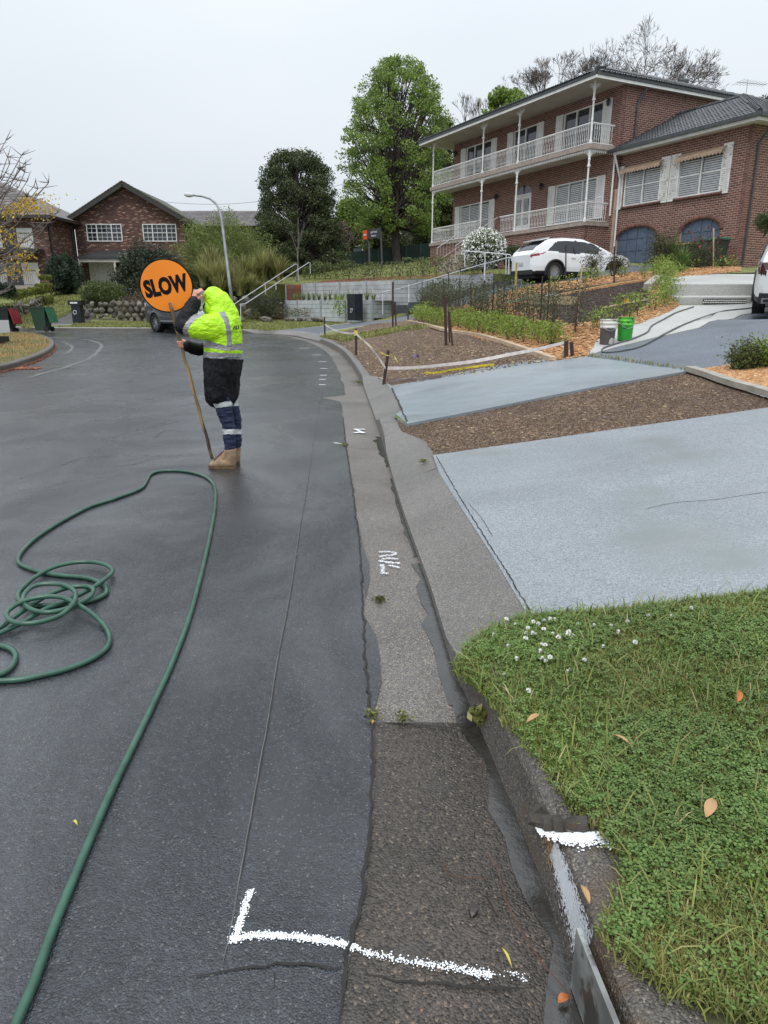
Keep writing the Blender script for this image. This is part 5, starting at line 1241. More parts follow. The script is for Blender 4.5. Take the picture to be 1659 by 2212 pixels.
# ================= the road worker =================
def zP(x,y): return (270.02+.21969*x,540.03+.21969*y)
B0=onR(*zP(975,2128)); YP=B0.y
def Q(x,y,dy=0.0):  # point on the vertical plane through the worker, dy metres deeper
    uv=zP(x,y); p=rayplane(uv[0],uv[1],(0,YP,0),(0,1,0)); return Vector((p.x,YP+dy,p.z))
def toZP(V):
    rel=V-np.array([0,0,H]); dep=rel[:,1]*CT-rel[:,2]*ST; u=CX+FP*rel[:,0]/dep; v=CY-FP*(rel[:,1]*ST+rel[:,2]*CT)/dep
    return (u-270.02)/.21969,(v-540.03)/.21969
def ell(mb,pts,rx,ry,n=20):
    """rounded tube in the x-z plane: rx across the path, ry in depth"""
    pts=[Vector(p) for p in pts]; m=len(pts); P2=[];RX=[];RY=[];D=[]
    for i in range(m):
        d=(pts[min(i+1,m-1)]-pts[max(i-1,0)]).normalized(); D.append(d)
    for k,s in ((0,-1),(m-1,1)):
        pass
    seq=[]
    for a in (1.35,1.0,.6,.25): seq.append((pts[0]-D[0]*(rx[0]*math.sin(a)),rx[0]*math.cos(a),ry[0]*math.cos(a),D[0]))
    for i in range(m): seq.append((pts[i],rx[i],ry[i],D[i]))
    for a in (.25,.6,1.0,1.35): seq.append((pts[-1]+D[-1]*(rx[-1]*math.sin(a)),rx[-1]*math.cos(a),ry[-1]*math.cos(a),D[-1]))
    vs=[];fs=[]; prev=None
    for (p,a,b,d) in seq:
        yv=Vector((0,1,0)); x=d.cross(yv)
        if x.length<.3: x=Vector((1,0,0)) if prev is None else prev
        x.normalize(); prev=x; y=x.cross(d).normalized()
        for k in range(n):
            t=2*math.pi*k/n; vs.append(p+x*(a*math.cos(t))+y*(b*math.sin(t)))
    q=len(seq)
    for i in range(q-1):
        for k in range(n): fs.append((i*n+k,i*n+(k+1)%n,(i+1)*n+(k+1)%n,(i+1)*n+k))
    fs.append(tuple(range(n-1,-1,-1))); fs.append(tuple((q-1)*n+k for k in range(n)))
    mb.add(vs,fs)
def remesh(mb,vox,smooth=4,fac=.5):
    me=mb.mesh('tmp',[]); o=bpy.data.objects.new('tmp',me); COL.objects.link(o)
    r=o.modifiers.new('r','REMESH'); r.mode='VOXEL'; r.voxel_size=vox
    s=o.modifiers.new('s','SMOOTH'); s.iterations=smooth; s.factor=fac
    dg=bpy.context.evaluated_depsgraph_get(); ev=o.evaluated_get(dg); out=bpy.data.meshes.new_from_object(ev)
    bpy.data.objects.remove(o); 
    out.polygons.foreach_set('use_smooth',[True]*len(out.polygons)); return out
def getV(me): a=np.empty(len(me.vertices)*3); me.vertices.foreach_get('co',a); return a.reshape(-1,3)
def getN(me): a=np.empty(len(me.vertices)*3); me.vertices.foreach_get('normal',a); return a.reshape(-1,3)
def getC(me): a=np.empty(len(me.polygons)*3); me.polygons.foreach_get('center',a); return a.reshape(-1,3)
M_SKIN=mk('skin',(.56,.30,.21),.5,(.42,.18,.12),12,.15,200)
M_LIME=mk('hi_vis_lime',(.50,.86,.012),.5,(.38,.72,.008),7,.5,26,dist=.012)
M_SILV=mk('reflective_silver',(.30,.30,.31),.38,(.19,.19,.20),14,.4,30,dist=.006)
M_NAVJ=mk('black_jacket_cloth',(.007,.0075,.010),.62,(.004,.0045,.006),8,.4,16,dist=.008,spec=.25)
M_NAVY=mk('navy_denim',(.014,.024,.065),.75,(.009,.015,.04),16,.6,40,dist=.008)
M_BAND=mk('trouser_reflective_band',(.52,.54,.54),.5,(.42,.44,.44),12,.3,60)
M_BOOT=mk('tan_suede_boot',(.34,.235,.15),.9,(.22,.145,.09),22,.7,60,dist=.004)
M_SOLE=mk('tan_boot_sole',(.16,.10,.05),.8,(.09,.055,.03),20)
M_LACE=mk('maroon_lace',(.12,.02,.03),.8)
M_WOOD=mk('weathered_pole_wood',(.42,.28,.12),.65,(.10,.06,.035),9,.5,60,stretch=(1,1,.12),third=((.05,.035,.025),5,.56,.05))
# body: one continuous mesh, feet to fingertips
b=MB()
ell(b,[Q(950,1350,0),Q(962,1150,0),Q(965,950,0),Q(965,780,0),Q(950,690,0)],[.12,.12,.13,.12,.09],[.15,.14,.17,.17,.12])
ell(b,[Q(935,650,0),Q(895,560,0)],[.055,.055],[.06,.06])
ell(b,[Q(870,520,0),Q(858,470,0)],[.095,.085],[.075,.07])                     # head, bowed
ell(b,[Q(800,520,0),Q(783,535,0)],[.018,.012],[.018,.012]);                    # nose
for s in (-1,1): ell(b,[Q(868,520,.078*s),Q(872,500,.08*s)],[.02,.015],[.01,.01]) # ears
ell(b,[Q(812,552,0),Q(818,560,0)],[.018,.015],[.03,.03])                       # mouth and chin
for s in (-1,1): ell(b,[Q(812,495,.032*s),Q(815,500,.034*s)],[.014,.012],[.016,.014]) # eyes
for (x0,x1,x2,dy) in ((965,1035,1050,-.08),(975,1068,1076,.09)):
    ell(b,[Q(x0,1380,dy),Q(x1,1680,dy),Q(x2,1960,dy),Q(x2,2060,dy)],[.07,.045,.032,.03],[.07,.045,.032,.03])
    ell(b,[Q(x2+5,2085,dy),Q(x2-120,2095,dy)],[.026,.02],[.03,.028])
# left arm, bent up to the forehead
ell(b,[Q(940,735,-.17),Q(640,735,-.22),Q(640,735,-.22)],[.055,.045,.045],[.055,.045,.045])
ell(b,[Q(632,730,-.22),Q(690,600,-.17),Q(738,500,-.13)],[.045,.038,.028],[.045,.038,.028],14)
ell(b,[Q(738,505,-.13),Q(727,465,-.12),Q(735,428,-.11)],[.026,.036,.034],[.026,.022,.018],14)
fb=[((722,432),(728,405),(752,386),-.075),((735,425),(748,398),(772,382),-.095),((748,424),(765,400),(786,390),-.115),((757,432),(778,412),(796,406),-.13)]
for (a,c,e,dy) in fb: ell(b,[Q(*a,dy-.01),Q(*c,dy),Q(*e,dy+.01)],[.0105,.0095,.0085],[.0105,.0095,.0085],10)
ell(b,[Q(748,492,-.145),Q(775,474,-.155),Q(800,452,-.158)],[.014,.0125,.0105],[.014,.0125,.0105],10)
# right arm forward to the pole
ell(b,[Q(830,760,.17),Q(800,960,.2),Q(800,985,.2)],[.055,.045,.045],[.055,.045,.045])
ell(b,[Q(800,985,.2),Q(690,985,.1),Q(598,945,.015)],[.045,.038,.028],[.045,.038,.028])
ell(b,[Q(598,942,.012),Q(580,935,.008)],[.034,.038],[.02,.02],14)
for k,yy in enumerate((898,920,942,962)):
    px=440+(yy-520)*.2796; r=.026; pts=[]
    for a in (20,70,120,170,215): 
        c=Q(px,yy,0); pts.append(c+Vector((r*1.1*math.cos(R(a)),-r*math.sin(R(a)),.004*k-.004)))
    ell(b,[Q(590,yy+3,.0)]+pts,[.0105]*3+[.0095]*2+[.009],[.0105]*3+[.0095]*2+[.009],10)
ell(b,[Q(592,905,.02),Q(566,888,.028),Q(540,886,.012)],[.013,.012,.010],[.013,.012,.010],10)
me=remesh(b,.0055,2,.4); me.name='person'; me.materials.append(M_SKIN)
person=bpy.data.objects.new('person',me); COL.objects.link(person)
tag(person,'road worker in hooded lime rain jacket, head bowed, one hand on hood, gripping a pole','person')
# jacket
j=MB()
ell(j,[Q(948,1392,0),Q(950,1300,0),Q(958,1180,0),Q(962,1060,0),Q(968,960,0),Q(970,860,0),Q(978,770,0),Q(970,690,0),Q(945,630,0)],[.150,.160,.170,.172,.172,.165,.150,.145,.125],[.20,.21,.215,.215,.215,.215,.22,.20,.15],32)
ell(j,[Q(1000,640,0),Q(950,570,0),Q(900,500,0),Q(872,465,0)],[.105,.118,.115,.092],[.13,.125,.12,.10],28)
ell(j,[Q(850,590,0),Q(840,560,0)],[.075,.07],[.10,.10])
ell(j,[Q(985,760,-.13),Q(860,755,-.19),Q(740,752,-.22),Q(655,742,-.225)],[.125,.118,.098,.078],[.10,.095,.085,.075],22)
ell(j,[Q(640,735,-.22),Q(670,640,-.19),Q(712,545,-.15)],[.078,.075,.060],[.07,.065,.055],20)
ell(j,[Q(700,560,-.155),Q(722,520,-.145)],[.066,.060],[.058,.054],20)
ell(j,[Q(860,780,.14),Q(830,900,.19),Q(800,985,.19)],[.09,.075,.065],[.09,.07,.065],20)
ell(j,[Q(800,985,.19),Q(700,985,.11),Q(640,965,.05),Q(606,948,.015)],[.062,.058,.055,.052],[.06,.055,.05,.048],20)
me=remesh(j,.0058,7,.5); V=getV(me); N=getN(me)
def fn(V,f,seed):
    return np.array([noise.fractal(Vector((v[0]*f[0]+seed,v[1]*f[1],v[2]*f[2])),.8,2.1,3) for v in V])
X,Y_=toZP(V)
amp=np.where(Y_>1080,.012,.011)
d=fn(V,(9,9,15),3)*np.where(Y_>1080,.004,.008)+np.where(Y_>1060,fn(V,(9,9,1.6),9)*.024+fn(V,(13,13,7),19)*.012,0)
d2=fn(V,(14,14,30),5); d+=-np.clip(.10-np.abs(d2),0,.1)*np.where(Y_>1060,.02,.06)
V+=N*d[:,None]
me.vertices.foreach_set('co',V.ravel()); me.update()
C=getC(me); X,Y_=toZP(C); 
near=C[:,1]<YP+.02
mi=np.zeros(len(C),int)
yb=1058+ (X-770)*.05
mi[(Y_>yb)]=2
mi[(Y_<=yb)&(Y_>yb-56)]=1
tB=np.interp(X,[770,1000,1160],[885,942,915]); bB=np.interp(X,[770,1000,1160],[955,992,985])
mi[(Y_>tB)&(Y_<bB)&(X>755)]=1
strip=[(915,608),(985,606),(1022,690),(1045,800),(1055,935),(1003,942),(998,800),(975,700)]
mi[pip(strip,X,Y_)]=1
nl=[(742,660),(690,690),(640,745),(618,790),(632,850),(380,850),(380,430),(790,430),(790,520),(770,640)]
bl_=[(742,660),(690,690),(640,745),(618,790),(632,850)]
arm=np.array([(c[1]<YP-.07) for c in C])
dd_=np.full(len(X),1e9)
for (ax,ay),(bx_,by_) in zip(bl_[:-1],bl_[1:]):
    t_=np.clip(((X-ax)*(bx_-ax)+(Y_-ay)*(by_-ay))/((bx_-ax)**2+(by_-ay)**2),0,1); dd_=np.minimum(dd_,np.hypot(X-ax-t_*(bx_-ax),Y_-ay-t_*(by_-ay)))
nlm=pip(nl,X,Y_)&(arm|(X<742))
mi[nlm]=2; mi[nlm&(dd_<52)]=1
mi[(X<772)&(Y_>862)&(C[:,1]>YP-.12)&(mi!=2)&~((X>755)&(C[:,1]<YP+.0))]=2
me.materials.clear()
for m_ in (M_LIME,M_SILV,M_NAVJ): me.materials.append(m_)
me.polygons.foreach_set('material_index',mi.tolist()); me.name='hooded_jacket'
jk=obj('hooded_jacket',me,person); jk['label']='lime hooded rain jacket with silver bands and black lower half'
from mathutils.bvhtree import BVHTree
def project_text(txt,size,cx,cy,rot,cond,mat,name,bold=.0):
    tm=textmesh(txt,size,0,cond,name,mat,bold); bv=BVHTree.FromPolygons([v.co.copy() for v in me.vertices],[tuple(p.vertices) for p in me.polygons])
    o0=Vector((0,0,H))
    for v in tm.vertices:
        x=cx+(v.co.x*math.cos(rot)-v.co.y*math.sin(rot)); y=cy-(v.co.x*math.sin(rot)+v.co.y*math.cos(rot))
        uv=zP(x,y); dr=ray(*uv).normalized(); hit=bv.ray_cast(o0,dr)
        v.co=(hit[0]-dr*.004) if hit[0] is not None else Q(x,y,0)
    return obj(name,tm,jk)
M_INK=mk('dark_print',(.03,.05,.02),.6)
project_text('ALLY',52,1112,762,R(6),.85,M_INK,'printed_name',1.5); project_text('River Co',22,1112,806,R(2),.85,M_INK,'printed_name')
# sleeve piping in white near the collar and far forearm band
# trousers
t=MB()
for (x0,x1,x2,dy) in ((958,1030,1050,-.08),(972,1062,1074,.09)):
    ell(t,[Q(x0,1360,dy),Q(x0+20,1480,dy),Q(x1-22,1610,dy),Q(x1,1690,dy),Q(x2-6,1800,dy),Q(x2,1925,dy)],[.098,.084,.070,.060,.060,.052],[.095,.084,.070,.060,.058,.052],22)
me2=remesh(t,.007,3,.5); V=getV(me2); N=getN(me2); X,Y_=toZP(V)
V+=N*(fn(V,(12,12,34),7)*.008+ (np.abs(Y_-1660)<90)*fn(V,(8,8,60),2)*.006)[:,None]; me2.vertices.foreach_set('co',V.ravel()); me2.update()
C=getC(me2); X,Y_=toZP(C); ysh=Y_+(X-970)*.12; mi=np.zeros(len(C),int); mi[(ysh>1494)&(ysh<1546)]=1; mi[(Y_>1762)&(Y_<1812)]=1
me2.materials.clear(); me2.materials.append(M_NAVY); me2.materials.append(M_BAND); me2.polygons.foreach_set('material_index',mi.tolist()); me2.name='trousers'; obj('trousers',me2,person)
# boots
for (cx,dy,dx) in ((1038,-.08,0),(1044,.09,-12)):
    bt=MB()
    ell(bt,[Q(cx+15,1958,dy),Q(cx+18,2020,dy),Q(cx+15,2075,dy)],[.058,.055,.055],[.052,.05,.048],18)
    ell(bt,[Q(cx+22,2080,dy),Q(cx-70,2072,dy),Q(cx-150+dx,2090,dy)],[.044,.048,.034],[.045,.05,.046],18)
    ell(bt,[Q(cx-20,2005,dy),Q(cx-90,2050,dy)],[.045,.035],[.035,.035],14)
    mb=remesh(bt,.006,3,.5); V=getV(mb); zmin=B0.z+.03; V[:,2]=np.maximum(V[:,2],zmin); mb.vertices.foreach_set('co',V.ravel()); mb.materials.append(M_BOOT); mb.name='boot'; bo=obj('boot',mb,person)
    s=MB(); c=Q(cx-62+dx/2,2100,dy); pts=[]
    for a in np.linspace(0,2*math.pi,22,endpoint=False):
        ca,sa=math.cos(a),math.sin(a); w=.05 if ca<0 else .043; pts.append((c.x+.133*(abs(ca)**.8)*(1 if ca>0 else -1),c.y+w*(abs(sa)**.8)*(1 if sa>0 else -1),B0.z+.001))
    s.prism(pts,(0,0,.034)); s.build('sole',M_SOLE,bo)
    s=MB()
    for k in range(6):
        q=Q(cx-28-14*k,1985+13*k,dy); s.tube([q+Vector((-.035,-.03,.0)),q+Vector((-.043,0,.016)),q+Vector((-.035,.03,.0))],.004,5)
    s.build('laces',M_LACE,bo)
# ================= slow sign and pole =================
M_OR=mk('reflective_orange',(.86,.24,.006),.42,(.80,.21,.005),3,.05,60); M_BLKP=mk('sign_black',(.007,.0065,.0065),.7,spec=.15)
pt,pbm=Q(440,520,-.005),Q(868,2050,-.03); pbm.z=max(pbm.z,B0.z+.02)
SG=thing('slow_sign','round orange SLOW bat on a weathered timber pole held by the worker','sign',pbm)
pm=MB(); n_=24; pts=[pt.lerp(pbm,i/n_)+Vector((.004*math.sin(i*1.3),.003*math.cos(i*1.9),0)) for i in range(n_+1)]; pm.tube(pts,[.0135+.0025*(i/n_)+.0012*math.sin(i*2.1) for i in range(n_+1)],12); pm.build('pole',M_WOOD,SG,smooth=True)
c=Q(398,352,.03); ra=math.atan2(c.x,c.y); dx=Vector((math.cos(ra),-math.sin(ra),0)); up=Vector((math.sin(ra)*.02,math.cos(ra)*.02,1)).normalized(); nm=-dx.cross(up); 
if nm.y>0: nm=-nm
rr=(Q(652,352,.03)-c).length
def disc(name,r0,r1,zf,zb_,mat,n=64):
    m=MB(); vs=[];fs=[]
    for (r,o_) in ((r0,zf),(r1,zf),(r1,zb_),(r0,zb_)):
        for k in range(n):
            a=2*math.pi*k/n; vs.append(c+dx*(r*math.cos(a))+up*(r*math.sin(a))+nm*o_)
    for i in range(4):
        for k in range(n): fs.append((i*n+k,i*n+(k+1)%n,((i+1)%4)*n+(k+1)%n,((i+1)%4)*n+k))
    m.add(vs,fs); return m.build(name,mat,SG)
disc('sign_disc',.0005,rr,.002,-.004,M_BLKP); disc('orange_face',.0006,rr*.955,.0045,.002,M_OR)
tm=textmesh('SLOW',.2,.0005,1,'lettering',M_BLKP,.0)
V=getV(tm); 
# thicken strokes and condense to the painted lettering's size
tm=textmesh('SLOW',.2,.0005,1,'lettering',M_BLKP,.0105); V=getV(tm); w0=np.ptp(V[:,0]); h0=np.ptp(V[:,1]); mx_=(V[:,0].max()+V[:,0].min())/2; my_=(V[:,1].max()+V[:,1].min())/2
px=rr/254; V[:,0]=(V[:,0]-mx_)*(425*px/w0); V[:,1]=(V[:,1]-my_)*(172*px/h0); tm.vertices.foreach_set('co',V.ravel()); tm.update()
a=R(10.5); tx=dx*math.cos(a)+up*math.sin(a); ty=up*math.cos(a)-dx*math.sin(a)
if tx.cross(ty).dot(nm)<0: print('text frame flipped')
place_text(tm,'lettering',SG,c+nm*.0062-dx*(3*px)+up*(2*px),tx,ty)
# ================= hose =================
M_HOSE=mk('green_hose',(.035,.105,.068),.28,(.02,.065,.042),14,.3,220,third=((.07,.11,.09),3,.55,.2),dist=.002)
hp=[(-260,3300),(-150,2800),(-40,2440),(5,2310),(40,2212),(75,2130),(118,2010),(175,1870),(243,1712),(311,1570),(371,1440),(412,1330),(441,1220),(456,1150),(465,1095),(464,1055),(444,1033),(400,1021),(352,1020),(326,1028),(317,1044),(302,1060),(250,1080),(190,1100),(120,1138),(62,1180)]
z3_=[(122,745),(200,800),(350,840),(560,860),(660,890),(705,930),(700,970),(620,1010),(500,1035),(350,1045),(220,1045),(140,1020),(122,980),(150,930),(250,860),(360,815),(480,785),(600,778),(700,795),(750,830),(740,860),(680,910),(590,970),(450,1040),(300,1100),(150,1180),(0,1240),(-120,1290),(-190,1270),(-120,1235),(0,1205),(100,1140),(200,1080),(330,1020),(450,980),(540,968),(610,975),(628,1005),(590,1050),(500,1100),(400,1135),(300,1145),(220,1125),(170,1080),(175,1030),(240,990),(340,975),(440,985),(500,1020),(515,1060),(500,1110),(420,1160),(300,1205),(180,1222),(90,1205),(55,1165),(80,1120),(170,1085),(300,1065),(420,1068),(520,1090),(620,1130),(700,1190),(730,1270),(700,1340),(600,1410),(450,1470),(250,1520),(100,1545),(-100,1545),(-260,1480),(-200,1350),(-60,1305),(20,1318),(80,1340),(108,1380),(92,1435),(40,1490),(-60,1530),(-200,1580),(-500,1640)]
lv=[0]*len(hp)+[0,0,0,0,0,0,0,0,0,0,0,0,0,0,.5,1,1,1,1,1,1,1,1,1,1,.6,.3,0,0,0,.3,.6,1,1.8,2,2,2,2,2,2,2,2,2,2,2.4,3,3,3,3,3,3,2,2,2,2,2,2,2.6,3,3,2,1,0,0,0,0,0,0,0,0,0,0,0,0,0,0,0,0,0,0,0]
hp+=[(.32554*x,972.05+.32554*y) for x,y in z3_]
lv=(lv+[0]*99)[:len(hp)]
pts=[]
for (u,v),l_ in zip(hp,lv): q=onR(u,v); q.z+=.0125+.021*l_; pts.append(q)
pts=resample(catmull(pts,10),.022)
hm=MB(); hm.tube(pts,.0122,12); tag(hm.build('garden_hose',M_HOSE,smooth=True),'dark green garden hose coiled and looping across the wet road','hose')
# ================= vegetation =================
def rot_frames(n,rg,upb=0.0):
    a=rg.normal(size=(n,3)); a[:,2]+=upb; a/=np.linalg.norm(a,axis=1)[:,None]
    b=rg.normal(size=(n,3)); b-=(a*b).sum(1)[:,None]*a; b/=np.linalg.norm(b,axis=1)[:,None]
    return a,b
def leafV(C,size,rg,aspect=.5,droop=0,jit=.35):
    n=len(C); a,b=rot_frames(n,rg); a[:,2]-=droop; a/=np.linalg.norm(a,axis=1)[:,None]; b-=(a*b).sum(1)[:,None]*a; b/=np.linalg.norm(b,axis=1)[:,None]+1e-9
    s=(size*(1+rg.uniform(-jit,jit,n)))[:,None]; nn_=np.cross(a,b)
    v=np.stack([C-a*s*.5,C+b*s*aspect*.5+nn_*s*.08,C+a*s*.5,C-b*s*aspect*.5+nn_*s*.08],1).reshape(-1,3)
    f=np.arange(n*4).reshape(-1,4); return v,f
def segV(P0,P1,R0,R1,k=4):
    n=len(P0); d=P1-P0; l=np.linalg.norm(d,axis=1)[:,None]+1e-9; d=d/l
    up=np.where(np.abs(d[:,2:3])<.9,np.array([[0,0,1.]]),np.array([[1.,0,0]])); x=np.cross(d,up); x/=np.linalg.norm(x,axis=1)[:,None]; y=np.cross(d,x)
    an=np.arange(k)*2*np.pi/k; ring=x[:,None]*np.cos(an)[None,:,None]+y[:,None]*np.sin(an)[None,:,None]
    v=np.concatenate([P0[:,None]+ring*np.asarray(R0)[:,None,None],P1[:,None]+ring*np.asarray(R1)[:,None,None]],1).reshape(-1,3)
    f=[]; b=np.arange(n)*2*k
    for i in range(k): f.append(np.stack([b+i,b+(i+1)%k,b+k+(i+1)%k,b+k+i],1))
    return v,np.concatenate(f)
def join(parts):
    V=[];F=[];n=0
    for v,f in parts: V.append(v);F.append(f+n);n+=len(v)
    return np.concatenate(V),np.concatenate(F)
def leafmat(name,cols,rough=.5,tr=.25):
    return mk(name,(1,1,1),rough,(.75,.78,.72),1.5,isl=[tuple(c*(1.6 if name in('grass_blades','clover_leaves') else 1.5) for c in q) for q in cols],transl=tr,spec=.35)
M_LFG=leafmat('fresh_green_leaves',[(.085,.14,.028),(.14,.21,.04),(.19,.26,.06),(.11,.17,.034),(.24,.30,.10)],.45,.4)
M_LFD=leafmat('dark_olive_leaves',[(.025,.038,.014),(.045,.06,.022),(.035,.05,.018),(.07,.085,.032),(.10,.11,.05)])
M_LFP=leafmat('pale_green_leaves',[(.09,.125,.03),(.14,.18,.045),(.11,.145,.035),(.19,.22,.07),(.07,.095,.026)],.55,.3)
M_LFK=leafmat('dark_camellia_leaves',[(.018,.026,.014),(.03,.04,.022),(.045,.055,.035),(.07,.08,.055),(.022,.03,.015)],.35)
M_LFB=leafmat('bush_leaves',[(.05,.07,.02),(.08,.105,.03),(.06,.08,.024),(.12,.14,.05),(.04,.055,.018)])
M_LFC=leafmat('conifer_leaves',[(.018,.032,.018),(.028,.046,.026),(.022,.038,.02),(.05,.065,.045)])
M_LFY=leafmat('yellow_green_hedge',[(.13,.16,.03),(.20,.22,.045),(.09,.12,.025),(.24,.25,.07)],.5,.3)
M_LFYL=leafmat('yellow_autumn_leaves',[(.42,.27,.03),(.50,.34,.05),(.34,.20,.03),(.40,.30,.07)],.6,.35)
M_LFX=leafmat('box_plant_leaves',[(.11,.17,.022),(.17,.24,.035),(.08,.13,.02),(.24,.30,.06),(.13,.19,.03)],.45,.3)
M_LFS=leafmat('staked_plant_leaves',[(.03,.045,.02),(.05,.065,.03),(.07,.08,.04),(.04,.05,.028),(.10,.09,.05)],.5)
M_LFR=leafmat('rose_leaves',[(.03,.04,.018),(.05,.06,.025),(.07,.075,.035),(.09,.06,.035)],.5)
M_BRWN=leafmat('dry_brown_foliage',[(.10,.075,.055),(.15,.115,.085),(.08,.06,.05),(.19,.155,.12)],.9,.1)
M_TUS=leafmat('tussock_blades',[(.14,.16,.045),(.22,.22,.07),(.07,.09,.03),(.36,.31,.15),(.12,.14,.045),(.27,.26,.09)],.6,.3)
M_IRIS=leafmat('iris_blades',[(.05,.10,.025),(.09,.15,.04),(.14,.19,.07)],.5,.25)
M_BARK=mk('dark_bark',(.065,.05,.04),.9,(.035,.027,.022),6,.6,30,dist=.02)
M_BARKG=mk('grey_bark',(.20,.175,.16),.9,(.13,.115,.105),6,.5,30,dist=.02)
M_TWIG=mk('brown_twig',(.10,.065,.045),.9,(.06,.04,.03),8)
M_PETAL=mk('white_petals',(.80,.80,.76),.6,(.68,.70,.64),20)
M_REDFL=mk('crimson_petals',(.30,.02,.03),.6)
def branchpath(a,b,bend,rg,k=5):
    t=np.linspace(0,1,k)[:,None]; p=a+(b-a)*t; L_=np.linalg.norm(b-a); 
    p+=np.sin(t*np.pi)*np.array([[0,0,-bend*L_]])+rg.normal(size=(k,3))*L_*.025*np.sin(t*np.pi); return p
def grow(base,top,att,r0,rg,splits=(.25,.95),bend=.12,twigs=5,twl=.9,k=5):
    """trunk + a limb to every cluster + twigs in the cluster"""
    base=np.array(base);top=np.array(top); P0=[];P1=[];A=[];B=[]
    tr=branchpath(base,top,0,rg,9); rr=np.linspace(r0,r0*.25,9)
    for i in range(8): P0.append(tr[i]);P1.append(tr[i+1]);A.append(rr[i]);B.append(rr[i+1])
    H_=top[2]-base[2]
    for c in att:
        f=np.clip((c[2]-base[2])/H_*.75-.05+rg.uniform(-.12,.05),splits[0],splits[1]); s=base+(top-base)*f; i=min(7,int(f*8)); s=tr[i]+(tr[i+1]-tr[i])*(f*8-i)
        p=branchpath(s,np.array(c),bend,rg,k); r=np.linspace(r0*.34*(1-f*.6),.015,k)
        for q in range(k-1): P0.append(p[q]);P1.append(p[q+1]);A.append(r[q]);B.append(r[q+1])
        for w in range(twigs):
            q=rg.integers(max(1,k-3),k); d=rg.normal(size=3); d/=np.linalg.norm(d); d[2]=abs(d[2])*.7
            e=p[q]+d*twl*rg.uniform(.4,1); P0.append(p[q]);P1.append(e);A.append(.02);B.append(.006)
    return segV(np.array(P0),np.array(P1),A,B,5)
def tree(name,label,cat,base,top,att,nleaf,spread,leaf,mat,bark,r0,seed,aspect=.6,group=None,twigs=4,splits=(.25,.95),bend=.12):
    rg=np.random.default_rng(seed); root=thing(name,label,cat,base,group=group)
    v,f=grow(base,top,att,r0,rg,splits,bend,twigs,spread*1.2); obj('trunk',npmesh('trunk',v,f,bark,True),root)
    att=np.array(att); idx=rg.integers(0,len(att),nleaf); sz=rg.uniform(.6,1.25,len(att))
    g=rg.normal(size=(nleaf,3)); g/=np.linalg.norm(g,axis=1)[:,None]; rad=spread*(rg.uniform(.15,1,nleaf)**.6)
    C=att[idx]+g*(rad*sz[idx])[:,None]*np.array([1,1,.75]); v,f=leafV(C,leaf,rg,aspect)
    o=obj('crown',npmesh('crown',v,f,mat),root); return root
def envelope(uvw,t,dt,n,rg,margin=.9):
    """uvw: list (v, u_left, u_right) outline of the crown; scatter clusters in depth"""
    out=[]; vs=[r[0] for r in uvw]
    while len(out)<n:
        v=rg.uniform(vs[0],vs[-1]); l=np.interp(v,vs,[r[1] for r in uvw]); r=np.interp(v,vs,[r[2] for r in uvw]); 
        w=(r-l)/2; x=rg.uniform(-1,1); y=rg.uniform(-1,1)
        if x*x+y*y>1: continue
        if x*x+y*y<.2 and rg.uniform()<.5: continue
        x=math.copysign(abs(x)**.75,x); p=P((l+r)/2+x*w*margin,v,t+y*w/FP*t*.8*dt); out.append(np.array(p))
    return out
rg=np.random.default_rng(11)
tb=P(860,573,50); tt_=P(852,190,50)
att=envelope([(128,845,888),(150,805,920),(190,775,945),(240,758,962),(300,740,976),(380,732,978),(450,735,970),(500,770,950)],50,1,430,rg,.96)
tree('broadleaf_tree','tall fresh green tree with dark trunk on the upper lawn left of the balconied house','tree',tb,tt_,att,50000,.66,.13,M_LFG,M_BARK,.33,1,.8,twigs=3,splits=(.22,.9),bend=.10)
att=envelope([(333,598,668),(365,572,705),(430,562,726),(480,553,740),(530,560,748),(575,575,745),(612,600,725)],46,1,290,rg,1.0)
tree('broadleaf_tree','dense dark olive tree between the street lamp and the tall green tree','tree',P(648,606,46),P(640,360,46),att,62000,.6,.14,M_LFD,M_BARK,.3,2,.5,twigs=3,bend=.05)
# trees beyond the dark fence, each its own kind of crown
bgs=[((690,560,60),(688,470),[(455,660,710),(500,650,730),(545,655,735)],60,'olive broken crown tree beyond the fence, just right of the dense dark tree',M_LFB),
 ((760,560,60),(760,455),[(440,735,790),(490,730,800),(530,735,800)],60,'bushy green tree beyond the fence behind the reserve board',M_LFG),
 ((820,556,62),(815,440),[(430,790,850),(480,785,860),(530,790,850)],60,'mid green tree beyond the fence between the board and the big trunk',M_LFB),
 ((905,550,60),(905,380),[(330,900,960),(400,880,985),(470,880,985),(540,890,980)],90,'dark leafy tree beyond the fence at the left end of the balconies',M_LFD),
 ((955,555,57),(955,300),[(260,935,965),(330,925,990),(430,930,1000),(560,925,985)],90,'green tree filling the gap beside the far end of the verandah',M_LFB),
 ((720,575,57),(722,500),[(490,700,750),(530,690,760),(560,700,755)],30,'small brownish tree low beside the fence, right of the dense dark tree',M_BRWN),
 ((610,600,56),(600,520),[(500,560,640),(550,560,650),(590,570,650)],50,'dark shrubby tree behind the stair rails',M_LFD)]
for i,(b,t,env,n,lab,mt) in enumerate(bgs):
    att=envelope(env,b[2],1,n,rg); tree('broadleaf_tree',lab,'tree',P(*b),P(t[0],t[1],b[2]),att,n*170,.75,.2,mt,M_BARK,.16,20+i,.7,group='trees beyond the dark fence',twigs=2)
att=envelope([(200,1080,1120),(225,1050,1150),(250,1045,1155)],46,1,26,rg)
tree('broadleaf_tree','fresh green treetop showing above the main roof ridge','tree',P(1100,470,46),P(1100,205,46),att,5200,.6,.2,M_LFG,M_BARK,.2,41,.8)
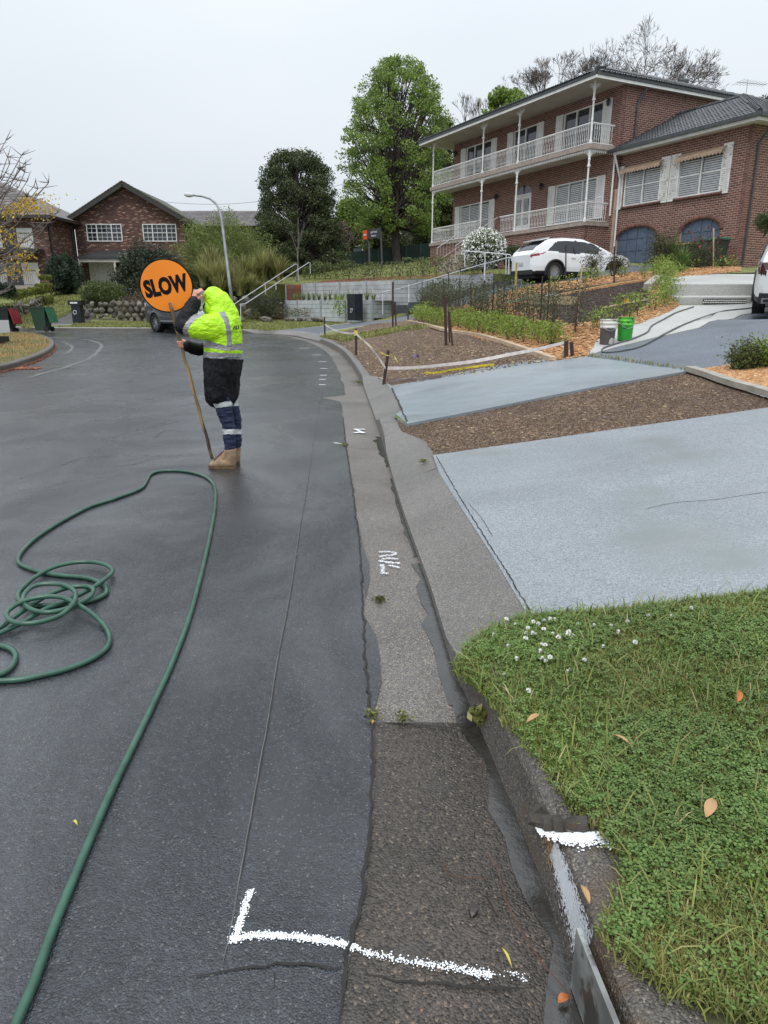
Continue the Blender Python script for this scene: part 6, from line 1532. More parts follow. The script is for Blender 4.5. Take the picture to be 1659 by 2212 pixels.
att=envelope([(222,1645,1720),(245,1625,1740),(268,1615,1740)],60,1,50,rg); tree('broadleaf_tree','dark treetop rising behind the wing roof at the right edge','tree',P(1680,420,60),P(1680,225,60),att,14000,.9,.22,M_LFD,M_BARK,.25,42,.6)
for (a,b,c,s) in ((455,553,60,1),(508,553,60,2)):
    pass
wp=np.array([np.array(P(rg.uniform(520,1010),575-110*rg.beta(1.3,1.6)*(.6+.4*math.sin(rg.uniform(0,6))),rg.uniform(66,76))) for _ in range(26000)])
v,f=leafV(wp,.5,rg,.7); tag(obj('distant_wood',npmesh('distant_wood',v,f,M_LFD)),'dark mass of trees far behind the green fence','trees',kind='stuff')
# bare trees
def bare(name,label,base,height,seed,spread=.55,depth=7,r0=.2,lean=(0,0),mat=None,leafpts=False,up=.25,trunkf=.22,lens=.72,nb=(2,4),wid=1.0):
    rg=np.random.default_rng(seed); P0=[];P1=[];A=[];B=[];tips=[]
    def rec(p,d,l,r,k):
        m=2
        q=p
        for i in range(m):
            d=d+rg.normal(size=3)*.07; d/=np.linalg.norm(d); e=q+d*l/m; P0.append(q);P1.append(e);A.append(r*(1-.15*i));B.append(r*(1-.15*(i+1))); q=e
        if k==0: tips.append(q); return
        for i in range(rg.integers(*nb)):
            a,_=rot_frames(1,rg); a=a[0]; a-=d*a.dot(d); a/=np.linalg.norm(a); 
            nd=d+a*spread*rg.uniform(.5,1.25); nd[2]+=up; nd[:2]*=wid; nd/=np.linalg.norm(nd)
            rec(q,nd,l*rg.uniform(lens-.1,lens+.12),max(r*.62,.0085),k-1)
    rec(np.array(base),np.array([lean[0],lean[1],1.0]),height*trunkf,r0,depth)
    v,f=segV(np.array(P0),np.array(P1),A,B,4); root=thing(name,label,'tree',base); obj('branches',npmesh('branches',v,f,mat or M_TWIGG,True),root)
    return root,np.array(tips)
M_TWIGG=mk('bare_twig',(.14,.115,.10),.9,(.09,.075,.068),6)
bare('bare_tree','widest bare winter tree behind the roof of the brick house, right of its ridge',P(1365,318,46),10.9,5,.70,8,.15,up=.13,trunkf=.155,lens=.78,nb=(2,4))
bare('bare_tree','bare winter tree between the widest one and the left one behind the roof',P(1285,325,47),9.8,6,.66,8,.12,up=.13,trunkf=.155,lens=.77,nb=(2,4))
bare('bare_tree','bare winter tree behind the main roof, left of the widest one',P(1190,338,48),9.0,8,.64,8,.11,up=.13,trunkf=.155,lens=.77,nb=(2,4))
bare('bare_tree','bare winter tree spreading low behind the right end of the main roof',P(1410,325,46),8.9,13,.66,8,.12,lean=(.12,0),up=.08,trunkf=.155,lens=.77,nb=(2,4))
bare('bare_tree','thin pale bare tree just above the left part of the main roof',P(1025,420,55),11,21,.42,7,.09,up=.2,trunkf=.17,nb=(2,4))
att=envelope([(300,-140,25),(350,-140,60),(400,-140,112),(450,-140,142),(490,-140,125),(560,-140,85),(600,-120,60)],31,.7,95,rg,1.0)
r_=thing('bare_tree','bare tree with a few yellow leaves in front of the left brick house','tree',P(-110,760,31)); v,f=grow(P(-110,760,31),P(-95,330,31),att,.16,rg,(.15,.9),.10,10,.75,7); obj('branches',npmesh('branches',v,f,M_BARKG,True),r_)
rgl=np.random.default_rng(3); yl=[]
for (u,v,n) in ((60,440,260),(25,455,220),(90,455,120),(25,520,90),(45,555,110),(20,590,90),(50,590,60),(5,500,80),(110,430,40)):
    for i in range(n): yl.append(np.array(P(u+rgl.normal()*17,v+rgl.normal()*9,31+rgl.normal()*.8)))
v,f=leafV(np.array(yl),.11,rgl,.7,.3); obj('yellow_leaves',npmesh('yellow_leaves',v,f,M_LFYL),r_)
bare('bare_sapling','pale thin leafless sapling on the bank right of the stair rails',P(640,612,41),3.6,44,.35,4,.05,up=.35,nb=(2,3),mat=M_BARKG,trunkf=.3)
for i,(u,v,t,s) in enumerate([(745,575,54,51),(715,582,54,52),(790,570,54,53),(880,565,54,54)]):
    r,_=bare('bare_shrub_tree','grey leafless small tree by the dark fence, number of stems spreading low',P(u,v,t),4.2,s,.5,4,.07,up=.2,nb=(2,4),mat=M_BARKG); r['group']='leafless small trees by the dark fence'
    r['label']='grey leafless small tree with spreading stems in front of the dark fence'
# ---- shrubs ----
def blobpts(c,r,n,rg,surf=.55,lump=.22,flat=0):
    g=rg.normal(size=(n,3)); g/=np.linalg.norm(g,axis=1)[:,None]; rr=rg.uniform(0,1,n)**(1-surf); 
    lum=np.array([noise.noise(Vector((x[0]*2.3+c[0],x[1]*2.3+c[1],x[2]*2.3)))for x in g])*lump*2
    if flat: g=np.sign(g)*np.abs(g)**flat; 
    return np.array(c)+g*(rr*(1+lum))[:,None]*np.array(r)
def shrub(name,label,cat,c,r,n,leaf,mat,seed,aspect=.5,group=None,stems=5,surf=.55,lump=.22,flat=0,droop=0,extra=None,core=True):
    rg=np.random.default_rng(seed); c=np.array(c); base=(c[0],c[1],c[2]-r[2]); root=thing(name,label,cat,base,group=group)
    C=blobpts(c,r,n,rg,surf,lump,flat); v,f=leafV(C,leaf,rg,aspect,droop); obj('foliage',npmesh('foliage',v,f,mat),root)
    P0=[];P1=[]
    for i in range(stems):
        P0.append(np.array(base)+rg.normal(size=3)*[.05*r[0],.05*r[1],0]-np.array([0,0,.15])); P1.append(c+rg.normal(size=3)*np.array(r)*.42)
    v,f=segV(np.array(P0),np.array(P1),[max(.012,.03*r[2])]*stems,[.006]*stems,5); obj('stems',npmesh('stems',v,f,M_TWIG),root)
    if extra:
        emat,en,es=extra; g=rg.normal(size=(en,3)); g/=np.linalg.norm(g,axis=1)[:,None]; C=c+g*np.array(r)*rg.uniform(.85,1.12,en)[:,None]
        v,f=leafV(C,es,rg,.9); obj('blossom',npmesh('blossom',v,f,emat),root)
    return root
def box_uv(u0,u1,v0,v1,t):
    c=P((u0+u1)/2,(v0+v1)/2,t); return c,((u1-u0)/2/FP*t,(u1-u0)/2/FP*t*.9,(v1-v0)/2/FP*t*1.03)
def sh_uv(name,label,cat,u0,u1,v0,v1,t,n,leaf,mat,seed,**k):
    c,r=box_uv(u0,u1,v0,v1,t); return shrub(name,label,cat,c,r,n,leaf,mat,seed,**k)
sh_uv('shrub','large pale green feathery shrub in front of the long tiled roof','shrub',385,578,478,650,42,30000,.17,M_LFP,61,aspect=.25,lump=.3)
sh_uv('shrub','large dark camellia bush hiding the garage side, behind the orange sign','shrub',252,405,535,668,40,26000,.14,M_LFK,62,aspect=.6,lump=.25)
sh_uv('shrub','rounded olive bush above the rough stone wall','shrub',176,268,606,672,37.5,15000,.09,M_LFB,63,lump=.2)
sh_uv('shrub','brown dry shrub trailing over the stone wall','shrub',262,330,640,702,36,9000,.09,M_BRWN,64,aspect=.3,lump=.35)
sh_uv('conifer','dark green bushy conifer between the two brick houses','shrub',103,176,553,640,44,20000,.12,M_LFC,65,lump=.3)
sh_uv('shrub','dark shrub in the shade behind the camellia and stair rails','shrub',400,520,575,668,41,16000,.14,M_LFD,66,lump=.35)
sh_uv('shrub','low grey-green shrub on the bank above the rust-red timber wall','shrub',520,622,632,690,36.6,9000,.07,M_LFS,67,aspect=.4,lump=.35)
sh_uv('shrub','brown-green scrub at the foot of the street lamp','shrub',440,520,640,697,34.5,8000,.09,M_BRWN,68,aspect=.3,lump=.4)
sh_uv('hedge','dark clipped hedge at the left edge of the view','hedge',-60,26,612,690,34,22000,.07,M_LFC,69,flat=.35,surf=.8,lump=.03)
for i,(a,b,c,d,lab) in enumerate([(95,215,280,480,'lowest clipped block'),(143,295,256,450,'second clipped block'),(285,385,240,410,'third clipped block'),(358,482,205,380,'fourth clipped block'),(385,482,122,240,'topmost clipped block')]):
    p,q=z4(a,c),z4(b,d); sh_uv('hedge_block',lab+' of the yellow-green stepped hedge climbing to the left house','hedge',p[0],q[0],p[1],q[1],38+i*.6,11000,.065,M_LFY,70+i,flat=.22,surf=.8,lump=.03,group='stepped hedge blocks')
sh_uv('flowering_bush','round bush covered in white blossom beside the front steps','shrub',1001,1091,500,577,29.6,9000,.07,M_LFB,80,extra=(M_PETAL,2600,.075),lump=.12)
sh_uv('shrub','small dark green shrub right of the white flowering bush','shrub',1085,1130,530,575,29.4,3500,.07,M_LFD,81)
def sh3(lab,a,b,c,d,t,n,mat,seed,**k):
    p,q=z3(a,c),z3(b,d); return sh_uv('shrub',lab,'shrub',p[0],q[0],p[1],q[1],t,n,k.pop('leaf',.055),mat,seed,**k)
sh3('loose rose bush in front of the white crossover door',780,900,105,262,24.3,1500,M_LFR,82,surf=.2,stems=9)
sh3('rose bush in front of the white crossover bonnet',895,1010,130,240,24.4,1700,M_LFR,83,surf=.2,stems=9)
sh3('tall leafy shrub between the two blue garage doors',1075,1250,20,215,25.2,5200,M_LFR,84,surf=.25,lump=.4,stems=12)
sh3('tall airy rose bush with crimson blooms in front of the right garage door',1235,1440,20,200,25.4,2600,M_LFR,85,surf=.15,lump=.4,stems=14,extra=(M_REDFL,40,.09))
sh3('dense low rose bush in front of the dark bin',1240,1440,90,205,25.2,3400,M_LFS,89,surf=.3,lump=.3,stems=8)
sh3('leafy shrub at the right edge beside the house wall',1595,1700,-60,30,24,3000,M_LFD,86)
# near bush at the right edge, leaves large enough to see
def leafbush(name,label,u0,u1,v0,v1,t,n,leaf,mat,seed):
    c,r=box_uv(u0,u1,v0,v1,t); rg=np.random.default_rng(seed); base=(c.x,c.y,c.z-r[2]); root=thing(name,label,'shrub',base)
    P0=[];P1=[];L_=[]
    for i in range(46):
        s=np.array(base)+rg.normal(size=3)*[.06,.06,0]; a=rg.uniform(0,6.28); rad=rg.uniform(0,1)**.5; e=np.array([c.x+math.cos(a)*r[0]*rad,c.y+math.sin(a)*r[1]*rad,c.z+r[2]*rg.uniform(-.2,1)*(1.05-.5*rad)])
        p=branchpath(s,e,-.1,rg,6)
        for q in range(5): P0.append(p[q]);P1.append(p[q+1])
        for k in range(n//46):
            f=rg.uniform(.15,1); q=min(4,int(f*5)); L_.append(p[q]+(p[q+1]-p[q])*(f*5-q)+rg.normal(size=3)*.05)
    v,f=segV(np.array(P0),np.array(P1),[.006]*len(P0),[.004]*len(P0),4); obj('stems',npmesh('stems',v,f,M_TWIG),root)
    v,f=leafV(np.array(L_),leaf,rg,.55); obj('foliage',npmesh('foliage',v,f,mat),root)
leafbush('shrub','green box bush on orange bark at the right edge, left plant of two',1568,1652,728,806,9.4,3600,.034,M_LFB,87)
leafbush('shrub','brighter green box bush at the right edge, right plant of two',1625,1730,705,815,9.3,5200,.034,M_LFX,88)
# ---- small plants, repeated ----
def protoplant(n,w,h,leaf,lm,seed,stake=None,aspect=.5,stems=4,stakemat=None):
    rg=np.random.default_rng(seed); C=np.stack([rg.normal(size=n)*w*.32,rg.normal(size=n)*w*.32,h*(.12+.88*rg.uniform(0,1,n)**.8)],1); C[:,:2]*=(.55+.6*np.sin(np.clip(C[:,2]/h,0,1)*2.6))[:,None]
    v1,f1=leafV(C,leaf,rg,aspect,-.4)
    P0=np.zeros((stems,3)); P1=np.stack([rg.normal(size=stems)*w*.2,rg.normal(size=stems)*w*.2,np.full(stems,h*.85)],1); v2,f2=segV(P0,P1,[.006]*stems,[.003]*stems,4)
    return npmesh('foliage',v1,f1,lm),npmesh('stems',v2,f2,M_TWIG)
def plantat(name,pm,p,label,cat,group=None,s=(1,1,1),rz=0):
    r=bpy.data.objects.new(name,None); COL.objects.link(r); r.empty_display_size=.1; r.location=p; r.scale=s; r.rotation_euler=(0,0,rz); tag(r,label,cat,group)
    for nm,m_ in zip(('foliage','stems'),pm): c=bpy.data.objects.new(nm,m_); COL.objects.link(c); c.parent=r
    return r
def scatter(name,label,cat,group,pts,protos,rgs,smin=.8,smax=1.2):
    for i,p in enumerate(pts):
        s=rgs.uniform(smin,smax); plantat(name,protos[i%len(protos)],p,label if isinstance(label,str) else label[min(len(label)-1,i*len(label)//len(pts))],cat,group,(s,s,s*rgs.uniform(.9,1.1)),rgs.uniform(0,6.28))
rgs=np.random.default_rng(5)
HP=[protoplant(210,.62,.9,.10,M_LFB,100+i,aspect=.5) for i in range(4)]
pts=[]
for x in (320,425,478,530,582,640,698,758,828,884,955,1028,1082,1140,1200,1310,1395,1510,1640): 
    uv=z7(x,172+ (8 if x<700 else 0)); q=onU(uv[0],min(uv[1],603.5)); pts.append(q)
for x in (265,400,525,690,820): uv=z8(x,160); q=onU(uv[0],597); pts.append(q)
scatter('hedge_plant',['young hedge plant above the upper wall, left end by the stair rails','young hedge plant above the upper wall, in the middle of the row','young hedge plant above the upper wall, near its right corner post','widely spaced young hedge plant above the grey wall beside the long handrail'],'plant','young hedge plants above the sleeper walls',pts,HP,rgs,.8,1.1)
BP=[protoplant(260,.46,.44,.046,M_LFX,110+i,aspect=.55,stems=6) for i in range(5)]
pts=[]
def rowpts(path,n,side=.0,jit=.08):
    P_=[onL(u,v) for u,v in path]; rs=catmull(P_,12); L_=sum((b-a).length for a,b in zip(rs[:-1],rs[1:])); r=resample(rs,L_/n); return [Vector((p.x+rgs.normal()*jit,p.y+rgs.normal()*jit,0)) for p in r]
def ground(l): return [Vector((p.x,p.y,zL(p.x,p.y)-.01)) for p in l]
def d8(*a): return [z8(*q) for q in a]
r1p=rowpts(d8((180,628),(330,668),(560,700),(780,752),(1000,790),(1250,850),(1450,890),(1640,920)),30)
r2p=rowpts(d8((220,606),(420,640),(640,675),(860,720),(1080,765),(1300,815),(1500,860),(1700,900)),26)
seg=lambda a:[a+', by the far driveway',a+', behind the tree stakes',a+', by the tape stakes']
scatter('box_plant',seg('low yellow-green box plant in the front row'),'plant','front row of low box plants',ground(r1p),BP,rgs,.75,1.1)
scatter('box_plant',seg('low yellow-green box plant in the second row'),'plant','second row of low box plants',ground(r2p),BP,rgs,.75,1.1)
SP=[protoplant(230,.40,.95,.05,M_LFS,120+i,aspect=.5,stems=5) for i in range(5)]
r3p=rowpts(d8((230,560),(450,600),(700,640),(950,690),(1200,735),(1450,780),(1640,810)),26)
r4p=rowpts(d8((260,530),(500,565),(760,600),(1020,645),(1280,690),(1500,730),(1680,760)),26)
r5p=rowpts([z3(40,360),z3(160,372),z3(300,395),z3(450,425),z3(600,455),z3(760,500)],22)
scatter('staked_shrub',seg('thin dark young shrub in the first staked row'),'plant','first row of staked young shrubs',ground(r3p),SP,rgs,.8,1.15)
scatter('staked_shrub',seg('thin dark young shrub in the second staked row'),'plant','second row of staked young shrubs',ground(r4p),SP,rgs,.8,1.15)
scatter('staked_shrub',seg('thin dark young shrub in the rear staked row'),'plant','rear row of staked young shrubs',ground(r5p),SP,rgs,.8,1.1)
M_STK=mk('black_stake',(.018,.012,.01),.8,(.035,.02,.014),9); M_STKY=mk('bamboo_stake',(.45,.34,.10),.7)
stm=MB(); stm.box((0,0,.5),(.02,.02,1.0)); STK=stm.mesh('stake',M_STK)
for i,p in enumerate(ground(r3p[::5]+r4p[1::6]+r5p[::6])):
    o=bpy.data.objects.new('plant_stake',STK); COL.objects.link(o); o.location=p; o.scale=(1,1,rgs.uniform(.9,1.25)); o.rotation_euler=(rgs.normal()*.03,rgs.normal()*.03,rgs.uniform(0,1)); tag(o,'thin dark wooden stake among the young shrubs of the front bed','stake','plant stakes in the front bed')
# upper strip and the strip by the steps
LP_=[protoplant(70,.34,.34,.05,M_LFX,130+i,aspect=.6,stems=4) for i in range(4)]
u1=rowpts([z3(520,335),z3(650,300),z3(760,275),z3(880,255),z3(1000,240),z3(1130,232)],13,jit=.12)
u2=rowpts([z3(1120,245),z3(1290,215),z3(1450,200),z3(1540,195)],14,jit=.15)
scatter('garden_plant',['small bright green plant in the bark strip below the white crossover','small bright green plant in the bark strip below the blue garage doors'],'plant','small plants in the upper bark strip',ground(u1+u2),LP_,rgs,.7,1.25)
c1p=rowpts([z3(1175,385),z3(1180,340),z3(1185,290),z3(1180,245),z3(1175,215)],17,jit=.12)
scatter('box_plant',['box plant at the near end of the line beside the concrete steps','box plant at the far end of the line beside the concrete steps'],'plant','box plants beside the pale concrete steps',ground(c1p),BP,rgs,.8,1.25)
c2p=[onL(*z3(x,y)) for x,y in ((860,480),(905,455),(840,490),(985,440),(1050,425),(1100,400),(1130,395),(880,470),(1010,435))]
scatter('garden_plant','leafy green plant on bark behind the two buckets','plant','plants behind the buckets',c2p,[protoplant(110,.42,.42,.05,M_LFX,140+i,aspect=.55) for i in range(3)],rgs,.8,1.3)
# tussock grasses and strap plants
def tussock(name,label,cat,base,n,L_,wd,mat,seed,up=.8,group=None):
    rg=np.random.default_rng(seed); vs=[];fs=[]
    for i in range(n):
        a=rg.uniform(0,6.283); l=L_*rg.uniform(.6,1.1); ou=rg.uniform(.15,1)*(1-up*.4); d=np.array([math.cos(a),math.sin(a),0]); sd=np.array([-d[1],d[0],0]); w=wd*rg.uniform(.7,1.2); k=5; st=np.array(base)+d*rg.uniform(0,.12)*L_
        n0=len(vs)
        for j in range(k):
            t=j/(k-1); p=st+d*(l*ou*t*t*.9)+np.array([0,0,l*(t-.45*ou*t*t*1.3)]); ww=w*(1-t**2)+.002; vs+= [p-sd*ww,p+sd*ww]
        for j in range(k-1): fs.append((n0+2*j,n0+2*j+1,n0+2*j+3,n0+2*j+2))
    o=obj(name,npmesh(name,np.array(vs),np.array(fs),mat)); tag(o,label,cat,group); return o
i=0
for (x,y,t,s) in [(30,1060,37,1.5),(90,1040,38,1.4),(150,1070,37,1.3),(210,1040,38.5,1.5),(270,1030,38.5,1.4),(330,1010,39,1.6),(390,1000,39.5,1.6),(440,1010,39,1.3),(180,1100,36.5,1.0),(260,1090,37,1.0),(60,1100,36.5,1.0),(0,1000,39,1.7),(110,1000,39,1.3),(-60,1040,38,1.4)]:
    p=P(*zC(x,y),t); tussock('tussock_grass','arching straw-green tussock grass on the bank behind the stair rails','grass clump',(p.x,p.y,p.z-.25),260,s*1.25,.03,M_TUS,150+i,group='tussock grasses on the bank'); i+=1
p=onL(*z3(1205,205)); tussock('strap_plant','dark strap-leaved plant in front of the gap between garage doors','plant',(p.x,p.y,p.z),120,1.25,.03,M_IRIS,170)
p=onL(*z3(1255,215)); tussock('strap_plant','smaller strap-leaved plant right of the first, in front of the bins','plant',(p.x,p.y,p.z),90,.9,.03,M_IRIS,171)
for k in range(15):
    f=k/14; p=la.lerp(lb,f*.93+.03)+Vector((.25,.45,0)); p.z=1.56
    tussock('iris_clump','green iris clump on the ledge between the two pale sleeper walls','plant',tuple(p),22,.62,.018,M_IRIS,180+k,.95,'iris clumps on the wall ledge')
for (x,y,lab,mt,w,h) in [(215,545,'grey-leaved plant at the left foot of the lower sleeper wall',M_LFS,.9,.5),(340,548,'small green plant at the foot of the lower wall, second from left',M_LFB,.7,.45),(480,545,'reddish small plant at the foot of the lower wall',M_BRWN,.7,.5)]:
    p=P(*z7(x,y+20),35.2); plantat('garden_plant',protoplant(260,w,h,.07,mt,int(x)),p,lab,'plant')
p=P(*z7(788,568),32.4); plantat('garden_plant',protoplant(260,.55,1.0,.10,M_LFX,201),p,'upright yellow-green plant left of the black letterbox','plant')
# far-left stone wall and path stones
M_STONE=mk('rough_stone',(1,1,1),.9,(.7,.7,.7),6,.8,20,isl=[(.14,.12,.10),(.20,.18,.15),(.10,.09,.075),(.27,.25,.215),(.16,.14,.115)],dist=.02)
def rockmesh(seed,sub=1):
    rg=np.random.default_rng(seed); import bmesh
    bm=bmesh.new(); bmesh.ops.create_icosphere(bm,subdivisions=1,radius=.5)
    for v in bm.verts: v.co*=1+rg.uniform(-.28,.2); v.co.x=max(-.42,min(.42,v.co.x)); v.co.z=max(-.36,min(.36,v.co.z))
    me=bpy.data.meshes.new('stone'); bm.to_mesh(me); bm.free(); me.materials.append(M_STONE); return me
RK=[rockmesh(s) for s in range(6)]
def stonewall(label,path,h0,h1,t,n,seed,sz=.34):
    rg=np.random.default_rng(seed); a=P(*path[0],t[0]); b=P(*path[1],t[1]); root=thing('stone_wall',label,'stone wall',a.lerp(b,.5))
    L_=(b-a).length; k=0
    m=MB(); 
    for rr_ in range(int(max(h0,h1)/ (sz*.8))+1):
        nn_=int(L_/(sz*.95))
        for i in range(nn_):
            f=(i+.5*(rr_%2)+rg.uniform(-.15,.15))/nn_; hh=lin(h0,h1,f)
            z=rr_*sz*.8+sz*.3
            if z>hh+.1: continue
            p=a.lerp(b,f)+Vector((rg.normal()*.02,rg.uniform(-.05,.05),z)); o=bpy.data.objects.new('stone',RK[rg.integers(0,6)]); COL.objects.link(o); o.parent=root; o.location=p-root.location; o.scale=(sz*rg.uniform(.85,1.7),sz*.9,sz*rg.uniform(.7,1.5)); o.rotation_euler=(rg.uniform(-.6,.6),rg.uniform(-1.2,1.2),rg.uniform(0,3))
    return root
stonewall('rough stone retaining wall below the olive bush, beside the small black letterbox',((182,698),(330,697)),.8,1.0,(35.5,35.5),1,1)
stonewall('low rough stone edging at the foot of the stepped hedge',((30,690),(92,657)),.45,.4,(36,38.5),1,2,.28)
stonewall('mossy rock bank at the foot of the street lamp beside the stair',((500,697),(548,694)),1.0,1.1,(34.5,34.8),1,3,.4)
for i,(x,y,s) in enumerate([(20,580,.5),(55,585,.42),(250,580,.3),(300,582,.28),(385,582,.35),(430,580,.3),(520,578,.3),(560,582,.26),(600,580,.3),(190,420,.28),(725,585,.2),(650,578,.25)]):
    p=P(*z7(x,y),34.3 if y>500 else 36.4); o=bpy.data.objects.new('rock',RK[i%6]); COL.objects.link(o); o.location=p; o.scale=(s*1.3,s,s*.8); o.rotation_euler=(0,0,i); tag(o,'rounded brown garden rock in red mulch along the foot of the sleeper wall','rock','garden rocks along the sleeper wall')
o=onL(*z7(640,600)); 
# ================= near ground detail =================
def project(V):
    rel=V-np.array([0,0,H]); dep=rel[:,1]*CT-rel[:,2]*ST; return CX+FP*rel[:,0]/dep, CY-FP*(rel[:,1]*ST+rel[:,2]*CT)/dep, dep
rn=np.random.default_rng(77)
def polyworld(px,h=None,f=None): return [ (q.x,q.y) for q in ((f or onL)(u,v) for u,v in px)]
def samplepoly(poly,n,rg,view=True,pad=60,tmax=1e9,tpow=0):
    xs=[p[0] for p in poly]; ys=[p[1] for p in poly]; X=rg.uniform(min(xs),max(xs),n); Y=rg.uniform(min(ys),max(ys),n); k=pip(poly,X,Y); X,Y=X[k],Y[k]
    return X,Y
# ---- front lawn: blades, clover, flowers ----
M_BLADE=leafmat('grass_blades',[(.24,.25,.08),(.16,.21,.045),(.15,.19,.04),(.20,.21,.06),(.055,.095,.018),(.09,.14,.028),(.13,.17,.04),(.07,.115,.022),(.11,.15,.035),(.20,.19,.075),(.05,.085,.02),(.10,.15,.03),(.34,.29,.15)],.5,.3)
M_CLOV=leafmat('clover_leaves',[(.06,.11,.025),(.09,.15,.035),(.13,.19,.055),(.075,.125,.03)],.5,.25)
_n=M_BLADE.node_tree; _b=_n.nodes['Principled BSDF']; _l=_b.inputs['Base Color'].links[0].from_socket; _t=_n.nodes.new('ShaderNodeTexCoord'); _z=_n.nodes.new('ShaderNodeTexNoise'); _z.inputs['Scale'].default_value=2.6; _z.inputs['Detail'].default_value=4; _n.links.new(_t.outputs['Object'],_z.inputs['Vector'])
_r=_n.nodes.new('ShaderNodeMapRange'); _r.inputs[1].default_value=.47; _r.inputs[2].default_value=.68; _r.inputs[4].default_value=.5; _n.links.new(_z.outputs['Fac'],_r.inputs[0]); _m=_n.nodes.new('ShaderNodeMix'); _m.data_type='RGBA'; _n.links.new(_r.outputs[0],_m.inputs[0]); _n.links.new(_l,_m.inputs[6]); _m.inputs[7].default_value=(.36,.31,.12,1); _n.links.new(_m.outputs[2],_b.inputs['Base Color'])
gp=[(985,1440),(1012,1398),(1060,1364),(1150,1330),(1350,1316),(1659,1278),(1900,1250),(2300,1600),(2300,2600),(1750,2350),(1620,2212),(1560,2180),(1440,2150),(1385,2105),(1340,2075),(1318,2040),(1312,2000),(1336,1950),(1352,1915),(1356,1880),(1340,1845),(1295,1795),(1240,1745),(1195,1682),(1155,1635),(1120,1590),(1088,1545),(1052,1500),(1008,1470)]
GP=polyworld(gp)
X,Y=samplepoly(GP,330000,rn)
d=np.hypot(X,Y); pk_=rn.uniform(0,1,len(X))<np.clip(3.2/d**1.35,0,1)*1.0; X,Y=X[pk_],Y[pk_]
Z=hL(X,Y)-.012; U_,V_,dep=project(np.stack([X,Y,Z],1)); k=(U_>900)&(U_<1760)&(V_>1180)&(V_<2330); X,Y,Z=X[k],Y[k],Z[k]
X=X+rn.normal(size=len(X))*.012; Y=Y+rn.normal(size=len(Y))*.012
n_b=min(len(X),95000); X,Y,Z=X[:n_b],Y[:n_b],Z[:n_b]
def blades(X,Y,Z,rg,hmin,hmax,w,mat,name,lean=.8):
    n=len(X); a=rg.uniform(0,6.283,n); l=rg.uniform(hmin,hmax,n); ln=rg.uniform(.25,1.0,n)*lean; wd=w*rg.uniform(.6,1.3,n)
    dx,dy=np.cos(a),np.sin(a); px,py=-dy,dx; V=[]
    for t,ww in ((0,1.0),(.45,.95),(.8,.6)):
        cx=X+dx*l*ln*t**1.6; cy=Y+dy*l*ln*t**1.6; cz=Z+l*(t*(1.05-.55*ln*t))
        V.append(np.stack([cx-px*wd*ww/2,cy-py*wd*ww/2,cz],1)); V.append(np.stack([cx+px*wd*ww/2,cy+py*wd*ww/2,cz],1))
    V.append(np.stack([X+dx*l*ln,Y+dy*l*ln,Z+l*(1.05-.62*ln)],1)); 
    k=7; VV=np.stack(V,1).reshape(-1,3); b=np.arange(n)*k
    F=np.concatenate([np.stack([b,b+1,b+3,b+2],1),np.stack([b+2,b+3,b+5,b+4],1),np.stack([b+4,b+5,b+6,b+6],1)])
    q=np.concatenate([np.stack([b,b+1,b+3],1),np.stack([b,b+3,b+2],1),np.stack([b+2,b+3,b+5],1),np.stack([b+2,b+5,b+4],1),np.stack([b+4,b+5,b+6],1)])
    o=obj(name,npmesh(name,VV,q,mat)); tag(o,kind='stuff'); return o
pt_n=np.array([noise.noise(Vector((x*1.7,y*1.7,3))) for x,y in zip(X,Y)])
o=blades(X,Y,Z,rn,.024,.056,.0044,M_BLADE,'grass'); tag(o,'short wet lawn grass on the verge beside the kerb','grass')
k=rn.uniform(size=len(X))<.014; o=blades(X[k],Y[k],Z[k],rn,.08,.15,.0045,M_BLADE,'long_grass',1.0); tag(o,'longer coarse grass blades standing out of the verge lawn','grass')
# clover: three leaflets on a stalk
cl=(pt_n>.06)|(rn.uniform(size=len(X))<.22); k=cl&(rn.uniform(size=len(X))<.21); cx,cy,cz=X[k],Y[k],Z[k]; n=len(cx)
hh=rn.uniform(.028,.058,n); r=rn.uniform(.0045,.0088,n); a0=rn.uniform(0,6.283,n); tx,ty=rn.normal(size=n)*.25,rn.normal(size=n)*.25
VV=[];FF=[]; nb=0
for j in range(3):
    a=a0+j*2.094; ring=[]
    for (rr_,aa) in ((.12,0),(.75,-.55),(1.15,-.38),(1.02,0),(1.15,.38),(.75,.55)):
        x=np.cos(a+aa)*r*rr_*1.25; y=np.sin(a+aa)*r*rr_*1.25; ring.append(np.stack([cx+x,cy+y,cz+hh+x*tx+y*ty-(rr_>1)*r*.15],1))
    v=np.stack(ring,1).reshape(-1,3); b=np.arange(n)*6+nb
    FF.append(np.concatenate([np.stack([b,b+1,b+2],1),np.stack([b,b+2,b+3],1),np.stack([b,b+3,b+4],1),np.stack([b,b+4,b+5],1)])); VV.append(v); nb+=len(v)
o=obj('clover',npmesh('clover',np.concatenate(VV),np.concatenate(FF),M_CLOV)); tag(o,'clover leaves spread through the verge grass','clover',kind='stuff')
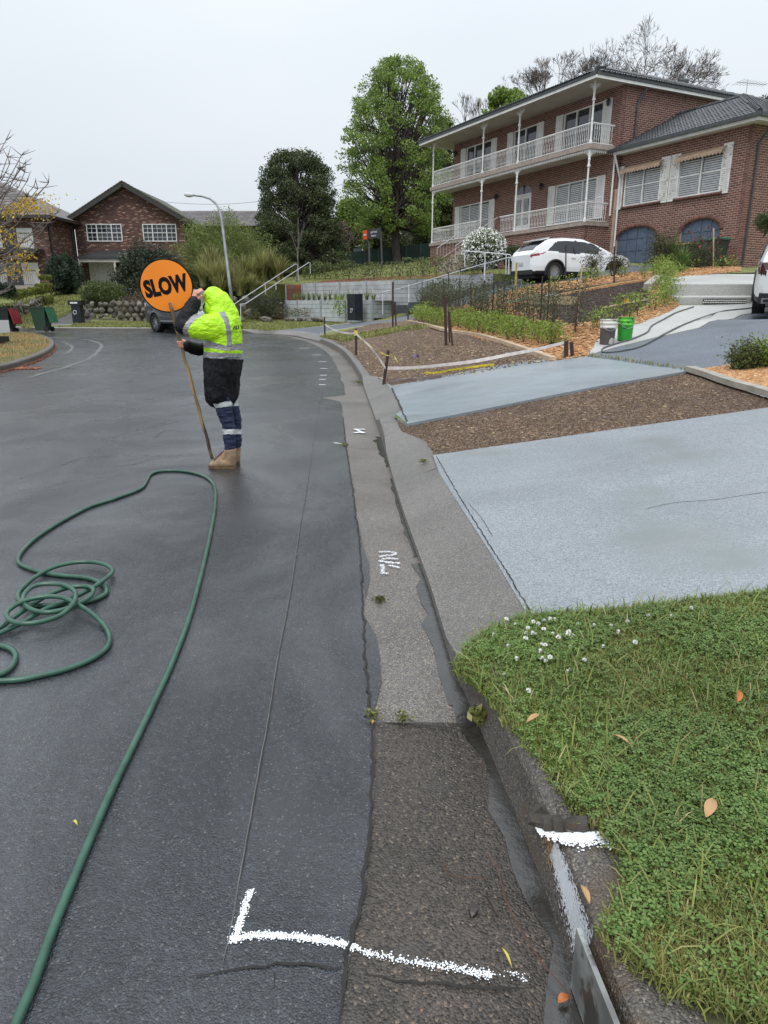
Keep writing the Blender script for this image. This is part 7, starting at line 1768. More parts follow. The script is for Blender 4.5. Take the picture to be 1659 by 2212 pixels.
# clover flower heads
m=MB(); rf_=np.random.default_rng(4)
for i in range(46):
    t=math.acos(1-1.5*(i+.5)/46); a=i*2.4; dv=Vector((math.sin(t)*math.cos(a),math.sin(t)*math.sin(a),math.cos(t))); s=dv.orthogonal().normalized(); c=Vector((0,0,.062)); q=dv*.0045; e=dv*.0115+Vector((0,0,.001)); m.add([c+q-s*.0013,c+q+s*.0013,c+e+s*.0016,c+e-s*.0016],[(0,1,2,3)])
m.mi=1; m.tube([(0,0,0),(.002,0,.03),(0,0,.06)],.0011,4)
CF=m.mesh('clover_flower',[M_PETAL,M_CLOV]); i=0
fl=[(1127,1390),(1140,1362),(1150,1378),(1128,1370),(1157,1382),(1175,1368),(1190,1378),(1200,1372),(1206,1384),(1182,1398),(1170,1415),(1172,1400),(1215,1380),(1222,1372),(1230,1378),(1165,1430),(1180,1436),(1190,1428),(1126,1427),(1095,1462),(1222,1448),(1227,1455),(1108,1350),(1062,1372),(1200,1340),(1248,1352),(1095,1405),(1285,1355),(1330,1368),(1320,1352),(1350,1345),(1405,1340),(1450,1330),(1500,1322),(1228,1398),(1245,1400),(1130,1500),(1260,1432),(1090,1345),(1175,1352),(1186,1345),(1300,1400),(1370,1390),(1148,1345),(1160,1350)]
for (u,v) in fl:
    q=onL(u,v+14); o=bpy.data.objects.new('clover_flower',CF); COL.objects.link(o); s=.6+.3*rf_.uniform(); o.location=(q.x,q.y,q.z-.004); o.scale=(s,s,s); o.rotation_euler=(rf_.normal()*.2,rf_.normal()*.2,rf_.uniform(0,6)); tag(o,'small round white clover flower standing above the verge grass','flower','white clover flowers in the verge grass')
# fallen leaves
M_DRYL=mk('dry_leaf',(.42,.26,.12),.7,(.32,.19,.09),20); M_ORL=mk('orange_leaf',(.42,.13,.03),.6,(.3,.09,.02),20); M_GRL=mk('yellow_leaf',(.55,.50,.10),.6); M_DKL=mk('dark_leaf',(.035,.022,.018),.35)
def leafobj(label,u,v,l,w,rz,mat,f=onL,dz=.02,tilt=.1):
    q=f(u,v); m=MB(); vs=[];k=7
    for i in range(k):
        t=i/(k-1); ww=w*math.sin(math.pi*(t*.92+.04))**.8*.5; x=(t-.5)*l; zz=.008*math.sin(t*3.1); vs+=[(x,-ww,zz+.003),(x,0,zz),(x,ww,zz+.004)]
    fs=[(3*i+j,3*i+j+1,3*i+j+4,3*i+j+3) for i in range(k-1) for j in range(2)]
    m.add(vs,fs); o=m.build('fallen_leaf',mat); o.location=(q.x,q.y,q.z+dz); o.rotation_euler=(tilt,-.1,rz); tag(o,label,'leaf')
leafobj('broad tan dry leaf lying on the grass at lower right',1528,1780,.075,.03,.9,M_DRYL,dz=.05)
leafobj('orange dry leaf standing in the grass below the pale driveway',1590,1530,.07,.022,1.0,M_ORL,dz=.045,tilt=.5)
leafobj('curled pale dry leaf in the middle of the verge grass',1340,1630,.06,.014,2.3,M_DRYL,dz=.05); leafobj('straw-coloured leaf on the grass near the kerb edge',1150,1578,.06,.018,.6,M_DRYL,dz=.045)
leafobj('small straw leaf on the broken kerb top',1262,1948,.05,.016,1.7,M_DRYL,dz=.02); leafobj('small yellow leaf on the gutter below the white paint line',1094,2072,.05,.007,1.9,M_GRL,onR,.004,0); leafobj('orange leaf in the gutter water at the lower end of the kerb',1218,2150,.03,.02,.4,M_ORL,onR,-.015,0)
leafobj('dark wet leaf on the gutter aggregate',1062,1960,.06,.014,1.9,M_DKL,onR,.002,0); leafobj('tiny pale leaf on the asphalt left of the hose',163,1782,.03,.008,-.7,M_GRL,onR,.004,0); leafobj('orange-tan chip beside the weeds at the gutter joint',806,1563,.02,.012,1.2,M_DRYL,onR,.004,0)
q=onR(1022,1965); o=bpy.data.objects.new('dark_pebble',RK[2].copy()); o.data.materials.clear(); o.data.materials.append(M_DKL); COL.objects.link(o); o.location=(q.x,q.y,q.z-.0); o.scale=(.034,.04,.016); tag(o,'flat dark stone lying on the exposed gutter aggregate','stone')
def twig(label,px,r,mat,f=onR,dz=.0):
    pts=catmull([f(u,v,dz) for u,v in px],6); tag(MB().tube(pts,r,5).build('twig',mat),label,'twig')
M_RT=mk('red_brown_twig',(.11,.045,.025),.6)
twig('long thin red-brown twig lying along the gutter water',[(1050,1845),(1075,1880),(1095,1950),(1120,2000),(1150,2050),(1180,2090),(1215,2130),(1238,2158)],.0014,M_RT,dz=.0)
twig('short red-brown twig with side shoots on the gutter',[(958,1855),(963,1880),(985,1893),(1050,1898)],.0013,M_RT,dz=-.002)
# ---- loose aggregate in the exposed gutter concrete ----
M_PEB=mk('exposed_pebbles',(1,1,1),.32,(.7,.7,.7),60,isl=[(.05,.042,.035),(.08,.064,.05),(.045,.04,.037),(.12,.095,.07),(.065,.06,.055),(.24,.13,.07),(.06,.048,.04),(.26,.19,.12),(.05,.042,.033),(.07,.055,.043)])
jt=kpix(985,1565)
PV=np.array([(math.cos(a)*.5,math.sin(a)*.5,0) for a in np.linspace(0,6.283,7)[:-1]]+[(math.cos(a+.4)*.30,math.sin(a+.4)*.30,.32) for a in np.linspace(0,6.283,7)[:-1]]); PF=[]
for i in range(6): PF+= [(i,(i+1)%6,6+(i+1)%6),(i,6+(i+1)%6,6+i)]
for i in range(1,5): PF.append((6,6+i,7+i))
PF=np.array(PF)
def inst(PVx,PFx,loc,scl,rz,tilt,rg,warp=.2):
    n=len(loc); v=PVx[None]*(1+rg.uniform(-warp,warp,(n,len(PVx),1)))*scl[:,None,:]
    c,s=np.cos(rz)[:,None],np.sin(rz)[:,None]
    ct,st=np.cos(tilt)[:,None],np.sin(tilt)[:,None]; y=v[...,1]*ct-v[...,2]*st; z=v[...,1]*st+v[...,2]*ct; x=v[...,0]
    out=np.stack([x*c-y*s,x*s+y*c,z],-1)+loc[:,None,:]
    F=PFx[None]+(np.arange(n)*len(PVx))[:,None,None]; return out.reshape(-1,3),F.reshape(-1,PFx.shape[1])
# gutter surface height at an offset
def gz_(w): return np.interp(w,[-.5,-.36,-.2,-.06,.012],[-.012,-.006,-.016,-.03,-.03])
loc=[];scl=[]
for _ in range(4400):
    i=rn.integers(2,jt); w=-EWD[i]*(1-rn.uniform(0,1)**.9); d=(K[i+1]-K[i]).normalized(); nr_=Vector((d.y,-d.x,0)); p=K[i]+nr_*w+d*rn.uniform(0,.12)
    if p.y<.7: continue
    s=.003+.0085*rn.uniform()**4; loc.append((p.x,p.y,Kz[i]+gz_(w)-s*.10)); scl.append((s,s*rn.uniform(.6,1),s*.5))
loc=np.array(loc); v,f=inst(PV,PF,loc,np.array(scl),rn.uniform(0,6,len(loc)),rn.normal(size=len(loc))*.15,rn); o=obj('exposed_aggregate',npmesh('exposed_aggregate',v,f,M_PEB,False)); tag(o,'brown and orange pebbles showing in the worn gutter concrete','gravel',kind='stuff')
# darker worn section of gutter at the near end
M_GUTW=asphalt('worn_gutter',(.028,.023,.018),(.062,.050,.041),150,.8,.3,.5,1.5,((.15,.11,.08),.972),1,.55,patch=((.055,.05,.045),6,.6))
ribbon('gutter_worn_section',K,lambda i:[(-EWD[i]-.012,-.0035),(-EWD[i]*.85,-.0045),(-.2,-.013),(-.06,-.0275),(.008,-.0275)],M_GUTW,i0=2,i1=jt+1)
# ---- joints and cracks ----
M_CRK=mk('crack_dirt_shade',(.012,.010,.009),.8,(.02,.017,.014),30)  # dark ribbons paint in the shade of open cracks and joints, plus dirt
M_SAW=mk('saw_cut_edge',(.12,.115,.11),.6,(.08,.075,.07),8)
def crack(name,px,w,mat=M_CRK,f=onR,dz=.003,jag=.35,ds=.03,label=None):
    pts=resample(catmull([f(u,v) for u,v in px],8),ds); vs=[];fs=[]
    for i,p in enumerate(pts):
        d=(pts[min(i+1,len(pts)-1)]-pts[max(i-1,0)]); d.z=0; d.normalize(); nr_=Vector((d.y,-d.x,0)); a=w*(.6+rn.uniform(0,jag*2)); o_=rn.normal()*w*jag
        e=min(1,i/3,(len(pts)-1-i)/3)+.05
        vs+=[p+nr_*(o_-a/2*e)+Vector((0,0,dz)),p+nr_*(o_+a/2*e)+Vector((0,0,dz))]
    for i in range(len(pts)-1): fs.append((2*i,2*i+1,2*i+3,2*i+2))
    o=MB().add(vs,fs).build(name,mat); tag(o,kind='structure'); return o
zg=lambda x,y:(648.05+.32554*x,702.05+.32554*y)
crack('road_joint',[zg(150,400),zg(120,560),zg(90,740),zg(70,880),zg(40,1100),zg(0,1330),(628,1270),(600,1420),(578,1560),(556,1680),(535,1800),(517,1900),(500,2000),(478,2095)],.0045,M_SAW,dz=.003,jag=.12)
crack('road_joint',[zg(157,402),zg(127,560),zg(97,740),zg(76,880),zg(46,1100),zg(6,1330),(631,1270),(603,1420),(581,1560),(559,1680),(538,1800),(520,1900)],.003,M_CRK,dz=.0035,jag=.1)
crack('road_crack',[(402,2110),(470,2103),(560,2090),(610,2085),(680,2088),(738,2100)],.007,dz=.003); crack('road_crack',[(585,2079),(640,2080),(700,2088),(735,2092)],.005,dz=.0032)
gut=lambda u,v,dz=0: onR(u,v)+Vector((0,0,-.008))
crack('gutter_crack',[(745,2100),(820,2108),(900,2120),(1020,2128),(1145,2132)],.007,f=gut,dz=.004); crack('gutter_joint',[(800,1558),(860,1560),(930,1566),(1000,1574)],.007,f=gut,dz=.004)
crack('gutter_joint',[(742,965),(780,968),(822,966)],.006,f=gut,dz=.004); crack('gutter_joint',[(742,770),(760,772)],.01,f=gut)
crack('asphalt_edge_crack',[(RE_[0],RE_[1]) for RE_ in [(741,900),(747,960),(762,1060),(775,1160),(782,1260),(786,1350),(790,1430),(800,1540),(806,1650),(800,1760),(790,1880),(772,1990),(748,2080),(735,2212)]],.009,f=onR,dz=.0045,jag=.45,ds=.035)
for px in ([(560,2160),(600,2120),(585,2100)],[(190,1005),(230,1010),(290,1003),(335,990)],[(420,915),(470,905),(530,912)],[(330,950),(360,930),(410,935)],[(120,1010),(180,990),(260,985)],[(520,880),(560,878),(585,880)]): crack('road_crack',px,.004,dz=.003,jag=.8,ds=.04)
crack('slab_crack',[(1700,1058),(1620,1068),(1540,1080),(1460,1086),(1390,1100)],.006,M_SAW if False else mk('slab_crack_dirt_shade',(.12,.125,.13),.7),f=onL,dz=.003,jag=.4)  # dark colour stands in for shade down in the slab cracks, plus dirt
for px in ([(1010,1085),(1040,1120),(1065,1160)],[(1290,905),(1330,898)],[(1420,765),(1380,776)]): crack('slab_crack',px,.006,MATS['slab_crack_dirt_shade'],f=onL,dz=.003)
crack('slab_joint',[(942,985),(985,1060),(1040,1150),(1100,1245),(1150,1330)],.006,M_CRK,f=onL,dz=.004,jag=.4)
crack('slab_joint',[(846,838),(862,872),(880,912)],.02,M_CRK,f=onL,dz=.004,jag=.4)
# tar and dirt strip: broken edge patch of asphalt over the gutter
pv=[(787,1330),(796,1345),(812,1372),(820,1420),(824,1470),(812,1520),(806,1556),(798,1500),(792,1430),(786,1380)]
m=MB(); m.prism([onR(u,v)+Vector((0,0,-.02)) for u,v in pv],(0,0,.022)); tag(m.build('asphalt_lip',M_ASPH),kind='structure')
pv=[(772,1120),(784,1180),(797,1215),(798,1250),(790,1290),(784,1240),(776,1180)]
m=MB(); m.prism([onR(u,v)+Vector((0,0,-.02)) for u,v in pv],(0,0,.021)); tag(m.build('asphalt_lip',M_ASPH),kind='structure')
# light arcs on the far road
M_ARC=mk('pale_road_seam',(.13,.13,.13),.6,(.09,.09,.09),3)
crack('road_seam',[z4(*q) for q in ((150,700),(400,708),(640,722),(820,735),(920,760),(960,795),(930,845),(860,900),(740,950),(600,1000),(380,1062),(200,1110))],.13,M_ARC,dz=.004,jag=.15,ds=.3)
crack('road_seam',[z4(*q) for q in ((480,738),(600,755),(670,790),(680,820),(640,855),(560,880))],.10,M_ARC,dz=.004,jag=.2,ds=.2)
# ---- spray paint ----
M_SPR=mk('white_spray_paint',(.80,.82,.84),.55,(.70,.72,.75),60)
def spray(label,strokes,width,dens,f=onR,zadd=.0022,smin=.0010,smax=.0026,mat=None,zf=None,k=4.5):
    P_=[];S_=[]
    for px in strokes:
        pts=resample(catmull([f(u,v) for u,v in px[0]] if len(px[0])>1 else [f(*px[0][0])]*2,8),.004) if len(px[0])>1 else [f(*px[0][0])]
        dn=dens*px[1]*k; 
        for i,p in enumerate(pts):
            for _ in range(rn.poisson(dn)):
                w=rn.normal()*width*.36*(px[2] if len(px)>2 else 1); d=(pts[min(i+1,len(pts)-1)]-pts[max(i-1,0)]).normalized() if len(pts)>1 else Vector((1,0,0)); nr_=Vector((d.y,-d.x,0)); q=p+nr_*w+d*rn.normal()*.004; P_.append((q.x,q.y,q.z+zadd+rn.uniform(0,.0008))); S_.append(rn.uniform(smin,smax))
    for px in strokes:      # overspray
        if len(px[0])<2: continue
        for p in resample(catmull([f(u,v) for u,v in px[0]],8),.004):
            for _ in range(rn.poisson(1.1*px[1]*k/4.5)): P_.append((p.x+rn.normal()*width*.62,p.y+rn.normal()*width*.62,p.z+zadd)); S_.append(rn.uniform(.0004,.001))
    P_=np.array(P_); S_=np.array(S_)[:,None]*np.array([[1,1,1]]); a=np.linspace(0,6.283,6)[:-1]; pv=np.stack([np.cos(a),np.sin(a),a*0],1); pf=np.array([(0,1,2),(0,2,3),(0,3,4)])
    v,f_=inst(pv,pf,P_,S_,rn.uniform(0,6,len(P_)),np.zeros(len(P_)),rn,.3); o=obj('spray_paint_mark',npmesh('spray_paint_mark',v,f_,mat or M_SPR)); tag(o,label,'paint mark'); return o
spray('white sprayed right-angle line across asphalt and gutter at the bottom',[([(542,1925),(535,1945),(525,1975),(515,2005),(508,2032)],1.1),([(498,2030),(560,2021),(640,2025),(700,2033),(742,2039)],1.25,1.05),([(742,2040),(775,2050)],.7,1)],.014,3.2)
spray('sparser white sprayed line continuing over the gutter stones',[([(785,2055),(830,2064),(880,2074),(940,2084),(1000,2092),(1060,2103)],.8,1.0),([(1085,2098),(1140,2112)],.25,1.2),([(1000,2092),(1060,2103)],.3,1.8)],.015,3.0,f=gut,zadd=.0055,k=3)
zm=lambda x,y:(729.06+.13021*x,1107.1+.13021*y)
spray('white sprayed survey scribble in the gutter beside the wet channel',[([zm(690,640),zm(850,640),zm(950,655),zm(940,690),zm(850,695),zm(700,720)],.55),([zm(740,760),zm(850,745),zm(990,760)],.7),([zm(700,790),zm(850,815),zm(1030,825)],.8),([zm(690,865),zm(760,868)],.6),([zm(755,850),zm(750,990),zm(830,990)],.6),([zm(860,860),zm(1020,900)],.5)],.02,2.2,f=gut,zadd=.0035,smin=.0012,smax=.003)
spray('small white sprayed tick in the gutter opposite the worker',[([zg(358,690),zg(430,690)],.8),([zg(360,712),zg(430,710)],.8),([zg(370,690),zg(420,715)],.5)],.03,1.2,f=gut,zadd=.006,smin=.004,smax=.009)
spray('thin white tick beside the weed on the asphalt edge',[([zg(228,783),zg(272,788)],.8)],.02,1.2,smin=.003,smax=.008)
for i,(x,y) in enumerate(((30,155),(110,200),(150,245),(158,290),(155,335),(148,362),(148,398))):
    u,v=zg(x,y); a,b=onR(u-2.2,v-.8),onR(u+2.2,v+.8)
    c=(a+b)/2; m=MB(); m.box((c.x,c.y,c.z+.006),((b-a).length,.05,.002)); o=m.build('survey_mark',M_SPR); tag(o,'short white survey dash on the bend of the road','paint mark','survey dashes along the road bend')
# white paint on the kerb face and on the broken piece
def kerbpaint(i0,i1,z0,z1,name,label):
    vs=[];fs=[];ids=list(range(i0,i1+1)); 
    sub=[]
    for i in ids[:-1]:
        for t in (0,.25,.5,.75): sub.append((i,t))
    for (i,t) in sub:
        d=(K[i+1]-K[i]).normalized(); nr_=Vector((d.y,-d.x,0)); p=K[i].lerp(K[i+1],t); e0=z0+abs(nn(i+t,.035,2.1)); e1=z1-abs(nn(i+t,.03,2.7,4))
        f0=nn(i+t,.006,1.3)-.004
        vs+=[p+nr_*f0+Vector((0,0,e0)),p+nr_*(f0+.004)+Vector((0,0,e1))]
    for k in range(len(sub)-1): fs.append((2*k,2*k+1,2*k+3,2*k+2))
    tag(MB().add(vs,fs).build(name,M_SPR),label,'paint mark')
FRG=RK[1].copy(); FRG.materials.clear(); FRG.materials.append(M_KERBN)
k0,k1=kpix(1252,2150),kpix(1185,1950)
def facepaint(label,i0,i1,zc,zw,n,mat=M_SPR,taper=True):
    P_=[];S_=[];RZ=[]
    for _ in range(n):
        t=rn.uniform(i0,i1); i=int(t); d=(K[i+1]-K[i]).normalized(); nr_=Vector((d.y,-d.x,0)); p=K[i].lerp(K[i+1],t-i); f=(t-i0)/(i1-i0)
        z=zc(f)+rn.normal()*zw(f); 
        if z<.012 or z>.136: continue
        q=p+nr_*(nn(i,.006,1.3)*(1-(t-i))+nn(i+1,.006,1.3)*(t-i)-.0035+.033*(z+.05)/.17); P_.append((q.x,q.y,z)); S_.append(rn.uniform(.0015,.0045)); RZ.append(math.atan2(d.y,d.x))
    a=np.linspace(0,6.283,6)[:-1]; pv=np.stack([np.cos(a),np.sin(a),a*0],1); v,f_=inst(pv,np.array([(0,1,2),(0,2,3),(0,3,4)]),np.array(P_),np.array(S_)[:,None]*np.ones((1,3)),np.array(RZ),np.full(len(P_),math.pi/2),rn,.3)
    tag(obj('kerb_paint',npmesh('kerb_paint',v,f_,mat)),label,'paint mark')
facepaint('white paint sprayed down the face of the broken kerb piece',k0,k1+.5,lambda f:.075+.02*f,lambda f:.026*(1-.55*f),5200)
M_RUSTP=mk('rusty_stain',(.30,.15,.05),.7,(.20,.10,.035),20)
facepaint('orange-cream stained edge at the kerb fracture',k1+.3,k1+1.2,lambda f:.08+.03*f,lambda f:.02,520,mk('cream_stain',(.50,.36,.22),.7,(.36,.22,.11),30))
# fracture across the kerb, white paint along its lip
def kpt(t,w,z):
    i=int(t); d=(K[i+1]-K[i]).normalized(); nr_=Vector((d.y,-d.x,0)); q=K[i].lerp(K[i+1],t-i)+nr_*w; return Vector((q.x,q.y,z))
tb_=ib1+.0
cv=[(-.012,tb_+.28),(.04,tb_+.05),(.10,tb_-.12),(.22,tb_-.32)]
P0_=[]
for _ in range(3300):
    f=rn.uniform(); k_=min(2,int(f*3)); g=f*3-k_; w=lin(cv[k_][0],cv[k_+1][0],g); t=lin(cv[k_][1],cv[k_+1][1],g)-.42-abs(rn.normal())*.17; 
    if f<.28 and rn.uniform()<.8: continue
    i_=int(t); za_=[.118 if j==ib1 else .14 for j in (i_,i_+1)]; zz=lin(za_[0],za_[1],t-i_)
    if w>.06: zz=lin(zz,.147,min(1,(w-.06)/.1))
    P0_.append(tuple(kpt(t,w,zz+.006)))
a=np.linspace(0,6.283,6)[:-1]; pv=np.stack([np.cos(a),np.sin(a),a*0],1); v,f_=inst(pv,np.array([(0,1,2),(0,2,3),(0,3,4)]),np.array(P0_),rn.uniform(.0015,.004,len(P0_))[:,None]*np.ones((1,3)),rn.uniform(0,6,len(P0_)),np.zeros(len(P0_)),rn,.3)
tag(obj('kerb_paint',npmesh('kerb_paint',v,f_,M_SPR)),'white paint patch along the fracture on top of the broken kerb','paint mark')
for k_,(w,t,s) in enumerate([(.01,-.25,.05),(.05,-.4,.045),(.09,-.55,.06),(.14,-.6,.05),(.19,-.75,.06),(.015,-.05,.04),(.02,-.5,.035)]):
    q=kpt(tb_+.25+t,w,.135); o=bpy.data.objects.new('concrete_fragment',FRG); COL.objects.link(o); o.location=q; o.scale=(s*1.9,s*1.4,s*.9); o.rotation_euler=(k_,.3*k_,k_*1.3); tag(o,'rough broken concrete fragment in the fracture of the kerb','fragment','concrete fragments in the kerb fracture')
# ---- water in the channel ----
M_WAT=mk('gutter_water',(.035,.033,.030),.03,(.022,.02,.018),20,.5,22,spec=.8,dist=.006)
def wat(i0,i1,w0,w1,z=-.0242,name='water'):
    return ribbon(name,K,lambda i:[(-max(.012,(w0+(w1-w0)*(i-i0)/(i1-i0))*(1+1.2*noise.noise(Vector((i*.55,9,0)))+.9*noise.noise(Vector((i*1.9,2,0))))),z),(.012,z)],M_WAT,zf=lambda i:Kz[i],i0=i0,i1=i1,smooth=False)
wat(1,jt+2,.062,.055); wat(jt+1,kpix(905,1200),.07,.035,-.0255); wat(kpix(905,1200),kpix(845,1020),.03,.02,-.0265); wat(kpix(842,1000),kpix(820,935),.02,.10,-.0235)
# ---- kerb lintel plate at the very bottom ----
kp=kpix(1252,2140); m=MB()
for i in range(0,kp,1):
    d=(K[i+1]-K[i]).normalized(); nr_=Vector((d.y,-d.x,0)); a=K[i]+nr_*-.008; b=K[i+1]+nr_*-.008
    m.prism([a+Vector((0,0,-.02)),b+Vector((0,0,-.02)),b+Vector((0,0,.152)),a+Vector((0,0,.152))],nr_*.012)
tag(m.build('kerb_plate',mk('wet_steel',(.30,.31,.30),.45,(.13,.13,.125),9,.2,30,metal=.2,third=((.05,.045,.04),7,.52,.05))),'grey steel plate lining the kerb face at the bottom edge','kerb plate')
# ---- weeds ----
M_WEED=leafmat('weed_leaves',[(.10,.13,.03),(.16,.17,.05),(.08,.10,.03),(.22,.20,.08)])
M_MOSS=leafmat('moss',[(.07,.075,.02),(.10,.10,.03),(.05,.05,.018)],.9)
for (u,v,n,w,h,lf,mt,lab) in [(808,1550,60,.05,.035,.018,M_WEED,'little weed growing in the asphalt edge at the gutter joint'),(872,1556,60,.06,.03,.018,M_WEED,'little weed in the middle of the gutter joint'),(820,1296,220,.045,.02,.012,M_MOSS,'olive moss clump alone in the pale gutter'),(1040,1560,90,.05,.06,.04,M_WEED,'grass tuft hanging over the kerb face'),(743,962,70,.07,.03,.022,M_WEED,'small weed on the asphalt edge beside the white tick'),(914,998,80,.06,.03,.02,M_WEED,'small weed on the concrete strip left of the pale driveway'),(775,828,90,.15,.05,.03,M_WEED,'weeds at the near end of the upright kerb')]:
    q=onL(u,v) if u in (914,) else onR(u,v); plantat('weed',protoplant(n,w,h,lf,mt,int(u+v)),(q.x,q.y,q.z-.004),lab,'weed')
# ---- bark chips, soil clods, leaf litter ----
M_CHIP=mk('orange_bark_chips',(1,1,1),.8,(.75,.75,.75),20,isl=[(.52,.27,.11),(.62,.36,.17),(.42,.20,.08),(.70,.46,.25),(.33,.15,.06),(.58,.31,.13)])
CV=np.array([(x,y,z) for z in(-.5,.5) for y in(-.5,.5) for x in(-.5,.5)]); CFa=np.array([(0,2,3,1),(4,5,7,6),(0,1,5,4),(2,6,7,3),(0,4,6,2),(1,3,7,5)])
def chips(name,label,polys,n,mat,sz,h=hL,flat=.25,shape='chip',smooth=False,kind='stuff',cat='mulch'):
    LX=[];LY=[]
    ar=[]
    for p in polys: xs=[q[0] for q in p]; ys=[q[1] for q in p]; ar.append((max(xs)-min(xs))*(max(ys)-min(ys)))
    for p,a in zip(polys,ar):
        X,Y=samplepoly(p,int(n*a/sum(ar)*1.7),rn); LX.append(X);LY.append(Y)
    X=np.concatenate(LX);Y=np.concatenate(LY); Z=h(X,Y); U_,V_,dep=project(np.stack([X,Y,Z],1)); k=(U_>-60)&(U_<1720)&(V_<2300)&(rn.uniform(size=len(X))<np.clip(14/dep,0.15,1)); X,Y,Z=X[k],Y[k],Z[k]
    m_=len(X); s=rn.uniform(sz*.5,sz*1.4,m_)
    loc=np.stack([X,Y,Z+s*flat*.4],1)
    if shape=='chip': v,f=inst(CV,CFa,loc,np.stack([s,s*rn.uniform(.35,.7,m_),s*flat],1),rn.uniform(0,6.28,m_),rn.normal(size=m_)*.35,rn,.25)
    else: v,f=inst(PV,PF,loc-np.array([0,0,1])*(s*.15)[:,None],np.stack([s,s*rn.uniform(.6,1,m_),s*rn.uniform(.7,1.2,m_)],1),rn.uniform(0,6.28,m_),rn.normal(size=m_)*.2,rn,.35)
    o=obj(name,npmesh(name,v,f,mat)); tag(o,label,cat,kind=kind); return o
chips('bark_chips','orange bark chips covering the garden beds',[z_mul1],52000,M_CHIP,.055); chips('bark_chips','orange bark chips in the strip below the white crossover',[z_mul2],16000,M_CHIP,.07); chips('bark_chips','orange bark chips round the bushes at the right edge',[z_mul3],16000,M_CHIP,.045)
M_CLOD=mk('soil_clods',(1,1,1),.95,(.7,.7,.7),40,.4,80,isl=[(.09,.054,.033),(.125,.08,.05),(.075,.046,.029),(.15,.10,.064),(.105,.066,.042)])
M_CLODD=mk('dark_clods',(1,1,1),.95,(.7,.7,.7),40,.4,80,isl=[(.045,.03,.024),(.07,.05,.04),(.035,.024,.02),(.09,.065,.055)])
hS=lambda x,y: hL(x,y)-.033
chips('soil_clods','crumbly brown soil clods between the two pale driveways',[z_soil1],16000,M_CLOD,.015,hS,.5,'c',cat='soil'); chips('soil_clods','crumbly brown soil clods in the taped-off verge',[z_soil2],15000,M_CLOD,.024,hL,.5,'c',cat='soil'); chips('soil_clods','dark crumbly soil in the raised garden bed',[z_soil3],9000,M_CLODD,.05,hL,.5,'c',cat='soil')
M_STRAW=mk('straw_bits',(1,1,1),.8,isl=[(.40,.31,.17),(.30,.22,.12),(.48,.40,.25)])
chips('straw_bits','pale straw scraps and stones strewn on the soil',[z_soil1],300,M_STRAW,.03,hS,.2); chips('straw_bits','pale straw scraps on the taped-off soil',[z_soil2],1500,M_STRAW,.05,hL,.15)
M_LIT=mk('red_leaf_litter',(1,1,1),.8,isl=[(.30,.09,.04),(.22,.06,.03),(.36,.15,.07),(.18,.07,.04)])
loc=[]
for i in range(len(IS)-1):
    d=(IS[i+1]-IS[i]); d.z=0; 
    if d.length<1e-6: continue
    d.normalize(); nr_=Vector((d.y,-d.x,0)); 
    u_,v_,_=project(np.array([[IS[i].x,IS[i].y,.1]])); 
    wd=.75*math.exp(-((u_[0]-95)/60)**2)+.2
    if IS[i].y>24.5 or IS[i].y<10: continue
    for _ in range(int(420*wd)):
        w=rn.uniform(0,1)**1.3*wd; p=IS[i]-nr_*-(-w)+d*rn.uniform(0,.25); loc.append((p.x,p.y,float(zr(p.x,p.y))+.012))
loc=np.array(loc); s=rn.uniform(.04,.09,len(loc)); v,f=inst(CV,CFa,loc,np.stack([s,s*.6,s*.2],1),rn.uniform(0,6.28,len(loc)),rn.normal(size=len(loc))*.4,rn); tag(obj('leaf_litter',npmesh('leaf_litter',v,f,M_LIT)),'red-brown leaf litter along the kerb of the left verge','leaf litter',kind='stuff')
# short grass on the far verges and upper lawn so their edges are not clean
def turf(name,label,poly,n,h,mat,l0,l1,w,cat='grass',tmin=0):
    X,Y=samplepoly(poly,n,rn); Z=h(X,Y); U_,V_,dep=project(np.stack([X,Y,Z],1)); k=(U_>-40)&(U_<1700)&(V_>0)&(V_<2300); o=blades(X[k],Y[k],Z[k],rn,l0,l1,w,mat,name); tag(o,label,cat)
M_TB=leafmat('verge_blades',[(.12,.15,.03),(.17,.19,.05),(.22,.21,.08),(.10,.13,.03),(.28,.23,.10)]); M_TD=leafmat('dry_verge_blades',[(.20,.17,.06),(.28,.18,.07),(.14,.15,.045),(.33,.20,.09)])
turf('verge_turf','short olive grass on the far verge below the letterbox and SUV',[p for p in z_verge],60000,hL,M_TB,.05,.12,.02)
turf('verge_turf','dry yellow-brown grass on the left verge inside the bend',outerI,60000,zi,M_TD,.04,.09,.016)
turf('lawn_turf','mown grass of the upper lawn under the tall green tree',outU,150000,hU,M_TB,.025,.07,.03)
turf('bank_turf','rough grass on the bank left of the driveway to the gabled house',pl([(0,690),(60,712),(200,640),(215,625),(100,640),(0,660)]),30000,hL,M_TB,.06,.15,.03)
# ---- timber and concrete edging ----
M_EDGE=mk('pale_timber_edging',(.50,.38,.26),.8,(.38,.28,.19),5,.3,40); M_EDGC=mk('concrete_edging',(.36,.33,.28),.85,(.26,.24,.20),6,.4,40); M_SOLW=mk('weathered_board',(.20,.16,.15),.8,(.13,.10,.09),6)
def edging(name,label,px,w,hgt,mat,ds=.4,f=onL,cat='garden edging'):
    pts=resample(catmull([f(u,v) for u,v in px],6),ds); m=MB(); root=thing(name,label,cat,pts[0])
    for a,b in zip(pts[:-1],pts[1:]): MB().bar(a+Vector((0,0,hgt*.35)),b+Vector((0,0,hgt*.35))-(b-a)*.01,w,hgt).build('edging_length',mat,root)
    return root
edging('garden_edging','pale timber edging between the bare soil and the orange bark bed',[z8(80,652),z8(300,700),z8(560,770),z8(860,812),z8(1100,880),z8(1400,980),z8(1690,1085)],.12,.07,M_EDGE,.8)
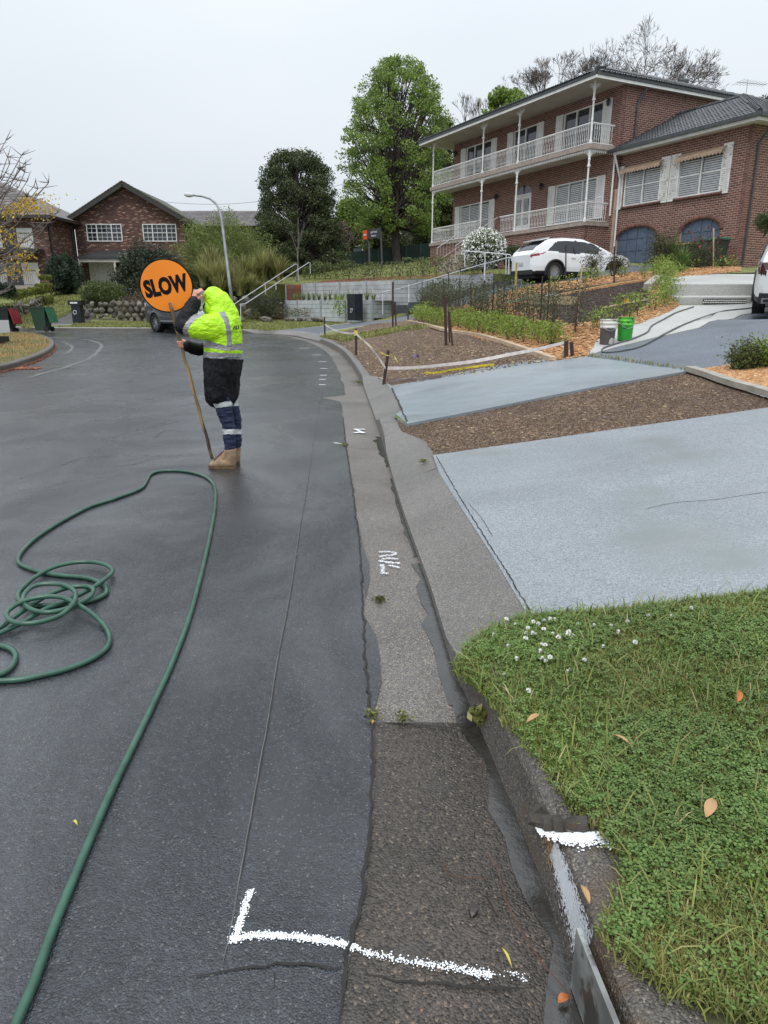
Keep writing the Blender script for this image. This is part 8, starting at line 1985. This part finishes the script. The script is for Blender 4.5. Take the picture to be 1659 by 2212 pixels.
edging('garden_edging','orange timber edging along the top of the dark soil bed',[z3(330,410),z3(500,372),z3(700,330),z3(900,292),z3(1140,255)],.10,.08,mk('orange_edging',(.55,.30,.13),.8,(.45,.24,.1),5),.9)
edging('garden_edging','crumbly concrete edging below the orange bark at the right edge',[(1490,800),(1530,812),(1580,830),(1659,852),(1740,880)],.14,.07,M_EDGC,.5)
edging('timber_board','grey board lying along the upper edge of the middle driveway',[(842,828),(900,822),(955,815)],.09,.05,M_SOLW,2.0,cat='board')
edging('concrete_edging','pale concrete edging at the corner of the raised bark bed',[z3(1095,305),z3(1110,290),z3(1145,262)],.22,.2,M_EDGC,.7)
# log sleeper, plastic bits and irrigation pipe in the dark bed
a,b=onL(*z3(560,372)),onL(*z3(755,372)); a.z=b.z=(a.z+b.z)/2; tag(MB().bar(a+UPV*.1,b+UPV*.1,.22,.2).build('timber_sleeper',mk('new_timber',(.42,.33,.19),.8,(.33,.25,.14),5)),'pale timber sleeper lying level in the front bed','timber')
q=onL(*z3(648,352)); tag(MB().box((q.x,q.y,q.z+.1),(.32,.2,.18)).build('polystyrene_block',M_WHITE),'small white block lying on the dark soil behind the timber sleeper','block')
twig('thin pale garden pipe across the dark soil bed',[z3(885,388),z3(960,372),z3(1040,358),z3(1095,350)],.02,M_EDGE,onL,.03)
q=onL(*z3(997,368)); tag(MB().box((q.x,q.y,q.z+.06),(.09,.06,.12)).build('yellow_tag',mk('yellow_tag',(.75,.38,.02),.6)),'small orange-yellow marker on the pipe in the dark bed','marker')
q=onL(*((2100+905*.2411)/1.8517,(1150+560*.2411)/1.8517)) if False else onL((2100+860*.2411)/1.8517,(1150+565*.2411)/1.8517); 
tag(MB().bar(q,q+Vector((.02,0,1.15)),.025,.025).build('pipe_riser',M_EDGE),'thin pale upright pipe among the staked shrubs','pipe')
# ---- stakes and tape ----
def stake(label,bpx,tpx,w,mat,f=onL,group=None):
    b=f(*bpx); t=rayplane(tpx[0],tpx[1],(0,b.y,0),(0,1,0)); m=MB(); m.bar(b-UPV*.1,t,w,w,(0,1,0)); o=m.build('stake',mat); tag(o,label,'stake',group); return b,t
zE=lambda x,y:(702.06+.13021*x,702.06+.13021*y)
M_STKB=mk('dark_red_stake',(.03,.016,.013),.7,(.055,.025,.02),9)
s1=stake('dark stake with tape at the driveway edge, furthest of the tape stakes',z7(638,755),z7(632,556),.05,M_STKB)
s2=stake('dark tape stake with yellow tape round its top, second from the far end',zE(516,500),zE(515,62),.055,M_STKB)
s3=stake('leaning dark stake nearest the kerb, holding the white tape',zE(962,965),zE(1052,420),.05,M_STKB)
s4=stake('short dark stake at the tape end by the bark bed, left of a pair',z3(719,620),z3(717,540),.06,M_STKB)
s5=stake('short leaning dark stake at the end of the tape, right of the pair',z3(750,615),z3(741,546),.05,M_STKB)
stake('tall dark tree stake beside the handrail foot',z7(1330,665),z7(1332,200),.06,M_STKB); stake('thinner leaning tree stake right of the tall one near the handrail',z7(1366,660),z7(1352,400),.05,M_STKB)
stake('tallest black tree stake of the three in the bare soil',z8(512,918),z8(498,392),.06,M_STKB); stake('thin middle tree stake in the bare soil',z8(552,880),z8(534,540),.035,M_STKB); stake('leaning right tree stake in the bare soil',z8(585,920),z8(545,548),.04,M_STKB)
stake('small black peg by the concrete edge of the far driveway',z7(1487,600),z7(1485,526),.06,M_STKB)
for i,(x,y0,y1,l) in enumerate([(812,480,300,'left'),(920,500,330,'middle'),(1100,440,300,'right, thickest')]): stake(l+' yellow-topped stake of three among the staked shrubs',z8(x,y0),z8(x-2,y1),.045 if i<2 else .07,M_STKY)
for i,(x,y0,y1,l) in enumerate([(1290,400,60,'dark stake left of the white crossover tail light'),]): stake(l,z8(x-20,y0),z8(x,0),.05,M_STKY)
for (x,y0,y1,l) in [(716,262,95,'thin dark stake in front of the crossover rear door'),(942,268,100,'thin dark stake in front of the crossover bonnet'),(1405,200,15,'pale timber stake in front of the right garage door')]: stake(l,z3(x,y0),z3(x,y1),.04,M_STKB if 'dark' in l else M_EDGE)
M_TAPE=mk('white_tape',(.74,.72,.68),.5,(.60,.52,.50),14); M_TAPY=mk('yellow_tape',(.78,.66,.05),.5,(.5,.40,.04),20)
def tape(name,label,pts3,w,mat,twist=.3):
    pts=resample(catmull(pts3,8),.08); vs=[];fs=[]
    for i,p in enumerate(pts):
        a=twist*math.sin(i*.21)+twist*.5*math.sin(i*.07); o_=Vector((math.sin(a)*.5,-math.sin(a)*.5,math.cos(a)))*w/2; vs+=[p-o_,p+o_]
    for i in range(len(pts)-1): fs.append((2*i,2*i+1,2*i+3,2*i+2))
    tag(MB().add(vs,fs).build(name,mat),label,'tape')
def along(b0,b1,pxs):
    """points on the vertical plane through two stakes"""
    n=(b1-b0).cross(UPV); return [rayplane(u,v,b0,n) for u,v in pxs]
tape('barrier_tape','white barrier tape sagging between the two far stakes',along(s1[0],s2[0],[z7(634,632),z7(700,672),z7(780,705),z7(860,720),z7(955,724)]),.05,M_TAPE)
tape('barrier_tape','white barrier tape from the second stake down to the leaning stake',along(s2[0],s3[0],[zE(510,140),zE(620,240),zE(720,330),zE(850,480),zE(940,620),zE(1003,712)]),.05,M_TAPE)
tape('barrier_tape','long white tape crossing the bare soil to the bark bed stakes',along(s3[0],s4[0],[zE(1003,715),zE(1300,715),zE(1659,693),z8(400,1140),z8(800,1095),z8(1200,1020),z8(1500,962),z8(1660,925),z3(680,556),z3(718,545)]),.055,M_TAPE)
tape('yellow_tape','twisted yellow tape tied from the second stake to the leaning stake and ground',along(s2[0],s3[0],[zE(520,160),zE(640,270),zE(750,345),zE(900,440),zE(1040,505)])+[onL(*zE(1130,590))+UPV*.12,onL(*zE(1225,665))+UPV*.02],.022,M_TAPY,1.2)
tape('yellow_tape','yellow tape lying on the soil above the middle driveway',[onL(u,v,.015) for u,v in (z8(270,1222),z8(400,1222),z8(580,1190),z8(700,1172),z8(900,1145),z8(1040,1132))],.045,M_TAPY,.1)
for b in (s2,): m=MB(); m.box(b[1]-UPV*.10,(.075,.075,.12)); tag(m.build('tape_wrap',M_TAPY),'yellow tape wrapped round the top of the second stake','tape')
q=onL(*zE(1510,550)); m=MB(); 
for i in range(7): m.add([q+Vector((0,0,.03)),q+Vector((.05*math.cos(i),.05*math.sin(i),.07)),q+Vector((.07*math.cos(i+.5),.07*math.sin(i+.5),.03))],[(0,1,2)])
tag(m.build('purple_scrap',mk('purple_flower',(.16,.13,.50),.6)),'small violet-blue flower lying on the taped-off soil','flower')
# ---- buckets ----
def bucket(label,px,h,bodymat,rimmat,patch=None):
    q=onL(*px); r=thing('bucket',label,'bucket',q); m=MB(); m.lathe([(0,.0),(.118,.0),(.122,.01),(.133,h*.62),(.134,h*.64)],(0,0,0),28); m.build('bucket_body',bodymat,r,False,True)
    m=MB(); m.lathe([(.134,h*.64),(.143,h*.66),(.143,h*.70),(.136,h*.72),(.138,h*.80),(.147,h*.82),(.147,h*.86),(.139,h*.88),(.14,h*.97),(.147,h*.98),(.147,h),(.135,h),(.118,.03),(0,.03)],(0,0,0),28); m.build('bucket_rim',rimmat,r,False,True)
    m=MB(); m.tube([(.146*math.cos(a),.146*math.sin(a)*.9-.02,h*.78-.10*math.sin(a)**2) for a in np.linspace(math.pi,2*math.pi,12)],.0035,5); m.build('handle',M_METAL,r,False)
    m=MB(); m.lathe([(0,h*.72),(.128,h*.72)],(0,0,0),24); m.build('contents',patch,r,False); return r
M_BW=mk('white_bucket_plastic',(.68,.67,.64),.4,(.6,.59,.56),6,third=((.22,.2,.17),8,.6,.05)); M_BD=mk('dirty_bucket',(.10,.09,.085),.6,(.06,.055,.05),9,third=((.5,.49,.47),5,.57,.04)); M_BG=mk('green_bucket_plastic',(.03,.34,.035),.35,(.025,.28,.03),4,third=((.03,.05,.03),9,.62,.04)); M_BGL=mk('bright_green_rim',(.12,.55,.03),.4,(.06,.35,.03),9,third=((.05,.07,.04),14,.55,.05))
bucket('white bucket with dirty grey sides standing left of the green bucket',zD(272,592),.42,M_BD,M_BW,M_SOLW); bucket('bright green paint bucket standing right of the white bucket',zD(424,562),.40,M_BG,M_BGL,M_BGL)
# ---- hoses over the right driveway ----
M_HG=mk('grey_hose',(.10,.115,.115),.45,(.07,.08,.08),9)
def ghose(label,px): 
    pts=resample(catmull([onL(*zD(x,y),.022) for x,y in px],8),.06); tag(MB().tube(pts,.014,7).build('driveway_hose',M_HG,smooth=True),label,'hose')
ghose('grey hose curving from the buckets up towards the concrete steps',[(236,662),(232,640),(270,615),(400,575),(500,545),(620,490),(660,435),(760,380),(850,330),(950,295),(1020,272)])
ghose('grey hose running along the edge of pale concrete to the right car',[(236,662),(320,660),(400,650),(540,620),(660,565),(780,500),(900,440),(1050,380),(1200,330),(1300,305),(1450,290),(1600,272),(1750,262)])
# ---- pale concrete steps with drain grate ----
SR=thing('concrete_steps','two broad pale concrete steps with a white grate, left of the large white SUV','steps',onL(*zD(888,250)))
def ph(uv,z): q=rayplane(uv[0],uv[1],(0,0,z),(0,0,1)); return q
F0=onL(*zD(888,250)); Yf=F0.y
zt1=rayplane(*zD(888,192),(0,Yf,0),(0,1,0)).z; xa=F0.x; xb=rayplane(*zD(1700,250),(0,Yf,0),(0,1,0)).x
Yb=Yf+1.5; zt2=rayplane(*zD(830,80),(0,Yb,0),(0,1,0)).z
m=MB(); rows=[(xa,Yf,zt1),(xa+.12,Yf+.7,zt1+.03),(xa+.3,Yb+.1,zt1+.06)]
def stepmesh(name,rows,xr,drop):
    m=MB(); vs=[]
    for (x,y,z) in rows: vs+= [(x,y,z),(xr,y,z),(x,y,z-drop),(xr,y,z-drop)]
    n=len(rows); fs=[(0,2,3,1)]+[(4*i,4*i+1,4*i+5,4*i+4) for i in range(n-1)]+[(4*i,4*i+4,4*i+6,4*i+2) for i in range(n-1)]
    m.add(vs,fs); return m.build(name,M_CONC,SR)
stepmesh('lower_step',rows,14,.6)
xc=rayplane(*zD(825,100),(0,Yb,0),(0,1,0)).x
stepmesh('upper_step',[(xc,Yb,zt2),(xc+.1,Yb+.6,zt2+.03),(xc+.3,Yb+1.6,zt2+.12),(xc+.75,Yb+2.3,zt2+.2),(xc+1.4,Yb+3.1,zt2+.29),(xc+2.3,Yb+3.8,zt2+.38),(xc+3.2,Yb+4.2,zt2+.43)],14,.9)
ga_=rayplane(*zD(1100,228),(0,Yf-.01,0),(0,1,0)); gb_=rayplane(*zD(1470,228),(0,Yf-.01,0),(0,1,0)); m=MB()
hgt=(zt1-F0.z)
MB().box(((ga_.x+gb_.x)/2,Yf-.012,F0.z+hgt*.42),(gb_.x-ga_.x,.02,hgt*.7)).build('grate_recess',M_BLACK,SR)
n_=26
for i in range(n_):
    for r_ in range(2):
        x=ga_.x+(gb_.x-ga_.x)*(i+.5*(r_%2)+.25)/n_; m.box((x,Yf-.03,F0.z+hgt*(.25+.3*r_)),((gb_.x-ga_.x)/n_*.55,.02,hgt*.2))
tag(m.build('grate',M_WHITE,SR),kind='stuff')
# power lines far behind
for i,(a,b) in enumerate((((470,415),(900,360)),((560,430),(900,405)))): pass
# steps of grass edge beside the pale driveways
turf('edge_weeds','thin weeds along the joint at the top of the middle driveway',pl([(1270,766),(1330,772),(1420,786),(1500,798),(1500,803),(1420,792),(1330,777),(1270,771)]),1500,hL,M_TB,.03,.08,.01)
turf('edge_weeds','ragged grass between far driveway and taped soil',pl([(690,728),(760,722),(860,708),(960,700),(960,705),(870,716),(800,730),(740,738)]),14000,hL,M_TB,.05,.12,.018)

M_CABLE=mk('cable',(.08,.08,.08),.6)
for i,(a,b) in enumerate(((z2(1000,503),z2(2400,360)),(z2(1050,560),z2(2400,440)))):
    p,q=P(*a,85),P(*b,70); pts=[p.lerp(q,t)-Vector((0,0,1.2*math.sin(math.pi*t))) for t in np.linspace(0,1,20)]; tag(MB().tube(pts,.018,4).build('power_line',M_CABLE),['upper','lower'][i]+' of the two thin power lines crossing the sky above the long tiled roof','power line')
for (u,v) in [(852,1050),(826,940),(795,862),(770,808)]:
    i=kpix(u,v); d=(K[i+1]-K[i]).normalized(); nr_=Vector((d.y,-d.x,0)); k=kf[i]; zt_=.14*k+.02*(1-k); a=K[i]+nr_*.0; m=MB(); W=KW[i]
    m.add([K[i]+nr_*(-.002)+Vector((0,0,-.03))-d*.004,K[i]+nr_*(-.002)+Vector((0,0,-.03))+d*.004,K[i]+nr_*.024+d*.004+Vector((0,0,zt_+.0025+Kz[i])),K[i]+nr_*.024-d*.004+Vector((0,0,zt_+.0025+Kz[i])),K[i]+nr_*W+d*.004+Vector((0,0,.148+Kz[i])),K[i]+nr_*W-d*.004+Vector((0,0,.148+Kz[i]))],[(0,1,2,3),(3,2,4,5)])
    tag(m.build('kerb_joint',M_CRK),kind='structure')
